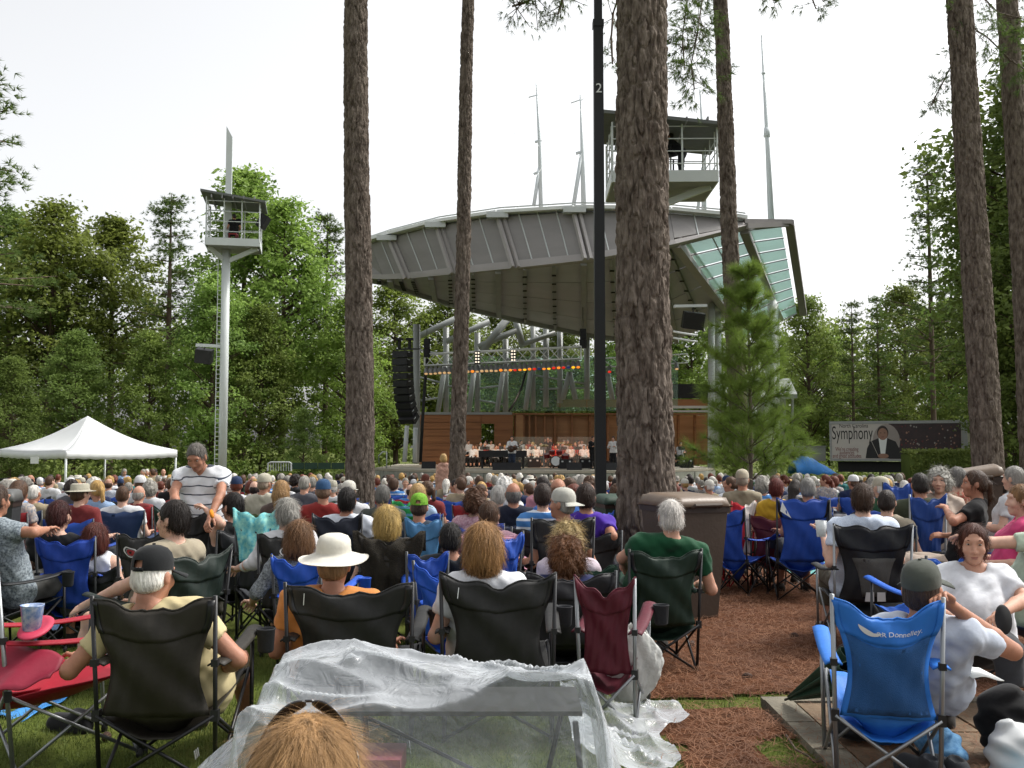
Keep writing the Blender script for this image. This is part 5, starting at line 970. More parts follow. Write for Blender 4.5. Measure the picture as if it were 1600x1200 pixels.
# ---- chairs -----------------------------------------------------------
m_tube_s = M('tube_silver', '8f9294', .35, .05, 10, metal=.7); m_tube_k = M('tube_black', '1a1a1c', .4, .1, 10, metal=.2); m_tube_g = M('tube_gunmetal', '3c3e40', .4, .08, 10, metal=.5); m_plast = M('plastic_black', '121214', .5, .1, 10)
m_mesh_cup = M('cup_mesh', '202226', .9, .2, 60)
def chair_geo(w=.27, zt=.92, back_y=-.40, foot_y=-.30, seat_z=.40, hi=20, seatlen=.5, sag=.06, bulge=.05, droop=.10, arm=True, ph=0.0):
    g = {}
    RB = lambda s: Vector((s * (w + .01), foot_y, 0)); RTp = lambda s: Vector((s * (w + .025), back_y, zt)); RH = lambda s: RB(s).lerp(RTp(s), .40); FB_ = lambda s: Vector((s * (w + .02), .27, 0)); FH = lambda s: Vector((s * (w + .01), .25, seat_z + .03)); FA = lambda s: Vector((s * (w + .03), .23, .63))
    def back(u, v):
        x = u * 2 - 1; pz = .40 + (1 - .40) * v; base = RB(1).lerp(RTp(1), pz); hw = (.90 - .17 * math.sin(math.pi * min(1, v * 1.25)) ** 1.2 + .10 * v * v) * (w + .018)
        if v > .7: hw = max(hw, (w + .03) * (v - .7) / .3 + hw * (1 - v) / .3) if v < 1 else w + .034
        z = base.z - sag * (1 - abs(x) ** 1.7) * v ** 3 + .012 * math.sin(x * 9 + ph) * v ** 4 - .012 * (abs(x) < .12) * v ** 6; y = base.y - bulge * (1 - x * x) * math.sin(math.pi * (.2 + .7 * v)) + .008 * math.sin(x * 5 + v * 13 + ph) + .005 * math.sin(x * 17 - v * 9 + ph) + .004 * math.sin((x * 6 + v * 11) * 1.7 + 2 * ph) * abs(x)
        return Vector((x * hw, y, z))
    def flap(u, v):
        x = u * 2 - 1; b = back(u, 0); return Vector((x * (w * .92) * (1 - .35 * v), b.y + .012 + .16 * v, b.z - droop * v * (1 - x * x * .9)))
    def seat(u, v):
        x = u * 2 - 1; a = RH(1); b = FH(1); y = a.y + (b.y - a.y) * v; z = a.z - .02 + (b.z - a.z + .02) * v - .085 * (1 - x * x) * math.sin(math.pi * (.15 + .75 * v)) - .05 * (1 - x * x) * (1 - v); return Vector((x * (w - .01) * (1 + .03 * math.sin(v * 3)), y, z + .004 * math.sin(x * 11 + v * 7 + ph)))
    g['backrest'] = MB().sheet(back, hi, hi, .006); g['seat'] = MB().sheet(seat, max(4, hi // 2 + 2), max(4, hi // 2 + 2), .006)
    if droop: g['seat'].sheet(flap, max(4, hi // 2), 3, .006)
    g['posts'] = []; g['legs'] = []; g['arms'] = []; g['feet'] = []
    for s in (-1, 1):
        g['posts'].append(MB().tube([RB(s), RTp(s)], .0105, 8)); g['posts'].append(MB().tube([FB_(s), FA(s)], .0105, 8))
        g['legs'].append(MB().tube([RH(s) + Vector((0, -.012, 0)), RB(-s) + Vector((0, -.012 * s, .03))], .009, 7)); g['legs'].append(MB().tube([FH(s) + Vector((0, .012, 0)), FB_(-s) + Vector((0, .012 * s, .03))], .009, 7))
        g['legs'].append(MB().tube([RH(s), FB_(s) + Vector((0, 0, .03))], .009, 7)); g['legs'].append(MB().tube([FH(s), RB(s) + Vector((0, 0, .03))], .009, 7))
        g['feet'].append(MB().lathe([(.016, -.002), (.018, .02), (.012, .045)], 8, RB(s))); g['feet'].append(MB().lathe([(.016, -.002), (.018, .02), (.012, .045)], 8, FB_(s))); g['feet'].append(MB().box(RH(s), (.034, .034, .05))); g['feet'].append(MB().box(RH(s).lerp(RTp(s), .44), (.03, .035, .03)))
        p0 = RB(s).lerp(RTp(s), .66) + Vector((0, .01, 0)); p1 = FA(s) + Vector((0, .05, .01))
        def armf(u, v, p0=p0, p1=p1, s=s): p = p0.lerp(p1, v); p.z -= .022 * math.sin(math.pi * v); return p + Vector(((u - .5) * .075, 0, -.012 * (2 * u - 1) ** 2))
        if arm: g['arms'].append(MB().sheet(armf, 4, 8, .008))
    g['cup'] = MB().lathe([(.032, -.11), (.040, -.10), (.046, 0), (.050, .004), (.046, .008), (.043, 0), (.036, -.095)], 14, FA(1) + Vector((.075, -.03, 0)))
    g['fn'] = back; return g
def place(root, x, y, yaw): root.location = (x, y, G(x, y)); root.rotation_euler = (0, 0, yaw)
def camp_chair(loc, yaw, fab, frame_m, label, group='folding camp chairs', zs=1.0, ws=1.0, cup=True, cupm=None, top_band=None, **kw):
    g = chair_geo(ph=rng.uniform(0, 6), **kw); r = empty('camp_chair', (loc[0], loc[1], G(loc[0], loc[1])), yaw, label, 'chair', group); r.scale = (ws, 1, zs)
    b = g['backrest'].build('backrest', fab, r, True); fn_ = g['fn']; bd = MB().sheet(lambda u, v: fn_(.012 + .976 * u, .66 + .325 * v + .05 * (2 * u - 1) ** 2 * (1 - v)) + Vector((0, -.0065, 0)), 20, 8, .003).build('top_band', fab, b, True); MB().tube([fn_(u / 24, .995) + Vector((0, 0, .002)) for u in range(25)], .005, 6).build('hem', fab, b, True)
    for u_ in (.03, .97): MB().sheet(lambda u, v, u_=u_: fn_(u_ + (u - .5) * .055, .70 + .28 * v) + Vector((0, -.011, 0)), 2, 6, .004).build('corner_pocket', frame_m if frame_m is m_tube_k else fab, b, True)
    g['seat'].build('seat', fab, r, True)
    for m in g['posts']: m.build('post', frame_m, r, True)
    for m in g['legs']: m.build('cross_leg', frame_m, r, True)
    for m in g['arms']: m.build('armrest', fab, r, True)
    for m in g['feet']: m.build('joint', m_plast, r)
    if cup: g['cup'].build('cup_holder', cupm or m_mesh_cup, r, True)
    r['_'] = 0; del r['_']; CHAIRFN[r.name] = g['fn']
    return r, b
CHAIRFN = {}
def decal(root, back, pts2d, faces, mat, name, off=.007):
    fn = CHAIRFN[root.name]; off += .009; mb = MB(); mb.add([fn(u, v) + Vector((0, -off, 0)) for u, v in pts2d], faces); return mb.build(name, mat, back, True)
def decal_ellipse(root, back, cu, cv, ru, rv, mat, name, off, n=22, r0=0.0):
    if r0: pts = [(cu + ru * q * math.cos(6.2832 * k / n), cv + rv * q * math.sin(6.2832 * k / n)) for q in (r0, 1) for k in range(n)]; fs = [(k, (k + 1) % n, n + (k + 1) % n, n + k) for k in range(n)]
    else: pts = [(cu, cv)] + [(cu + ru * math.cos(6.2832 * k / n), cv + rv * math.sin(6.2832 * k / n)) for k in range(n)]; fs = [(0, 1 + k, 1 + (k + 1) % n) for k in range(n)]
    return decal(root, back, pts, fs, mat, name, off)
def decal_text(root, back, body, u0, v0, su, sv, mat, off=.009, name='lettering'):
    o = text(body, 1.0, mat, None, (0, 0, 0), name='tmp', ext=0); me = o.data; fn = CHAIRFN[root.name]; pts = [fn(u0 + v.co.x * su, v0 + v.co.y * sv) + Vector((0, -off - .009, 0)) for v in me.vertices]; fs = [tuple(p.vertices) for p in me.polygons]; bpy.data.objects.remove(o)
    mb = MB(); mb.add(pts, fs); return mb.build(name, mat, back)
# far chair: one mesh, two slots
def far_chair_mesh(hi, **kw):
    g = chair_geo(hi=hi, **kw); mb = MB()
    for k in ('backrest', 'seat'): mb.m = 0; mb.add(g[k].v, g[k].f)
    for q in g['arms']: mb.m = 0; mb.add(q.v, q.f)
    for k in ('posts', 'legs'):
        for q in g[k]: mb.m = 1; mb.add(q.v, q.f)
    me = mb.mesh('camp_chair', True); me.materials.append(nylon('1c3f9a')); me.materials.append(m_tube_g); return me
# ---- instantiate a person made of numpy parts
def instance_person(parts, loc, yaw, label, cols, group='seated audience', scale=1.0, hat=None, hatcol=None, extra=None, catg='person', name='person'):
    r = empty(name, loc, yaw, label, catg, group); r.scale = (scale,) * 3
    for nm, me in parts.items():
        if nm in ('_', '_hat'): continue
        pn = {'shoeL': 'shoe', 'shoeR': 'shoe'}.get(nm, nm); key = {'body': 'skin', 'shirt': 'shirt', 'trousers': 'trousers', 'skirt': 'trousers', 'hair': 'hair', 'shoeL': 'shoe', 'shoeR': 'shoe'}[nm]
        if cols.get(key) is None: continue
        o = link(pn, me if isinstance(me, bpy.types.Mesh) else mesh_np(pn, *me), None, r); objmat(o, cols[key])
    if hat: o = link('hat', mb_head(HATS[hat](), parts['_']), hatcol, r)
    return r
# ================================================================ audience: the near rows, one by one
SK = dict(a='b98c76', b='a6765f', c='c69e8a', d='86604c')
def local(root_loc, yaw, p): return Matrix.Rotation(-yaw, 3, 'Z') @ (Vector(p) - Vector(root_loc))
def shirtmat(s): return s if isinstance(s, bpy.types.Material) else cloth(s)
NEARPOS = []
def sit(px, py, d, label, hair='short', hc='5a3c28', shirt='d8d8d8', trous='3a3f4a', sk='a', yaw=0, hyaw=0, hpitch=0, f=0, chair=None, frame_m=None, lean=.16, armpx=None, chair_kw=None, chair_at=None, hat=None, hatcol=None, strands=1600, chairlabel=None, shoe='2a2622', hipz=None, near=None, hipoff=0.0, face=False, glasses=False, group='seated audience', **kw):
    """head centre at photo pixel (px, py), depth d; hips under the head"""
    near = d < 8 if near is None else near
    ks = 1.15 if 5.45 <= d <= 12 else 1.0; d *= ks; armpx = {k_: tuple((a_[0], a_[1], a_[2] * ks) for a_ in v_) for k_, v_ in (armpx or {}).items()}
    yr = R(yaw); hw = P(px, py, d); fwd = Vector((-math.sin(yr), math.cos(yr), 0)); rt = Vector((math.cos(yr), math.sin(yr), 0))
    base = Vector((hw.x, hw.y, 0)) + fwd * lean + rt * hipoff
    if chair_at is not None: base = Vector((chair_at[0], chair_at[1], 0)) + fwd * .07
    base.z = G(base.x, base.y); hl = local(base, yr, hw); hz = hipz if hipz else min(.54, max(.38, hl.z - .71)); args = {}
    if armpx:
        for nm in armpx: e, w_ = armpx[nm]; args['arm' + nm] = (np.array(local(base, yr, P(*e))), np.array(local(base, yr, P(*w_))))
    pr = make_person(hip=(0, 0, hz), head=tuple(hl), hyaw=R(hyaw), hpitch=R(hpitch), f=f, hair=hair, hat=hat, strands=strands if near else 500, res=.013 if near else .018, hres=.0065 if near else .010, **args, **kw)
    cols = dict(skin=skin(SK[sk]), shirt=shirtmat(shirt), trousers=cloth(trous), hair=haircol(hc), shoe=cloth(shoe))
    r = instance_person(pr, base, yr, label, cols, group, hat=hat, hatcol=shirtmat(hatcol) if hatcol else None)
    if face: face_parts(r, pr, hc, glasses)
    if chair: camp_chair((base.x, base.y), yr, nylon(chair), frame_m or m_tube_g, chairlabel, **(chair_kw or {}))
    NEARPOS.append((base.x, base.y)); return r, pr, base, yr
def chair_px(px, ytop, d, wpx, fab, fm, label, yaw=0, **kw):
    """chair whose back-top middle sits at photo pixel (px, ytop)"""
    d *= 1.15 if 5.45 <= d <= 12 else 1.0
    yr = R(yaw); p = P(px, ytop, d); hwid = wpx / F * d / 2 / max(.5, abs(math.cos(yr))); fwd = Vector((-math.sin(yr), math.cos(yr), 0)); loc = Vector((p.x, p.y, 0)) + fwd * .40
    kw['zt'] = p.z - G(loc.x, loc.y) + .02; kw['w'] = hwid - .03; NEARPOS.append((loc.x, loc.y))
    r, b = camp_chair((loc.x, loc.y), yr, fab, fm, label, **kw); return r, b, loc
KB, KG = m_tube_k, m_tube_g
BLK, BRN, BLU, BLU2, DGR, NAV = nylon('232322'), nylon('2a261f'), nylon('1c4aa8'), nylon('2462c8'), nylon('143024'), nylon('161c2c')
def pat(name, a, b, sc): return M(name, a, .85, 0, sc, col2=b, spec=.2)
def stripes(name, c1, c2, axis='Z', per=.06, duty=.16, rot=0.0):
    if name in MATS: return MATS[name]
    m = bpy.data.materials.new(name); MATS[name] = m; m.use_nodes = True; t = m.node_tree; N = t.nodes; L = t.links; b = N['Principled BSDF']; b.inputs['Roughness'].default_value = .85
    tc = N.new('ShaderNodeTexCoord'); sp = N.new('ShaderNodeSeparateXYZ'); mp = N.new('ShaderNodeMapping'); mp.inputs['Rotation'].default_value = (rot, 0, 0); L.new(tc.outputs['Object'], mp.inputs[0]); L.new(mp.outputs[0], sp.inputs[0])
    md = N.new('ShaderNodeMath'); md.operation = 'MODULO'; md.inputs[1].default_value = per; ad = N.new('ShaderNodeMath'); ad.inputs[1].default_value = 10 * per * 20; L.new(sp.outputs[axis], ad.inputs[0]); L.new(ad.outputs[0], md.inputs[0])
    lt = N.new('ShaderNodeMath'); lt.operation = 'LESS_THAN'; lt.inputs[1].default_value = per * duty; L.new(md.outputs[0], lt.inputs[0]); mx = N.new('ShaderNodeMix'); mx.data_type = 'RGBA'; L.new(lt.outputs[0], mx.inputs[0]); mx.inputs[6].default_value = (*srgb(c1), 1); mx.inputs[7].default_value = (*srgb(c2), 1); L.new(mx.outputs[2], b.inputs['Base Color']); return m
# ---------- front row, left to right
c, cb, at = chair_px(240, 938, 4.45, 194, BRN, KB, 'dark brown camp chair at left front, under the man with the black cap', bulge=.07, droop=.13)
sit(240, 900, 4.68, 'white-haired man in black cap and cream polo, left front', 'crop', 'd9d5cd', stripes('cream_polo', 'b9ab82', 'b9ab82'), '6b5f48', 'b', 0, -18, -4, chair_at=at, hat='cap', hatcol='17191b', armpx={'L': ((108, 1048, 4.65), (122, 1030, 5.05)), 'R': ((372, 1030, 4.65), (345, 1045, 5.0))}, leg_len=.42, legs='out', fat=1.12, shoe='4a4038', sw=1.12)
sit(270, 812, 5.75, 'dark-haired man in profile wearing a beige shirt behind the black cap', 'short', '1f1712', 'a09681', '3a2a22', 'c', 62, 14, 2, armL='lap', armpx={'R': ((215, 905, 5.6), (135, 945, 5.75))}, leg_len=.40, fat=1.05, face=True, chair='16241d', frame_m=KB, chairlabel='dark green camp chair of the man in profile')
cp, cpb, _ = chair_px(-25, 888, 4.9, 120, nylon('a3162c'), m_tube_s, 'crimson empty camp chair at the left edge with a tall back', yaw=-52)
cr, crb, _ = chair_px(545, 916, 5.15, 200, BLK, KB, 'wide black camp chair under the man with the white sun hat', bulge=.05, droop=.05)
sit(522, 882, 5.4, 'man in broad white sun hat and orange shirt, front row', 'crop', '8a6a4a', 'd08a4a', '4a4438', 'b', 0, 0, 2, chair_at=(P(522, 900, 5.5).x, 5.5), hat='boonie', hatcol='d6d2c6', armL='rest', armR='rest', fat=1.22, sw=1.15)
cr2, crb2, at = chair_px(778, 902, 5.25, 180, BLK, KB, 'black camp chair under the woman with the blond-brown bob', bulge=.04, droop=.05)
sit(755, 855, 5.44, 'woman with smooth blond-brown bob and white top', 'bob', '8f6a40', 'e0e2e6', '33363c', 'c', 0, 0, 0, f=1, chair_at=(P(757, 900, 5.6).x, 5.6), strands=3500, fat=1.1)
for rt_, bk_ in ((cr, crb), (cr2, crb2)): decal(rt_, bk_, [(.135, .80), (.142, .80), (.165, .93), (.158, .93)], [(0, 1, 2, 3)], m_white, 'zip_cord', .01)
sit(880, 872, 5.75, 'woman with auburn short hair, glasses and navy shirt beside the maroon chair', 'curly', '5f3c20', '1c2450', '2a2c34', 'c', 8, 34, 0, f=1, strands=3000, face=True, glasses=True, chair='15151a', chairlabel='dark camp chair under the auburn woman with glasses', chair_kw=dict(zt=.80))
mr, mrb, _ = chair_px(945, 908, 5.4, 92, nylon('5a1426'), m_tube_s, 'empty maroon camp chair with silver frame in the front row', yaw=-14, bulge=.0, droop=.05, sag=.09)
gr_, grb, at = chair_px(1040, 862, 6.1, 116, nylon('10281c'), KB, 'dark green camp chair under the man in the green shirt', yaw=6, bulge=.06, droop=.08)
sit(1048, 808, 6.25, 'white-haired heavy man in dark green shirt in front of the brown bin', 'crop', 'cfcac4', '17492e', '2c4a78', 'a', 0, 0, 0, chair_at=at, fat=1.3, sw=1.2, strands=2200, armpx={'L': ((972, 872, 6.35), (985, 905, 6.8))})
# ---------- second row
sit(93, 806, 7.3, 'woman with short dark red hair in the blue chair at left', 'short', '3a1512', '15161a', '2a2c34', 'c', 0, -8, 0, f=1, chair_at=(P(95, 840, 8.6).x, 8.55), strands=2200)
chair_px(102, 842, 7.0, 94, nylon('173f9e'), KG, 'royal blue camp chair under the woman with dark red hair', cupm=nylon('173f9e'))
sit(149, 842, 7.3, 'auburn-haired woman in white tank top beside the royal blue chair', 'bob', '4a1d12', 'dcdfe6', '2c3350', 'c', 0, 10, 0, f=1, sleeve=0, sw=.9, chair='17191c', chairlabel='low dark chair of the auburn woman in the white tank top', chair_kw=dict(zt=.66))
sit(-6, 782, 6.7, 'man at left edge in grey floral shirt with chin on his hand', 'short', '4a3a30', pat('floral_grey', '38424e', 'a9b3b8', 60), '4a4a48', 'b', -22, 0, 0, armpx={'R': ((52, 832, 6.6), (70, 828, 6.9))}, chair='1a1c1f', frame_m=KB, chairlabel='dark camp chair at the left edge under the floral shirt man')
hc1, hb1, _ = chair_px(222, 838, 6.3, 80, BLK, KB, 'black team camp chair with red and white eye emblem beside the profile man', sag=.03)
hc2, hb2, at2 = chair_px(438, 838, 6.7, 72, BLK, KB, 'black team camp chair with emblem under the woman with grey ponytail', sag=.03)
m_red = M('emblem_red', '8f1f26', .6, .05); m_wht = M('emblem_white', 'c9c9c9', .6, .05); m_silv = M('emblem_silver', '7c7f84', .5, .05)
for rt_, bk_, cu in ((hc1, hb1, .30), (hc2, hb2, .68)):
    decal_ellipse(rt_, bk_, cu, .80, .17, .068, m_wht, 'emblem', .006, r0=.80); decal_ellipse(rt_, bk_, cu + .01, .80, .105, .042, m_red, 'emblem', .0065); decal_ellipse(rt_, bk_, cu + .02, .80, .048, .018, M('emblem_black', '0c0c0d', .6), 'emblem', .008); decal_ellipse(rt_, bk_, cu + .02, .80, .125, .05, m_silv, 'emblem', .007, r0=.86)
    decal_text(rt_, bk_, 'CAROLINA', cu + .10, .79, .055, .042, m_wht); decal_text(rt_, bk_, 'HURRICANES', cu + .02 - (.2 if cu > .5 else 0), .725, .065, .05, m_wht)
sit(447, 802, 7.05, 'grey-haired woman with ponytail and white shirt', 'pony', '98958e', 'd9d9db', '33363c', 'c', 12, 22, 0, f=1, chair_at=at2, sleeve=1.6, strands=2600, armpx={'L': ((395, 880, 7.0), (372, 888, 7.3))})
sit(467, 842, 6.25, 'brown-haired woman half behind the white sun hat', 'bob', '6b4c30', pat('floral_dark', '2f3438', '9aa0a4', 70), '33363c', 'c', 0, 12, 0, f=1, sleeve=1.3, armpx={'L': ((402, 925, 6.2), (395, 940, 6.5))}, strands=2600)
chair_px(462, 872, 6.0, 82, nylon('1f55c0'), KG, 'bright blue camp chair half behind the man with the white sun hat', yaw=-14, cupm=nylon('1f55c0'))
sit(363, 792, 7.9, 'black-haired woman in black tank top with orange wristband', 'short', '17120f', '17181a', '24262c', 'c', 48, 10, 0, f=1, sleeve=0, armpx={'L': ((345, 818, 7.7), (326, 800, 7.8))}, chair='24262a', frame_m=KB, chairlabel='dark camp chair of the woman with the orange wristband')
chair_px(300, 800, 8.0, 70, BLK, KB, 'black empty-backed camp chair below the bending man', yaw=8)
chair_px(270, 795, 8.4, 60, DGR, KG, 'dark green camp chair left of the bending man', yaw=-4)
tw, twb, _ = chair_px(402, 800, 7.4, 66, nylon('3a3d42'), KG, 'grey camp chair covered by the aqua towel', yaw=10)
chair_px(608, 838, 6.9, 96, nylon('2a261e'), KG, 'camp chair behind the dark knit cardigan, under the blond woman', sag=.08)
sit(605, 815, 7.15, 'blond woman in front of the chair with the knit cardigan', 'bob', 'b09457', '2c2a2a', '33363c', 'c', 0, 0, 0, f=1, strands=3000)
sit(542, 782, 8.4, 'dark-haired man in crisp white shirt by the first pine trunk', 'short', '1b1613', 'd6dbe4', '33363c', 'b', 0, 6, 8, near=True, fat=1.1, sw=1.1)
chair_px(527, 806, 8.1, 78, NAV, KB, 'dark navy camp chair under the man in the crisp white shirt')
sit(505, 768, 9.8, 'man in denim blue cap and red shirt behind a dark green chair', 'crop', '6b5444', '8f2f2c', '33363c', 'b', 0, 10, 0, hat='closedcap', hatcol='35557a', chair='17302a', chairlabel='dark green camp chair under the man in the denim blue cap')
sit(414, 756, 11.6, 'man in beige cap beside an olive green chair', 'crop', '8a7a6a', 'b9b4a4', '33363c', 'b', 0, -25, 0, hat='closedcap', hatcol='b7b2a0', chair='3c4a20', chairlabel='olive green camp chair under the man in the beige cap')
sit(440, 768, 10.2, 'long-haired dark blond woman behind the grey ponytail', 'long', '8a6a42', '5a4a44', '33363c', 'c', 0, 0, 0, f=1, chair='20262c', chairlabel='dark chair of the long-haired dark blond woman')
sit(655, 793, 8.5, 'person in lime green patterned cap in the light blue chair', 'crop', '3a2a20', '2c3a4a', '33363c', 'b', 0, 0, 0, hat='cap', hatcol=pat('lime_cap', '4f8020', '7fae3f', 60))
chair_px(662, 812, 8.2, 60, nylon('4f86b4'), KG, 'light blue camp chair under the person with the lime cap')
sit(598, 775, 9.8, 'grey-haired man in a dark green chair right of the first pine', 'short', '6a6863', '4a4f4a', '33363c', 'b', 0, 0, 0, chair='15301f', chairlabel='dark green camp chair right of the first pine trunk')
chair_px(635, 782, 10.4, 46, stripes('green_stripe_towel', '1f8f4a', '5a9ab8', 'Z', .09, .35), KG, 'chair draped with bright green striped towel')
sit(653, 772, 11, 'sandy blond woman behind the green striped towel', 'bob', 'a8895a', 'a9c0d8', '33363c', 'c', f=1, chair='1c4aa8', chairlabel='blue chair of the sandy blond woman')
sit(704, 842, 6.7, 'man with close-cropped black hair in front of the bob-haired woman', 'crop', '1a1715', '22262c', '33363c', 'b', 0, 4, 0)
chair_px(668, 866, 6.45, 66, BLU, KG, 'blue camp chair of the man with cropped black hair', yaw=6)
bt, btb, _ = chair_px(690, 884, 5.75, 96, nylon('1e56c2'), KG, 'blue camp chair with embroidered crest between the two black front chairs', yaw=-32, sag=.10)
decal_ellipse(bt, btb, .62, .42, .09, .075, M('crest_tan', '8f8058', .7), 'crest', .008, r0=.62); decal_ellipse(bt, btb, .74, .44, .06, .05, m_red, 'crest', .009, r0=.7); decal_ellipse(bt, btb, .62, .42, .03, .03, M('crest_dark', '3a3428', .7), 'crest', .008)
sit(742, 784, 8.8, 'woman with wavy chestnut hair and pink checked shirt', 'curly', '4c301c', pat('pink_check', '9a6a78', 'cfb0b8', 55), '33363c', 'c', f=1, near=True, chair='1c3f9a', chairlabel='blue chair of the chestnut-haired woman')
sit(764, 806, 7.6, 'brown-haired person above the blond-brown bob', 'short', '4a3322', '8a6a78', '33363c', 'c', chair='c08aa0', chairlabel='pink camp chair behind the blond-brown bob')
chair_px(795, 835, 6.7, 46, BLU, KG, 'blue camp chair right of the blond-brown bob', yaw=40)
sit(802, 772, 9.4, 'balding grey man in navy jacket before the stage', 'bald', '5f5d5a', '1d2334', '33363c', 'b', chair='16203a', chairlabel='navy chair of the balding grey man')
sit(778, 776, 9.9, 'silver-haired person left of the balding man', 'short', 'a9a6a0', 'b9bcc4', '33363c', 'c', chair='2a2c30', chairlabel='grey chair of the silver-haired person')
sit(788, 762, 11.2, 'white-haired woman behind the balding man', 'curly', 'd4d2cd', 'e0e0e0', '33363c', 'c', f=1, chair='1c4aa8', chairlabel='blue chair of the white-haired woman')
sit(872, 766, 9.0, 'big man with shaved tan head behind the grey cap', 'bald', '7a5a44', '3f6fb8', '33363c', 'b', near=True, fat=1.15, chair='15161a', chairlabel='black chair of the shaved-head man')
sit(848, 776, 8.3, 'dark-haired woman in blue striped shirt left of the grey cap', 'short', '2a1d16', stripes('blue_stripe', '3f78b4', 'd0d8e0', 'Z', .08, .3), '33363c', 'c', f=1, chair='15161a', chairlabel='black chair of the woman in the blue striped shirt')
sit(878, 788, 7.3, 'man in light grey backward cap turned left in the black chair', 'crop', '8a8880', '1b1c1f', '33363c', 'b', 22, 40, 4, hat='backcap', hatcol='b9b8ae', face=True)
chair_px(880, 812, 6.95, 100, BLK, KB, 'black camp chair with draped jacket under the man in the grey cap', yaw=10, sag=.05, droop=.16)
sit(915, 778, 7.8, 'dark-haired person in purple shirt right of the grey cap', 'short', '30231c', '4a2a9a', '33363c', 'b', 0, 0, 0, armpx={'R': ((958, 838, 7.6), (935, 845, 7.9))}, chair='141518', chairlabel='black chair of the person in the purple shirt')
sit(888, 846, 6.5, 'curly blond woman in pale pink top behind the auburn woman', 'curly', 'a48f62', 'd4c6d0', '33363c', 'c', -14, 0, 0, f=1, strands=3000, sw=1.0)
chair_px(925, 884, 6.25, 80, nylon('153a28'), KG, 'green camp chair right of the curly blond woman', yaw=-10)
# ---------- right side
dn, dnb, dat = chair_px(1386, 938, 4.4, 162, M('fabric_blue_main', '2a6fc4', .55, .12, 4, bump=.15, bscale=14, spec=.3), m_tube_s, 'bright blue printed camp chair at right front with silver frame', yaw=-13, bulge=.06, droop=.16, sag=.10, cupm=nylon('1f55c0'))
decal(dn, dnb, [(.33 + .11 * math.cos(a), .83 + .075 * math.sin(a)) for a in np.linspace(3.0, 5.9, 14)] + [(.36, .80)], [tuple(range(15))], m_wht, 'swoosh', .008)
decal_text(dn, dnb, 'RR Donnelley.', .38, .765, .075, .08, m_wht)
def mesh_panel(u, v): return (u, v)
# mesh lower panel of that chair: darker woven insert
fnb = CHAIRFN[dn.name]; mbp = MB(); mbp.sheet(lambda u, v: fnb(.06 + .88 * u, .03 + v * (.60 + .08 * (2 * u - 1) ** 2)) + Vector((0, -.006, 0)), 14, 10, .002); mbp.build('mesh_panel', M('mesh_blue', '1c4f86', .8, .1, 6, bump=.5, bscale=260), dnb, True)
sit(1441, 922, 4.62, 'slouching person in grey-green cap and white top in the printed blue chair', 'crop', '3a2e26', 'bcc4d2', 'c8ced8', 'b', -20, -14, 10, chair_at=(P(1445, 920, 4.85).x, 4.85), hipz=.40, hat='closedcap', hatcol='4b4f48', armL='rest', armpx={'R': ((1583, 1018, 4.75), (1492, 950, 4.55))}, sleeve=.62, leg_len=.75, legs='out', curl=.9)
wb, wbp, _, _ = sit(1521, 850, 5.5, 'woman in white blouse with pulled-back auburn hair facing the camera', 'pony', '4a2416', 'd9dbe0', '3a3c40', 'a', 158, 0, -6, f=1, fat=1.15, sleeve=.75, face=True, lean=.1, armpx={'L': ((1602, 935, 5.3), (1560, 960, 5.0)), 'R': ((1440, 945, 5.35), (1490, 965, 5.0))}, strands=2600)
chair_px(1478, 872, 6.0, 70, BLU2, KG, 'blue chair behind the woman in the white blouse', yaw=14)
lc, lcb, at = chair_px(1364, 824, 6.85, 120, nylon('15171c'), m_tube_s, 'black camp chair with grey mesh inset under the man in pale blue check', yaw=-5, sag=.02, droop=.04)
fnl = CHAIRFN[lc.name]; mbp = MB(); mbp.sheet(lambda u, v: fnl(.5 + (u - .5) * (.36 + .34 * v), .08 + .5 * v) + Vector((0, -.007, 0)), 10, 8, .002); mbp.build('mesh_inset', M('mesh_grey', '4a4845', .8, .1, 6, bump=.5, bscale=260), lcb, True)
for u0 in (.36, .54): decal(lc, lcb, [(u0, .02), (u0 + .13, .02), (u0 + .13, .14), (u0, .14)], [(0, 1, 2, 3)], m_wht, 'care_label', .014)
sit(1348, 780, 7.1, 'brown-haired man in pale blue checked shirt holding a cup', 'short', '3f2c1f', pat('pale_check', 'a9b7cc', 'd4dce8', 120), '5a5548', 'c', -4, -20, 0, chair_at=at, fat=1.1, sw=1.1, strands=2400, armpx={'L': ((1298, 880, 7.05), (1287, 838, 7.25))}, curl=.9)
sit(1262, 764, 9.75, 'grey-haired person in the big blue chair with white tag', 'short', '7f7d78', '3a3f48', '33363c', 'b', 0, -10, 0)
bc, bcb, _ = chair_px(1255, 782, 9.5, 82, BLU, KB, 'big royal blue camp chair with white tag beside the pine straw', yaw=-4, sag=.02, droop=.2, cupm=nylon('16307a'))
decal(bc, bcb, [(.04, .80), (.22, .70), (.10, .97)], [(0, 1, 2)], m_white, 'tag', .012)
sit(1386, 785, 8.6, 'dark-haired man in beige shirt right of the pale blue check', 'crop', '2a221d', 'a79d8a', '33363c', 'c', -30, 0, 0, chair='20304a', chairlabel='dark blue chair of the man in the beige shirt')
sit(1437, 758, 8.9, 'dark-haired man in olive t-shirt in the blue chair at right', 'crop', '241f1b', '3c4232', '33363c', 'b', 0, -6, 0, fat=1.1, sw=1.1, armpx={'L': ((1398, 815, 8.9), (1415, 820, 9.2))})
chair_px(1450, 776, 8.5, 56, nylon('1c4590'), m_tube_s, 'dark blue camp chair under the man in the olive t-shirt', yaw=-6)
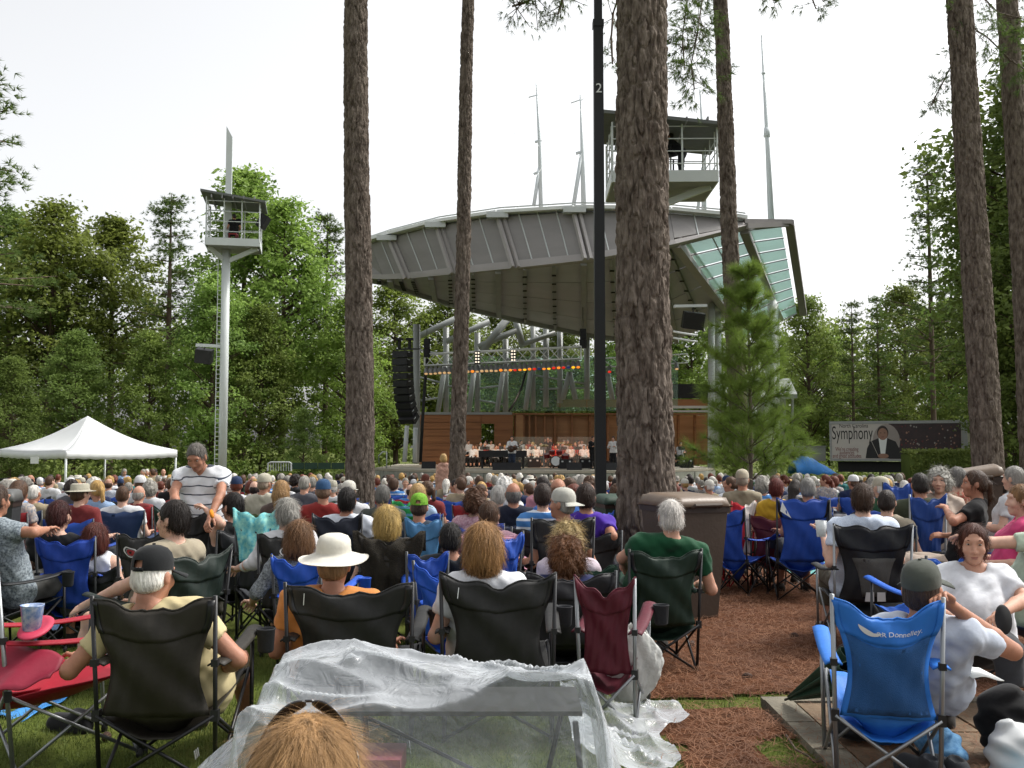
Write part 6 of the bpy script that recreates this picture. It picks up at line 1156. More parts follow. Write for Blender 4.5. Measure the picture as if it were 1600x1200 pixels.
sit(1468, 752, 9.0, 'grey-haired woman facing the camera beside the floral shirt', 'curly', '9a9890', 'b8a89a', '33363c', 'c', 150, 0, 0, f=1, face=True, near=True, chair='24324a', chairlabel='chair of the grey-haired woman who faces the camera')
sit(1494, 748, 9.6, 'grey-haired woman in red flowered shirt at right', 'short', '6f6d69', pat('floral_red', 'b8b49a', 'a3302c', 30), '33363c', 'c', 20, 0, 0, f=1, near=True, chair='2a2c30', chairlabel='dark chair of the woman in the red flowered shirt')
sit(1522, 756, 8.0, 'brown-haired woman in black shirt in profile at right', 'pony', '3a2618', '121214', 'c9b8a8', 'b', 62, 16, 0, f=1, face=True, chair='16171a', frame_m=KB, chairlabel='black chair of the woman in the black shirt', armpx={'L': ((1490, 815, 7.8), (1478, 795, 8.1))})
sit(1594, 782, 7.0, 'child in pink top at the right edge', 'short', '7a5a3a', 'd04a7a', '33363c', 'c', 70, 10, 0, f=1, sw=.85, chair='c03a5a', chairlabel='pink chair of the child at the right edge')
sit(1632, 790, 6.0, 'person in pale green shirt cut off by the right edge, arm reaching in', 'short', '4a3322', 'b8c8b4', '2c3a56', 'c', 60, 0, 0, armpx={'L': ((1545, 848, 5.9), (1515, 842, 6.1))}, chair='22304a', chairlabel='dark blue chair at the right edge of the picture')
sit(1583, 748, 9.0, 'grey-haired woman in white shirt near the right edge', 'short', '8a8781', 'd6d8dc', '33363c', 'c', 40, 0, 0, f=1, chair='1c3f9a', chairlabel='blue chair near the right edge behind the child')
chair_px(1138, 795, 10.0, 44, BLU, KB, 'blue camp chair right of the brown bin', yaw=-38, droop=.25)
chair_px(1162, 785, 10.6, 42, stripes('red_white', 'b3202a', 'd8d0c8', 'X', .5, .45), nylon('b3202a'), 'red and white camp chair right of the brown bin', yaw=24)
sit(1160, 750, 11.4, 'man in tan cap and beige shirt behind the red and white chair', 'crop', '8a8074', '8f8672', '33363c', 'b', 0, -20, 0, hat='closedcap', hatcol='b3aa96', chair='5a5240', chairlabel='khaki camp chair under the man in the tan cap')
sit(1213, 764, 10.6, 'red-haired woman in yellow shirt left of the big blue chair', 'short', '5a2018', 'c9a030', '33363c', 'c', -20, 0, 0, f=1, near=True, chair='5a1a22', chairlabel='dark red chair of the woman in the yellow shirt')
chair_px(1212, 792, 10.8, 38, stripes('zebra', '1c2438', 'c8ccd0', 'Z', .07, .5), m_tube_s, 'striped webbing lawn chair left of the big blue chair')
chair_px(1325, 798, 10.0, 40, stripes('zebra', '1c2438', 'c8ccd0', 'Z', .07, .5), m_tube_s, 'striped webbing lawn chair left of the man in pale blue check', yaw=-20)
chair_px(1402, 756, 9.6, 46, nylon('1f4aa0'), KG, 'blue camp chair behind the man in the beige shirt')
# crests for the front-left crimson chair: drink in its arm
pc = P(50, 965, 4.75); mb = MB(); mb.lathe([(.036, -.06), (.040, -.058), (.052, .055), (.054, .06), (.050, .058), (.038, -.05)], 20); cupo = mb.build('plastic_cup', M('cup_clear', 'b9c4d4', .3, .25, 40, col2='3f6fae'), None, True, pc); tag(cupo, 'clear plastic cup with blue print in the pink holder at left', 'cup')
mb = MB(); mb.lathe([(.045, -.005), (.070, -.012), (.074, -.006), (.070, .0), (.055, .008), (.045, .006)], 26, sy=1.5, rot=Matrix.Rotation(.35, 3, 'X')); mb.build('holder_tray', nylon('c03a56'), None, True, pc + Vector((.01, .02, -.045))); tag(bpy.data.objects['holder_tray'], 'pink fabric drink holder tray beside the crimson chair', 'drink holder')
def slopecloth(u, v): # crimson seat flap spread wide
    p = P(2, 1010, 4.85).lerp(P(100, 1030, 4.7), u); q = P(-20, 1088, 4.5).lerp(P(78, 1062, 4.55), u); r = p.lerp(q, v); r.z += .03 * math.sin(math.pi * u) * (1 - v) + .012 * math.sin(u * 9 + v * 6); return r
mb = MB(); mb.sheet(slopecloth, 16, 10, .006); tag(mb.build('seat_cover', nylon('8f2038'), None, True), 'crimson fabric seat spread out at the left edge', 'chair cover')
# ---------- blonde head right in front of the camera, sunglasses pushed up
bl_r, blp, _, _ = sit(480, 1225, 2.05, 'blond woman seated right in front of the camera with sunglasses on her head', 'bob', 'a07c52', '8f9aa8', '33363c', 'c', 0, 3, 0, f=1, strands=16000, hand=False, bottom=False, shoes=False, lean=.1, armL='lap', armR='lap')
mb = MB()
for s in (-1, 1):
    def lens(u, v, s=s): a = (u - .5) * 2; return Vector((s * .042 + a * .036, .035 - .018 * abs(s * .042 + a * .036) / .08, .156 - .045 * ((s * .042 + a * .036) / .08) ** 2 + (v - .5) * .026 * math.sqrt(max(0, 1 - a * a * .92)))) + Vector((0, -.015 - .012 * v, 0))
    mb.sheet(lens, 10, 5, .003); mb.tube([(s * .078, .01, .118), (s * .104, -.04, .066), (s * .112, -.08, .03)], .003, 5)
mb.tube([(-.010, .024, .158), (.010, .024, .158)], .003, 5)
sg = link('sunglasses', mb_head(mb, blp['_']), m_lens); sg.matrix_world = bl_r.matrix_basis; tag(sg, 'dark sunglasses pushed up on the blond hair in front', 'sunglasses')
camp_chair((P(480, 1100, 1.85).x, 1.85), 0, NAV, KB, 'navy camp chair of the blond woman, below the picture edge', zt=.78)
# ---------- standing people
def stand(px, py, d, yaw, label, bend=0.0, **kw):
    cols = kw.pop('cols'); yr = R(yaw); hw = P(px, py, d); fwd = Vector((-math.sin(yr), math.cos(yr), 0)); base = Vector((hw.x, hw.y, 0)) - fwd * bend; base.z = G(base.x, base.y); hl = local(base, yr, hw)
    ap = kw.pop('armpx', {}); args = {('arm' + k): (np.array(local(base, yr, P(*e))), np.array(local(base, yr, P(*w_)))) for k, (e, w_) in ap.items()}
    hat = kw.pop('hat', None); hatcol = kw.pop('hatcol', None); group = kw.pop('group', 'standing people'); face = kw.pop('face', False)
    pr = make_person('stand', hip=(0, 0, .92), head=tuple(hl), legs='stand', hat=hat, **{**dict(armL='down', armR='down', leg_len=.97), **args, **kw}); r = instance_person(pr, base, yr, label, cols, group, hat=hat, hatcol=hatcol)
    if face: face_parts(r, pr)
    NEARPOS.append((base.x, base.y)); return r, pr
stand(307, 714, 9.2, 176, 'grey-haired man in striped white polo bending over the seated rows', .26, hair='crop', hpitch=R(-34), fat=1.12, sw=1.12, face=True, strands=1200, armpx={'R': ((272, 768, 9.1), (276, 806, 8.9)), 'L': ((345, 772, 9.1), (330, 805, 8.9))}, cols=dict(skin=skin(SK['b']), shirt=stripes('polo_stripe', 'd6d8dc', '3a3f4c', 'Z', .075, .14, R(22)), trousers=cloth('55524a'), hair=haircol('5f5a55'), shoe=cloth('2a2622')))
stand(693, 716, 29.5, 6, 'blond woman standing by the slim pine in peach top and black and yellow skirt', 0, f=1, hair='bob', sleeve=0, leg_len=.3, skirt=False, res=.018, cols=dict(skin=skin(SK['c']), shirt=cloth('c49a88'), trousers=pat('skirt_floral', '15160f', 'a8b02c', 26), hair=haircol('b08f5c'), shoe=cloth('2a2622')))
# ================================================================ bins
m_binb = M('bin_brown', '463a30', .6, .12, 3, bump=.15, bscale=30); m_binl = M('bin_lid', '6a5a4b', .45, .15, 4, bump=.2, bscale=12); m_bing = M('bin_green', '22392c', .6, .12, 3)
def bin_(px, ytop, d, wpx, yaw, label, bm, lm, logo=False, tilt=0.0):
    p = P(px, ytop, d); w_ = wpx / F * d; g = G(p.x, d); h = p.z - g; r = empty('wheeled_bin', (p.x, d, g), R(yaw), label, 'bin', 'wheeled waste bins'); q = w_ / 2; dp = q * 1.15
    mb = MB(); mb.hexa([(-q * .72, -dp * .72, .03), (q * .72, -dp * .72, .03), (q * .72, dp * .72, .03), (-q * .72, dp * .72, .03)], [(-q * .95, -dp * .95, h * .80), (q * .95, -dp * .95, h * .80), (q * .95, dp * .95, h * .80), (-q * .95, dp * .95, h * .80)]); mb.build('body', bm, r)
    mb = MB(); mb.hexa([(-q * 1.0, -dp * 1.0, h * .80), (q * 1.0, -dp * 1.0, h * .80), (q * 1.0, dp * 1.0, h * .80), (-q * 1.0, dp * 1.0, h * .80)], [(-q * 1.0, -dp * 1.0, h * .86), (q * 1.0, -dp * 1.0, h * .86), (q * 1.0, dp * 1.0, h * .86), (-q * 1.0, dp * 1.0, h * .86)]); mb.build('rim', M('bin_rim', '2e2018', .5, .1), r)
    def lid(u, v): x = (u * 2 - 1); y = (v * 2 - 1); e = max(abs(x), abs(y)); z = h * .875 + h * .06 * (1 - e ** 8) * (.6 + .4 * (y + 1) / 2) + tilt * x - (.03 * h if e > .96 else 0); return Vector((x * q * 1.06, y * dp * 1.06, z))
    mb = MB(); mb.sheet(lid, 14, 14, .02); mb.build('lid', lm, r, True)
    mb = MB(); mb.tube([(-q * .5, -dp * 1.08, h * .84), (-q * .5, -dp * 1.22, h * .86), (q * .5, -dp * 1.22, h * .86), (q * .5, -dp * 1.08, h * .84)], .018, 7); mb.build('handle', bm, r)
    for s in (-1, 1): mb = MB(); mb.lathe([(.03, -.03), (.12, -.03), (.13, 0), (.12, .03), (.03, .03)], 14, (s * q * .7, dp * .7, .12), rot=Matrix.Rotation(R(90), 3, 'Y')); mb.build('wheel', m_blackm, r)
    if logo:
        for rr, mt in ((.11, m_binl), (.085, bm)): mb = MB(); yv = -dp * .88 - (.004 if mt is m_binl else .008); n = 18; mb.add([(-q * .45 + rr * math.cos(6.2832 * k / n), yv, h * .56 + rr * math.sin(6.2832 * k / n)) for k in range(n)], [tuple(range(n))]); o = mb.build('emblem', mt, r); o.rotation_euler.x = R(0)
    NEARPOS.append((p.x, d)); return r
bin_(1068, 757, 9.9, 94, 24, 'brown wheeled bin with domed lid before the thickest pine', m_binb, m_binl, True)
bin_(966, 763, 13.0, 62, 10, 'dark green wheeled bin behind the black lamp post', m_bing, m_bing)
bin_(1528, 716, 12.5, 64, -20, 'brown wheeled bin at the foot of the right pine', m_binb, m_binl, False, .05)
bin_(6, 752, 10.5, 42, 10, 'dark grey wheeled bin at the left edge behind the floral shirt man', M('bin_grey', '2c2e30', .6, .1), M('bin_grey_lid', '5a5a58', .5, .1))
# ================================================================ stone paving at right front
pv = tag(empty('stone_paving', (3.0, 5.0, -.008)), kind='structure')
m_pave = M('paving_stone', '4f4030', .9, .25, 5, bump=.5, bscale=30, col2='75614a'); m_kerb = M('kerb_stone', '5f5a4e', .9, .35, 7, bump=.6, bscale=40, col2='7f7868')
for i in range(4):
    for j in range(4):
        x0, x1 = 1.68 + i * .82, 1.68 + (i + 1) * .82 - .018; y0, y1 = 3.6 + j * .6, 3.6 + (j + 1) * .6 - .018; mb = MB(); mb.box(((x0 + x1) / 2 - 3, (y0 + y1) / 2 - 5, .012 + .006 * random.random()), (x1 - x0, y1 - y0, .05)); mb.build('paver', m_pave, pv)
for j in range(5): y0 = 3.6 + j * .49; mb = MB(); mb.box((1.58 - 3, y0 + .24 - 5, .02), (.16, .475, .06)); mb.build('kerb_stone', m_kerb, pv)
for i in range(6): x0 = 1.5 + i * .6; mb = MB(); mb.box((x0 + .29 - 3, 6.07 - 5, .018), (.585, .1, .055)); mb.build('kerb_stone', m_kerb, pv)
# twig on the grass
mb = MB(); pts = [P(x, y, d) for x, y, d in ((1228, 1145, 5.35), (1243, 1168, 5.1), (1262, 1180, 5.0), (1272, 1192, 4.9), (1300, 1190, 4.93))]; mb.tube([Vector((p.x - pts[0].x, p.y - pts[0].y, .0)) for p in pts], .006, 5); tag(mb.build('fallen_twig', m_barkfar, None, True, (pts[0].x, pts[0].y, .03)), 'thin pale twig lying on the grass by the kerb stones', 'twig')
# folded green umbrella
ua, ub = P(1227, 1113, 5.95), P(1352, 1000, 5.25); ua.z = .06; ub.z = .42; um = empty('folded_umbrella', ua, 0, 'folded dark green umbrella leaning behind the printed blue chair', 'umbrella'); dirv = (ub - ua)
def umb(u, v): t = v; a = u * 6.28319; fr = Vector((0, 0, 1)).cross(dirv).normalized(); up = dirv.normalized().cross(fr); r_ = (.012 + .10 * t) * (1 + .28 * math.cos(a * 8)); return dirv * (.06 + .9 * t) + (fr * math.cos(a) - up * math.sin(a)) * r_
mb = MB(); mb.sheet(umb, 64, 6, .002); mb.build('canopy', nylon('143a2a'), um, True); mb = MB(); mb.tube([(0, 0, 0), dirv * 1.18], .007, 6); mb.build('shaft', m_tube_k, um)
# ================================================================ plastic-covered table in front
m_film = bpy.data.materials.new('clear_plastic_sheet'); m_film.use_nodes = True; t_ = m_film.node_tree; b_ = t_.nodes['Principled BSDF']; b_.inputs['Base Color'].default_value = (.56, .59, .62, 1); b_.inputs['Roughness'].default_value = .16; b_.inputs['Specular IOR Level'].default_value = .8
tn = t_.nodes.new('ShaderNodeBsdfTransparent'); tn.inputs[0].default_value = (.93, .95, .96, 1); fz = t_.nodes.new('ShaderNodeLayerWeight'); fz.inputs[0].default_value = .35; mr_ = t_.nodes.new('ShaderNodeMapRange'); mr_.inputs['To Min'].default_value = .17; mr_.inputs['To Max'].default_value = .9; mxs = t_.nodes.new('ShaderNodeMixShader')
tcx = t_.nodes.new('ShaderNodeTexCoord'); nzx = t_.nodes.new('ShaderNodeTexNoise'); nzx.inputs['Scale'].default_value = 11; nzx.inputs['Detail'].default_value = 3; nzx.inputs['Distortion'].default_value = 1.5; bpx = t_.nodes.new('ShaderNodeBump'); bpx.inputs['Strength'].default_value = .6; bpx.inputs['Distance'].default_value = .03
for a, b in ((tcx.outputs['Object'], nzx.inputs['Vector']), (nzx.outputs['Fac'], bpx.inputs['Height']), (bpx.outputs[0], b_.inputs['Normal']), (fz.outputs['Facing'], mr_.inputs['Value']), (mr_.outputs[0], mxs.inputs[0]), (tn.outputs[0], mxs.inputs[1]), (b_.outputs[0], mxs.inputs[2]), (mxs.outputs[0], t_.nodes['Material Output'].inputs[0])): t_.links.new(a, b)
tcx0 = P(665, 1052, 4.06); tz = tcx0.z; TW, TD = 1.16, .62; ctr = Vector((P(668, 1050, 3.75).x, 3.75, 0))
tb = empty('folding_table', ctr, 0, 'low folding table under the clear plastic sheet', 'table')
mb = MB(); mb.box((0.04, 0, tz - .03), (TW - .12, TD - .26, .016)); mb.build('tabletop', M('table_top', '33322f', .5, .1), tb)
for sx_ in (-1, 1):
    for sy_ in (-1, 1): mb = MB(); mb.tube([(sx_ * .50 + .03, sy_ * .24, tz - .04), (sx_ * .46 + .03 - sx_ * .1 * sy_, sy_ * .26, 0)], .011, 7); mb.build('leg', m_tube_g, tb)
for sy_ in (-1, 1): mb = MB(); mb.tube([(-.45, sy_ * .24, tz - .06), (.5, sy_ * .24, .12)], .008, 6); mb.build('brace', m_tube_g, tb)
def blob(name, prims, mat, label, catg, loc, res=.012, disp=None, group=None):
    o = link(name, mesh_np(name, *sdf_mesh(prims, res, .03, disp)), mat, None, loc); return tag(o, label, catg, group)
crk = lambda X, Y, Z: .008 * np.sin(X * 40 + 3 * np.sin(Z * 30)) + .006 * np.sin(Z * 55 + Y * 30)
blob('tote_bag', [ell((0, 0, .14), (.2, .14, .15)), ell((.1, 0, .2), (.12, .1, .1))], cloth('33343a'), 'dark tote bag under the plastic-covered table', 'bag', ctr + Vector((.16, -.02, .0)), disp=crk)
mb = MB(); mb.box((0, 0, 0), (.26, .2, .07)); tag(mb.build('cold_box', M('pink_box', '9a5a62', .5, .1), None, False, ctr + Vector((-.2, -.16, tz - .2))), 'pink box showing through the plastic sheet', 'box')
blob('rucksack', [ell((0, 0, .2), (.17, .13, .2)), ell((0, -.1, .14), (.12, .07, .12))], cloth('26282c'), 'black rucksack left under the plastic-covered table', 'bag', ctr + Vector((-.36, .1, 0)), disp=crk)
mb = MB(); mb.box((0, 0, 0), (.05, .03, .03)); tag(mb.build('yellow_tab', M('yellow_tab', 'c8c020', .6), None, False, ctr + Vector((.02, -.3, tz - .42))), 'small yellow tab behind the plastic sheet', 'tag')
# peak at the left: folded chair handle standing under the sheet
PK = Vector((P(548, 1012, 3.7).x - ctr.x, -.03, P(548, 1012, 3.7).z))
mb = MB(); mb.tube([Vector((PK.x - .06, 0, 0)), Vector((PK.x - .05, -.03, PK.z - .11)), Vector((PK.x + .04, -.03, PK.z - .12)), Vector((PK.x + .09, .02, 0))], .012, 8); tag(mb.build('cart_handle', m_tube_k, None, True, ctr), 'dark cart handle pushing up the plastic sheet at its left peak', 'cart')
nu, nv = 270, 190
U, Vv = np.meshgrid(np.linspace(-1.3, 1.75, nu), np.linspace(-1.02, .95, nv)); hx_, hy_ = TW / 2, TD / 2
ex = np.clip(U, -hx_, hx_); ey = np.clip(Vv, -hy_, hy_); ox_, oy_ = U - ex, Vv - ey; s = np.hypot(ox_, oy_); sd = np.where(s[..., None] > 1e-6, np.stack([ox_, oy_], -1) / np.maximum(s, 1e-6)[..., None], 0)
ang = np.arctan2(oy_ * 1.0, ox_) ; per = ex * 1.0 + ey * 1.3
fold = np.sin(per * 17 + ang * 4 + .8 * np.sin(per * 7)) * .5 + np.sin(per * 25 + ang * 7 + 1.7) * .12
hang = np.minimum(s, tz + .02); flat = s - hang; right = np.clip(sd[..., 0], 0, 1); left = np.clip(-sd[..., 0], 0, 1)
outw = .05 * (1 - np.exp(-s * 6)) + hang * (.12 + .05 * left + .05 * right) + fold * .085 * np.clip(s / .4, 0, 1.2) ** 1.3 + flat * .85
X = ex + sd[..., 0] * outw; Y = ey + sd[..., 1] * outw; Z = tz - hang + .004 + flat * .02
n1 = vnoise(np.stack([U * 5, Vv * 5, U * 0], -1), 21); n2 = vnoise(np.stack([U * 11, Vv * 11, U * 0 + 5], -1), 22); n3 = vnoise(np.stack([U * 25, Vv * 25, U * 0 + 5], -1), 23)
nd = vnoise(np.stack([U * 3 + Vv * 6, Vv * 2.2 - U * 1.4, U * 0], -1), 27); rid = (1 - np.abs(nd)) ** 3 * .05 + (1 - np.abs(n1)) ** 3 * .018
lump = np.clip(vnoise(np.stack([U * 2.6 + 1, Vv * 3.2, U * 0 + 2], -1), 31) + .15, 0, 1) * .10; Z = Z + rid * (.45 + .55 * np.exp(-s * 8)) + lump * np.exp(-s * 7) ; X = X + n1 * .02 + n2 * .006; Y = Y + (n1 * .02 + nd * .015) * np.clip(s / .15, 0, 1)
dpk = np.hypot((X - PK.x) / .46, (Y - PK.y) / .34); tentz = PK.z - .02 - .34 * dpk + .012 * np.sin(np.arctan2(Y - PK.y, X - PK.x) * 11) * np.clip(dpk, 0, 1); Z = np.where(dpk < 1.3, np.maximum(Z, tentz), Z)
Z = np.maximum(Z, .012 + np.abs(n2) * .06 * (flat > 0) + .01 * np.abs(n3))
V = np.stack([X, Y, Z], -1).reshape(-1, 3); j, i = np.meshgrid(np.arange(nv - 1), np.arange(nu - 1), indexing='ij'); a = (j * nu + i).ravel(); Q = np.stack([a, a + 1, a + nu + 1, a + nu], 1)
cn = V[Q].mean(1); keep = ((X.reshape(-1)[Q].mean(1) < 1.15 + .25 * n1.reshape(-1)[Q].mean(1)))
o = link('plastic_sheet', mesh_np('ps', V, Q[keep]), m_film, None, ctr); tag(o, 'clear crumpled plastic sheet draped over the table in the foreground', 'plastic sheet')
nu, nv = 90, 60; U, Vv = np.meshgrid(np.linspace(0, 1, nu), np.linspace(0, 1, nv)); xl_ = .28 - .02 * Vv; xr_ = 1.02 - .32 * (1 - Vv) ** .8 + .07 * np.sin(Vv * 9) - .55 * np.clip(Vv - .82, 0, 1) ; X = xl_ + (xr_ - xl_) * U; Y = 4.7 + 1.25 * Vv - .28 * (1 - U) * Vv
na_ = vnoise(np.stack([X * 5, Y * 5, X * 0], -1), 41); nb_ = vnoise(np.stack([X * 4 + Y * 7, Y * 4 - X * 5, X * 0], -1), 42); Z = .02 + .08 * (1 - np.abs(nb_)) ** 2.5 * (1 - U * .6) + .025 * (1 - np.abs(na_)) ** 3 + .16 * (1 - U) ** 2
V = np.stack([X, Y, Z], -1).reshape(-1, 3); j, i = np.meshgrid(np.arange(nv - 1), np.arange(nu - 1), indexing='ij'); a = (j * nu + i).ravel(); tag(link('plastic_sheet', mesh_np('ps2', V, np.stack([a, a + 1, a + nu + 1, a + nu], 1)), m_film), 'loose clear plastic trailing on the grass right of the covered table', 'plastic sheet')
# ================================================================ small belongings
def groundcloth(px0, px1, y0, y1, mat, label, name='towel', amp=.012):
    def gd(y): return CAMZ * F / (y - 695.4) if y < 1e9 else 0
    def solve(y):
        d = 6.0
        for _ in range(30): d = (CAMZ - G(0, d)) * F / (y - 695.4)
        return d
    da, db = solve(y1), solve(y0); xa, xb = sx(px0, (da + db) / 2), sx(px1, (da + db) / 2); o = Vector(((xa + xb) / 2, (da + db) / 2, G(0, (da + db) / 2) + .035))
    mb = MB(); mb.sheet(lambda u, v: Vector(((u - .5) * (xb - xa) + .04 * math.sin(v * 5), (v - .5) * (db - da) + .05 * math.sin(u * 4), amp * math.sin(u * 13 + 3 * v) + amp * math.sin(v * 17 + u * 5))), 24, 20, .006); tag(mb.build(name, mat, None, True, o), label, 'towel')
groundcloth(38, 122, 1055, 1120, nylon('3f8fd8'), 'bright blue towel on the grass beside the crimson chair')
groundcloth(1196, 1305, 872, 896, pat('aqua_towel', '4fb0b0', '8fd0cc', 25), 'aqua towel on the straw under the big blue chair', amp=.005)
p = P(78, 1000, 5.6); groundcloth(70, 112, 975, 1000, pat('blue_white', '8fa8c8', '4a6a9a', 40), 'crumpled blue and white cloth behind the pink drink holder')
def shoe(px, d, yaw, col, label, z=0):
    pp = P(px, 900, d); o = blob('shoe', [cone((0, -.09, .045), (0, .1, .04), .045, .04, k=.03), ell((0, -.06, .08), (.04, .055, .045), k=.03), cone((0, -.09, .02), (0, .12, .02), .046, .042, k=.01), ell((0, -.07, .115), (.03, .035, .03), op=-1, k=.01)], cloth(col), label, 'shoe', (pp.x, d, G(0, d) + .02 + z), .008, group='loose shoes'); o.rotation_euler.z = R(yaw); return o
shoe(118, 5.55, 70, '26262a', 'dark sneaker with pale stripes on the grass beside the blue towel')
for k in range(3): mb = MB(); mb.box((.043, .02 + k * .025, .05), (.004, .008, .05), Matrix.Rotation(.5, 3, 'X')); mb.build('stripe', m_wht, bpy.data.objects['shoe'])
shoe(1432, 4.62, 20, '3a3c40', 'dark grey sneaker under the printed blue chair, left of the pair', .03); shoe(1475, 4.6, 10, '3a3c40', 'dark grey sneaker under the printed blue chair, right of the pair', .03)
pp = P(1395, 1000, 5.2); blob('black_bag', [ell((0, 0, .06), (.26, .14, .07)), ell((.12, .04, .09), (.13, .1, .07)), ell((-.2, -.02, .04), (.12, .08, .04))], cloth('131416'), 'limp black bag on the paving behind the printed blue chair', 'bag', (pp.x, 5.25, .05), disp=crk)
pp = P(1448, 1000, 5.05); blob('blue_garment', [ell((0, 0, .07), (.10, .09, .08)), ell((.03, -.06, .04), (.09, .06, .04))], pat('blue_wash', '3a6a98', '7aa8cc', 30), 'crumpled blue garment on the paving under the printed blue chair', 'clothing', (pp.x, 4.95, .04), .009, crk)
pp = P(1582, 1150, 4.5); blob('white_bag', [ell((0, 0, .16), (.11, .1, .15)), ell((.06, 0, .08), (.12, .1, .09))], M('bag_white', 'b9bcbd', .5, .1), 'white plastic bag at the lower right corner', 'bag', (pp.x, 4.5, .02), .01, crk)
pp = P(1592, 1180, 4.3); blob('turquoise_towel', [ell((0, 0, .06), (.12, .1, .08))], cloth('2a98b8'), 'turquoise towel at the lower right corner', 'towel', (pp.x, 4.3, .02), .01, crk)
pp = P(1580, 1100, 4.9); blob('backpack', [ell((0, 0, .18), (.14, .12, .18)), ell((0, -.1, .13), (.10, .06, .10))], cloth('101012'), 'black backpack standing right of the printed blue chair', 'bag', (pp.x, 4.95, .03), disp=crk)
# white paper on the lap
pp = P(1525, 1050, 4.75); mb = MB(); mb.sheet(lambda u, v: Vector(((u - .5) * .2, (v - .5) * .15, .01 * math.sin(u * 5))), 8, 4, .004); oo = mb.build('programme', m_white, None, True, pp); oo.rotation_euler = (.2, .1, .4); tag(oo, 'white concert programme on the lap of the slouching person', 'booklet')
# dark hat brim/black sandal sole shape by the blouse woman
mb = MB(); mb.lathe([(0, -.012), (.038, -.01), (.043, 0), (.038, .01), (0, .012)], 20, sy=1.7, rot=Matrix.Rotation(R(80), 3, 'X')); tag(mb.build('shoe_sole', m_blackm, None, True, P(1568, 968, 5.0)), 'dark shoe sole in front of the woman in the white blouse', 'shoe')
# white plastic bag behind the maroon chair
pp = P(1000, 1030, 5.35); mb = MB()
def bagw(u, v): a = u * 6.28319; h = v; r_ = .15 * math.sin(math.pi * min(.985, .10 + .86 * h)) ** .7 * (1 + .16 * math.sin(a * 3 + h * 4) + .07 * math.sin(a * 8 + h * 13) + .05 * math.sin(a * 15 - h * 21)); return Vector((r_ * math.cos(a) * 1.0 + .05 * h, r_ * math.sin(a) * .35, .42 * h + .02 * math.sin(a * 3) * h))
mb.sheet(bagw, 60, 24, .002); tag(mb.build('waste_sack', M('sack_white', 'dfe0dc', .35, .06, 8, transl=.4, bump=.8, bscale=18), None, True, (pp.x - .02, 5.75, .10)), 'white plastic sack hanging behind the maroon chair', 'bag')
# aqua towel over the grey chair back, knit cardigan over chair back
def drape(chair, bobj, mat, name, label, catg, v0=.35, over=.16, u0=-.03, u1=1.03, wig=.012):
    fn = CHAIRFN[chair.name]
    def f_(u, v):
        uu = u0 + (u1 - u0) * u
        if v < .75: q = fn(min(1, max(0, uu)), v0 + (1 - v0) * v / .75); return q + Vector(((uu - min(1, max(0, uu))) * .5, -.02 - wig * math.sin(u * 19 + v * 4) - .006 * math.sin(v * 23), .012 * (v / .75) ** 6))
        q = fn(min(1, max(0, uu)), 1.0); t = (v - .75) / .25; return q + Vector(((uu - min(1, max(0, uu))) * .5, .03 * math.sin(math.pi * .5 * t) - .02 * (1 - t) + .01, .014 - over * t * t))
    mb = MB(); mb.sheet(f_, 30, 28, .008); o = mb.build(name, mat, None, True); o.matrix_world = chair.matrix_basis; return tag(o, label, catg)
drape(tw, twb, pat('aqua_print', '3f9fb4', '9fd4c4', 30), 'beach_towel', 'aqua patterned beach towel over the chair back left of the grey ponytail', 'towel')
cc = [o for o in bpy.data.objects if o.get('label', '').startswith('camp chair behind the dark knit')][0]
drape(cc, None, M('knit_brown', '2b261c', .95, .3, 90, bump=.8, bscale=140), 'cardigan', 'dark brown knit cardigan draped over the chair of the blond woman', 'cardigan', v0=.0, u0=-.08, u1=1.08, wig=.02)
# orange wristband, drinks cup of the checked man
pp = P(331, 803, 7.8); mb = MB(); mb.lathe([(.034, -.008), (.036, 0), (.034, .008)], 14, rot=Matrix.Rotation(1.3, 3, 'Y')); tag(mb.build('wristband', cloth('e08a20'), None, True, pp), 'orange wristband on the reaching arm at left', 'wristband')
pp = P(1283, 826, 6.25); mb = MB(); mb.lathe([(.028, -.05), (.036, .05), (.033, .048), (.026, -.045)], 16); tag(mb.build('drink_cup', glassmat('cup_glass', 'd0d4d6', .5), None, True, pp), 'clear cup in the hand of the man in pale blue check', 'cup')
# wristband of the slouching person
# ================================================================ crowd
HAIRN = [('8c8880', 'grey-haired', 5), ('c4c0b8', 'white-haired', 3), ('4a3322', 'brown-haired', 5), ('221915', 'dark-haired', 4), ('a8864f', 'blond', 3), ('5f2c1c', 'red-haired', 2)]
SHIRTN = [('d5d6d8', 'white', 5), ('8fa8c8', 'pale blue', 3), ('1f2a4a', 'navy', 3), ('7a3030', 'red', 2), ('1c1d20', 'black', 3), ('2c6a6a', 'teal', 1), ('a3957a', 'tan', 2), ('2a5034', 'green', 1), ('c08a98', 'pink', 1), ('a8924a', 'yellow', 1), ('5a5a60', 'grey', 2), ('@blue_stripe', 'blue striped', 2), ('@crowd_floral', 'flowered', 2), ('@crowd_check', 'checked', 2), ('@crowd_redstripe', 'red striped', 1)]
pat('crowd_floral', '5a6a80', 'c0b0a0', 34); pat('crowd_check', '8a94a4', 'd0d2d4', 70); stripes('crowd_redstripe', 'c8c4c0', '8a3a3a', 'Z', .07, .35)
def cm_(c): return MATS[c[1:]] if c[0] == '@' else cloth(c)
CHN = [('1c4aa8', 'blue', 7), ('173058', 'navy', 2), ('232326', 'black', 2), ('143a28', 'dark green', 3), ('9a1c26', 'red', 2)]
def wpick(L, rg_): t = [x for x in L for _ in range(x[2])]; return t[rg_.randrange(len(t))]
VARS = []
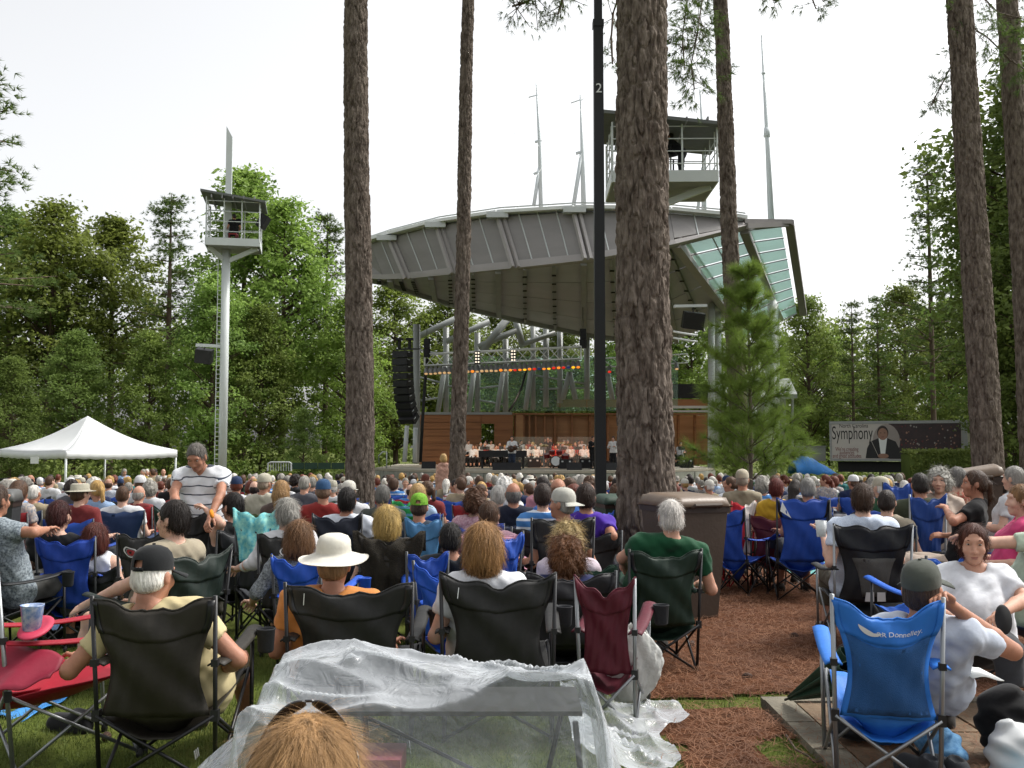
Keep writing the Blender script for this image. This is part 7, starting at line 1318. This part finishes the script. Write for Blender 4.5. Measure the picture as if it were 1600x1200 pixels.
for k, (hair, f_, kw) in enumerate([('crop', 0, dict(armL='lap')), ('short', 0, dict(hyaw=.3)), ('bob', 1, dict(hyaw=-.9, armR='lap')), ('curly', 1, dict(hyaw=-.3, armL='up')), ('bald', 0, {}), ('long', 1, dict(hpitch=-.25)), ('short', 1, dict(hyaw=.9, armR='lap')), ('crop', 0, dict(fat=1.2, sw=1.12)), ('pony', 1, dict(hyaw=1.1)), ('crop', 0, dict(hat=True, hyaw=.5)), ('short', 1, dict(hat=True, hyaw=-.4))]):
    hatf = kw.pop('hat', None); pr = make_person(f=f_, hair=hair, res=.024, hres=.013, hand=True, curl=.7, hat=hatf, shoes=True, **kw); d_ = {n: (mesh_np(n, *v) if n != '_' else v) for n, v in pr.items()}
    if hatf: d_['_hat'] = mb_head(HATS['closedcap' if k == 9 else 'straw'](), pr['_'])
    VARS.append(d_)
FCH = [far_chair_mesh(8), far_chair_mesh(8, zt=.86, sag=.09), far_chair_mesh(8, zt=.96, w=.29, sag=.02)]
for me in FCH: pass
def zone(px):
    for lim, nm in ((110, 'left of tent pole'), (290, 'before the tent'), (400, 'near the grey mast'), (535, 'before green fence'), (600, 'behind first pine'), (715, 'between left pines'), (830, 'before stage centre'), (935, 'left of the lamp post'), (1060, 'behind thickest trunk'), (1130, 'right of thickest trunk'), (1235, 'around young pine'), (1310, 'before blue tarpaulin'), (1500, 'before the trailer')):
        if px < lim: return nm
    return 'by right pine bin'
rg = random.Random(11); spots = []; yrow = 11.6
trunks = [(P(px, 0, d).x, d, .75) for px, d, *_ in PINES] + [(sb.x, 23, .5), (lp.x, 14, .5), (P(348, 0, 45).x, 45, .7)]
while yrow < 46.5:
    half = .53 * yrow; x = -half + rg.uniform(0, .8); 
    while x < half:
        xx, yy = x + rg.uniform(-.18, .18), yrow + rg.uniform(-.4, .4); x += rg.uniform(.78, 1.15) * (1 if yrow < 16 else 1.12); px = 800 + xx / yy * F
        if rg.random() < .10: continue
        if px < 285 and yy > 35: continue
        if any((xx - a) ** 2 + (yy - b) ** 2 < c * c for a, b, c in trunks) or any(abs(xx - a) < .50 and abs(yy - b) < .95 for a, b in NEARPOS): continue
        if yy < 15 and 1000 < px < 1340 and yy < 15: continue
        if yy > 40 and px > 1180: continue
        spots.append((xx, yy, px))
    yrow += 1.25 if yrow < 20 else 1.55
spots.sort(key=lambda q: q[1]); NIND = 215; LBL = {}
def bandname(d): return 'nearer rows' if d < 12.5 else ('middle rows' if d < 18 else 'distant rows')
facing = {}
for k, (x, y, px) in enumerate(spots[:NIND]):
    h_, s_ = wpick(HAIRN, rg), wpick(SHIRTN, rg); v = VARS[rg.randrange(len(VARS))]; yaw = R(rg.uniform(-14, 14) + (rg.choice([-60, 65, 40, -45, 150]) if rg.random() < .13 else 0)) - math.atan2(x, max(5, 52 - y)) * -.5; sc_ = rg.uniform(.93, 1.05)
    hatn = ''
    parts = {n: m for n, m in v.items() if n != '_hat'}
    if '_hat' in v: hatn = ' with hat'
    r = instance_person(parts, (x, y, G(x, y)), yaw, f'{h_[1]} person{hatn} in {s_[1]} top, {bandname(y)}, {zone(px)}', dict(skin=skin(SK[rg.choice('aabcc')]), shirt=cm_(s_[0]), trousers=cloth(rg.choice(['33363c', '5a5244', '2c3a56'])), hair=haircol(h_[0]), shoe=cloth('2a2622')), 'seated audience', sc_)
    if '_hat' in v: o = link('hat', v['_hat'], None, r); objmat(o, cloth(rg.choice(['d2cfc4', 'b7b2a0', '2a3a5a', 'd8d8d8'])))
    c_ = wpick(CHN, rg); ch = link('camp_chair', FCH[rg.randrange(3)], None, None, (x, y + .0, G(x, y))); ch.rotation_euler = (0, 0, yaw); objmat(ch, nylon(c_[0])); tag(ch, f'{c_[1]} camp chair, {bandname(y)}, {zone(px)}', 'chair', 'folding camp chairs')
# the rest of the crowd, too many to build singly
CV = [make_person(f=f_, hair=h_, res=.05, hres=.028, hand=False, shoes=False, bottom=False) for h_, f_ in (('crop', 0), ('bob', 1), ('short', 0), ('curly', 1))]
cm = [skin(SK['a']), skin(SK['c'])] + [haircol(h[0]) for h in HAIRN] + [cm_(s[0]) for s in SHIRTN]; Vs, Qs, MI = [], [], []; off = 0
for x, y, px in spots[NIND:]:
    c_ = CV[rg.randrange(4)]; yw = R(rg.uniform(-20, 20)); Rz = np.array(Matrix.Rotation(yw, 3, 'Z')); s_ = rg.uniform(.93, 1.06)
    for nm, mi in (('body', rg.randrange(2)), ('hair', 2 + HAIRN.index(wpick(HAIRN, rg))), ('shirt', 8 + SHIRTN.index(wpick(SHIRTN, rg)))):
        v_, q_ = c_[nm]; Vs.append((v_ * s_) @ Rz.T + np.array([x, y, G(x, y)])); Qs.append(q_ + off); MI.append(np.full(len(q_), mi)); off += len(v_)
me = mesh_np('crowd', np.concatenate(Vs), np.concatenate(Qs)); me.polygons.foreach_set('material_index', np.concatenate(MI).astype(np.int32)); o = link('distant_crowd', me, cm); tag(o, 'packed distant audience in front of the stage', 'crowd', kind='stuff')
# people standing/sitting around the tent tables
for k, (px, py, d) in enumerate([(219, 722, 38), (226, 723, 38.4), (235, 723, 38.2), (240, 722, 38.6), (256, 721, 38.3), (196, 726, 37.6), (280, 722, 40)]):
    p = P(px, py, d); v = VARS[k % 9]; zb_ = G(0, d); s_ = SHIRTN[[9, 0, 6, 0, 0, 1, 8][k]]; r = instance_person(v, (p.x, d, zb_ + .22), R(150 + 13 * k), f'{HAIRN[k % 5][1]} person in {s_[1]} top at a table by the tent', dict(skin=skin(SK['a']), shirt=cloth(s_[0]), trousers=cloth('33363c'), hair=haircol(HAIRN[k % 5][0]), shoe=cloth('2a2622')), 'people at the tent tables')
# ================================================================ performers on the stage
def perf(px, d, yaw, label, shirt, hair=3, v=0, standing=False, z=SZ, cols2=None, trous='1a1a1c'):
    r = instance_person(VARS[v], (sx(px, d), d, z), R(yaw), label, dict(skin=skin(SK['a']), shirt=cloth(shirt), trousers=cloth(trous), hair=haircol(HAIRN[hair][0]), shoe=cloth('151515')), 'orchestra players')
    ch = link('orchestra_chair', FCH[1], None, None, (sx(px, d), d, z)); ch.rotation_euler = (0, 0, R(yaw)); objmat(ch, m_blackm); tag(ch, 'black chair of ' + ' '.join(label.split()[-7:]), 'chair', 'orchestra chairs'); return r
orch = [(738, 'd8d8da', 2, 1), (752, 'd8d8da', 0, 0), (760, 'dcdcdc', 3, 2), (774, 'c8c8cc', 2, 6), (782, 'b07060', 3, 7), (815, 'd8d8da', 3, 1), (822, 'd8d8da', 2, 0), (831, 'd8d8da', 4, 3), (862, 'c05048', 3, 5), (870, 'd8d8da', 2, 2), (878, 'a83a34', 3, 6), (886, 'e0d0c8', 0, 1), (893, 'd8d8da', 3, 0), (901, 'c84a40', 2, 2), (909, 'd8d8da', 3, 7), (917, 'e0d0c8', 2, 5), (925, 'd8d8da', 3, 1), (960, 'd8d8da', 2, 0), (968, 'c05048', 3, 2), (1062, 'd8d8da', 2, 1)]
orch += [(px_, ['d8d8da', 'd0c4bc', 'c05048', 'e0d8d4'][q_ % 4], [3, 2, 0, 3, 4][q_ % 5], [1, 2, 0, 6, 7, 3][q_ % 6]) for q_, px_ in enumerate((733, 745, 757, 766, 790, 808, 826, 838, 846, 858, 866, 874, 882, 890, 898, 905, 913, 921, 929, 964))]
for k, (px, sh, h_, v) in enumerate(orch):
    sn = 'red' if sh in ('c05048', 'a83a34', 'c84a40', 'b07060') else 'white'; zn_ = 'left of the singer' if px < 795 else ('right of the singer' if px < 850 else ('by the drum kit' if px < 935 else 'right of the lamp post'))
    perf(px, 58.5 + (k % 3) * 1.4, 180 + (k * 37 % 50 - 25), f'{HAIRN[h_][1]} orchestra player in {sn} {zn_}', sh, h_, v, z=SZ + .15 * (k % 3))
    if k % 3 != 1: continue
    sp_ = P(px + 3, 700, 57.6 + (k % 3) * 1.4); ms = empty('music_stand', (sp_.x, 57.6 + (k % 3) * 1.4, SZ + .15 * (k % 3)), 0, f'black music stand {zn_}', 'music stand', 'music stands'); mb = MB(); mb.tube([(0, 0, 0), (0, 0, 1.0)], .015, 5); mb.build('pole', m_black, ms); mb = MB(); mb.box((0, 0, .95), (.40, .02, .22), Matrix.Rotation(-.5, 3, 'X')); mb.build('desk', m_black, ms)
# risers under the rows
for k in (1, 2):
    mb = MB(); mb.box((0, 0, 0), (13.5, 1.3, .15 * k)); tag(mb.build('riser', m_blackm, None, False, (sx(900, 60), 58.5 + k * 1.4, SZ + .075 * k + .003)), ['low black riser under the second orchestra row', 'taller black riser under the third orchestra row'][k - 1], 'riser')
def stage_stand(px, d, yaw, label, cols, **kw):
    pr = make_person('stand', hip=(0, 0, .92), head=(0, .03, 1.63), legs='stand', leg_len=.97, res=.018, hres=.012, **kw); return instance_person(pr, (sx(px, d), d, SZ), R(yaw), label, cols, 'performers')
sd_ = 52
stage_stand(800, sd_, 178, 'singer in white shirt with guitar at the front of the stage', dict(skin=skin(SK['a']), shirt=cloth('e2e2e2'), trousers=cloth('2f3a4c'), hair=haircol('221915'), shoe=cloth('151515')), hair='crop', armL='play', armR='play', sleeve=1.9)
gt = empty('guitar', (sx(800, sd_), sd_ - .26, SZ + 1.08), 0, 'acoustic guitar held by the singer', 'guitar'); mb = MB(); mb.lathe([(0, -.05), (.17, -.05), (.18, 0), (.17, .05), (0, .05)], 16, (-.05, 0, 0), rot=Matrix.Rotation(R(90), 3, 'X')); mb.lathe([(0, -.045), (.13, -.045), (.135, 0), (.13, .045), (0, .045)], 16, (.16, 0, .06), rot=Matrix.Rotation(R(90), 3, 'X')); mb.build('body', M('guitar_wood', '3a2416', .3, .2), gt, True); mb = MB(); mb.bar((.2, -.01, .08), (.72, -.01, .32), .05, .03); mb.build('neck', m_blackm, gt)
mb = MB(); mb.sheet(lambda u, v: Vector(((u - .5) * .34, -.145 - .02 * math.cos((u - .5) * 3), .95 + .45 * v)), 6, 6, .01)
mst = empty('microphone_stand', (sx(797, 51.5), 51.5, SZ), 0, 'microphone stand before the singer', 'microphone'); mb = MB(); mb.tube([(0, 0, 0), (0, 0, 1.5), (0, .15, 1.56)], .014, 5); mb.lathe([(.14, 0), (.14, .02)], 12); mb.build('stand', m_black, mst); mb = MB(); mb.lathe([(.02, -.06), (.035, 0), (0, .03)], 8, (0, .18, 1.57)); mb.build('microphone', m_black, mst)
stage_stand(926, 54, 205, 'guitarist in black partly behind the lamp post', dict(skin=skin(SK['a']), shirt=cloth('17181a'), trousers=cloth('151517'), hair=haircol('4a3322'), shoe=cloth('151515')), hair='short', armL='play', armR='play', sleeve=1.9)
stage_stand(958, 55, 160, 'musician in white with dark hat right of the lamp post', dict(skin=skin(SK['a']), shirt=cloth('d8d8d8'), trousers=cloth('1d1d20'), hair=haircol('221915'), shoe=cloth('151515')), hair='short', armL='play', armR='play', sleeve=1.9)
stage_stand(856, 61, 180, 'conductor in dark suit behind the drum kit', dict(skin=skin(SK['a']), shirt=cloth('1a1a1d'), trousers=cloth('151517'), hair=haircol('8c8880'), shoe=cloth('151515')), hair='crop', armL='up', armR='up', sleeve=1.9)
# grand piano
pn = empty('grand_piano', (sx(785, 55.5), 55.5, SZ), 0, 'black grand piano behind the singer', 'piano'); mb = MB(); out = [(-1.3, -.75), (1.35, -.75), (1.35, -.1), (.6, .25), (.1, .75), (-.5, .8), (-1.3, .3)]; n = len(out); mb.add([(x, y, .62) for x, y in out] + [(x, y, .98) for x, y in out], [tuple(range(n))[::-1], tuple(range(n, 2 * n))] + [(i, (i + 1) % n, n + (i + 1) % n, n + i) for i in range(n)]); mb.build('case', m_black, pn)
for lx, ly in ((-1.1, -.5), (1.15, -.5), (0, .5)): mb = MB(); mb.tube([(lx, ly, .62), (lx, ly, 0)], .06, 8); mb.build('leg', m_black, pn)
mb = MB(); mb.add([(-1.3, -.2, 1.0), (1.0, .3, 1.0), (.2, .8, 1.0), (-1.2, .35, 1.0)], [(0, 1, 2, 3)]); mb.build('lid', m_black, pn)
# wedge monitors
def wedge(px, d, label, w_=.75):
    r = empty('monitor_wedge', (sx(px, d), d, SZ), 0, label, 'loudspeaker', 'wedge monitors'); mb = MB(); pr_ = [(-.25, 0), (.3, 0), (.3, .34), (.05, .38)]; mb.add([(-w_ / 2, y, z) for y, z in pr_] + [(w_ / 2, y, z) for y, z in pr_], [(0, 1, 2, 3)[::-1], (4, 5, 6, 7), (0, 1, 5, 4), (1, 2, 6, 5), (2, 3, 7, 6), (3, 0, 4, 7)]); mb.build('cabinet', m_blackm, r); mb = MB(); mb.box((0, .33, .18), (w_ * .8, .02, .24)); mb.build('grille', m_grille, r)
for px, lb in ((670, 'wedge monitor left of the slim pine'), (781, 'wedge monitor left of the singer'), (803, 'low black box at the feet of the singer'), (897, 'wedge monitor before the drum kit'), (953, 'wedge monitor right of the lamp post')): wedge(px, 51.5 if px != 670 else 55, lb)
for k, (px, d) in enumerate(((836, 57), (860, 60))):
    pass
# drum kit
dk = empty('drum_kit', (sx(868, 55.5), 55.5, SZ + .1), 0, 'drum kit with cymbals right of the singer', 'drums')
def drum(c, r_, h, rot=None): mb = MB(); mb.lathe([(0, -h / 2), (r_, -h / 2), (r_, h / 2), (0, h / 2)], 18, c, rot=rot); return mb
rx = Matrix.Rotation(R(90), 3, 'X'); drum((0, 0, .3), .3, .4, rx).build('bass_drum', m_blackm, dk); drum((0, -.21, .3), .26, .02, rx).build('bass_head', m_white, dk)
for c, r_ in (((-.2, -.05, .78), .16), ((.2, -.05, .78), .17), ((.55, .1, .55), .22), ((-.5, .15, .6), .18)): drum(c, r_, .22, Matrix.Rotation(.3, 3, 'X')).build('tom', M('drum_red', '6a1c1c', .3, .1), dk)
for c, a in (((-.65, 0, 1.15), .3), ((.7, .05, 1.2), -.25), ((.3, .2, 1.3), .2)): mb = MB(); mb.lathe([(.25, 0), (.06, .02), (0, .04)], 18, c, rot=Matrix.Rotation(a, 3, 'X')); mb.build('cymbal', M('brass', 'c09a50', .25, .1, metal=.9), dk); mb = MB(); mb.tube([c, (c[0], c[1] + .1, 0)], .014, 5); mb.build('cymbal_stand', m_steel_l, dk)
perf(868, 56.3, 180, 'drummer in red behind the drum kit', 'b03a34', 3, 0)
for k, (px, d) in enumerate(((834, 57.2), (884, 54), (915, 55), (1072, 56))):
    r = empty('flight_case', (sx(px, d), d, SZ), 0, ['black amplifier right of the piano', 'black keyboard case before the drums', 'black amplifier near the lamp post', 'black flight case right of the thickest trunk'][k], 'case', 'black stage cases'); mb = MB(); mb.box((0, 0, .27), (.7, .5, .5)); mb.build('box', m_blackm, r)
    for sx_ in (-.2, .2): mb = MB(); mb.box((sx_, -.26, .4), (.1, .02, .08)); mb.build('latch', m_steel_l, r)
# plexiglass baffles
for k, px in enumerate((812, 826, 840, 854, 880, 895, 908, 921)):
    mb = MB(); mb.box((0, 0, .9), (.62, .012, 1.7)); mb.box((-.31, 0, .9), (.02, .03, 1.72)); mb.box((.31, 0, .9), (.02, .03, 1.72)); tag(mb.build('sound_baffle', m_plexi, None, False, (sx(px, 57.2), 57.2, SZ)), 'clear upright sound baffle in front of the orchestra', 'screen', 'clear sound baffles')
# the lit lamps of the truss light the players
for k, (px, col, e) in enumerate(((720, (1, .78, .55), 600), (800, (1, .8, .6), 600), (870, (1, .5, .35), 800), (905, (1, .55, .4), 700))):
    l_ = bpy.data.lights.new('stage_lamp', 'SPOT'); l_.energy = e; l_.color = col; l_.spot_size = R(48); l_.spot_blend = .6; l_.shadow_soft_size = .15; lo_ = bpy.data.objects.new('stage_lamp', l_); COL.objects.link(lo_); lo_.location = P(px, 578, 53.6); tgt = Vector((sx(px, 58.5), 58.5, SZ + .6)); lo_.rotation_euler = (lo_.location - tgt).to_track_quat('Z', 'Y').to_euler()
# spotlight operators
def onpl(root, x, y, z): return root.matrix_basis @ Vector((x, y, z))
blackc = dict(skin=skin(SK['b']), shirt=cloth('17181a'), trousers=cloth('1a1c20'), hair=haircol('221915'), shoe=cloth('151515'))
instance_person(VARS[1], onpl(tl_, ox1 + .0, -.45, zf1 + .05), R(20), 'spotlight operator in black on the left mast platform', blackc, 'spotlight operators')
pr = make_person('stand', hip=(0, 0, .90), head=(0, .35, 1.40), legs='stand', leg_len=.97, armL=((-.25, .35, .98), (-.1, .55, 1.05)), armR=((.25, .35, .98), (.1, .55, 1.05)), res=.02, hres=.014, sleeve=1.8, hair='short'); instance_person(pr, onpl(tr_, ox2 + .62, -.35, zf2 + .06), R(70), 'spotlight operator in black leaning on the platform behind the thickest trunk', blackc, 'spotlight operators')
for k, (r_, x_, y_, z_) in enumerate(((tl_, ox1, -.5, zf1), )):
    mb = MB(); mb.box((0, 0, .43), (.36, .36, .04)); [mb.tube([(a * .15, b * .15, .42), (a * .17, b * .17, .05)], .014, 5) for a in (-1, 1) for b in (-1, 1)]; tag(mb.build('stool', M('stool_red', '8a1c1c', .6), None, False, onpl(r_, x_, y_, z_)), 'small red stool on the left mast platform', 'stool')
# ================================================================ labels: tell look-alikes apart by place
ORD = ['first', 'second', 'third', 'fourth', 'fifth', 'sixth', 'seventh', 'eighth', 'ninth', 'tenth', 'eleventh', 'twelfth', 'thirteenth', 'fourteenth', 'fifteenth', 'sixteenth', 'seventeenth', 'eighteenth', 'nineteenth', 'twentieth']
bpy.context.view_layer.update(); by = {}
for o in bpy.data.objects:
    if o.parent is None and 'label' in o: by.setdefault(o['label'], []).append(o)
for lab, os_ in by.items():
    if len(os_) < 2: continue
    os_.sort(key=lambda o: o.matrix_world.translation.x / max(.5, o.matrix_world.translation.y)); n = len(os_)
    for k, o in enumerate(os_):
        w_ = ('leftmost' if k == 0 else 'rightmost') if n == 2 or k in (0, n - 1) else f'{ORD[min(k, 19)]} from left'
        o['label'] = f'{lab}, {w_}' + (' of two' if n == 2 else '')
for o in bpy.data.objects:
    if o.parent is not None and o.parent.type == 'EMPTY' and o.name.split('.')[0] in ('branch', 'bough_needles', 'crown'): o['kind'] = 'stuff'
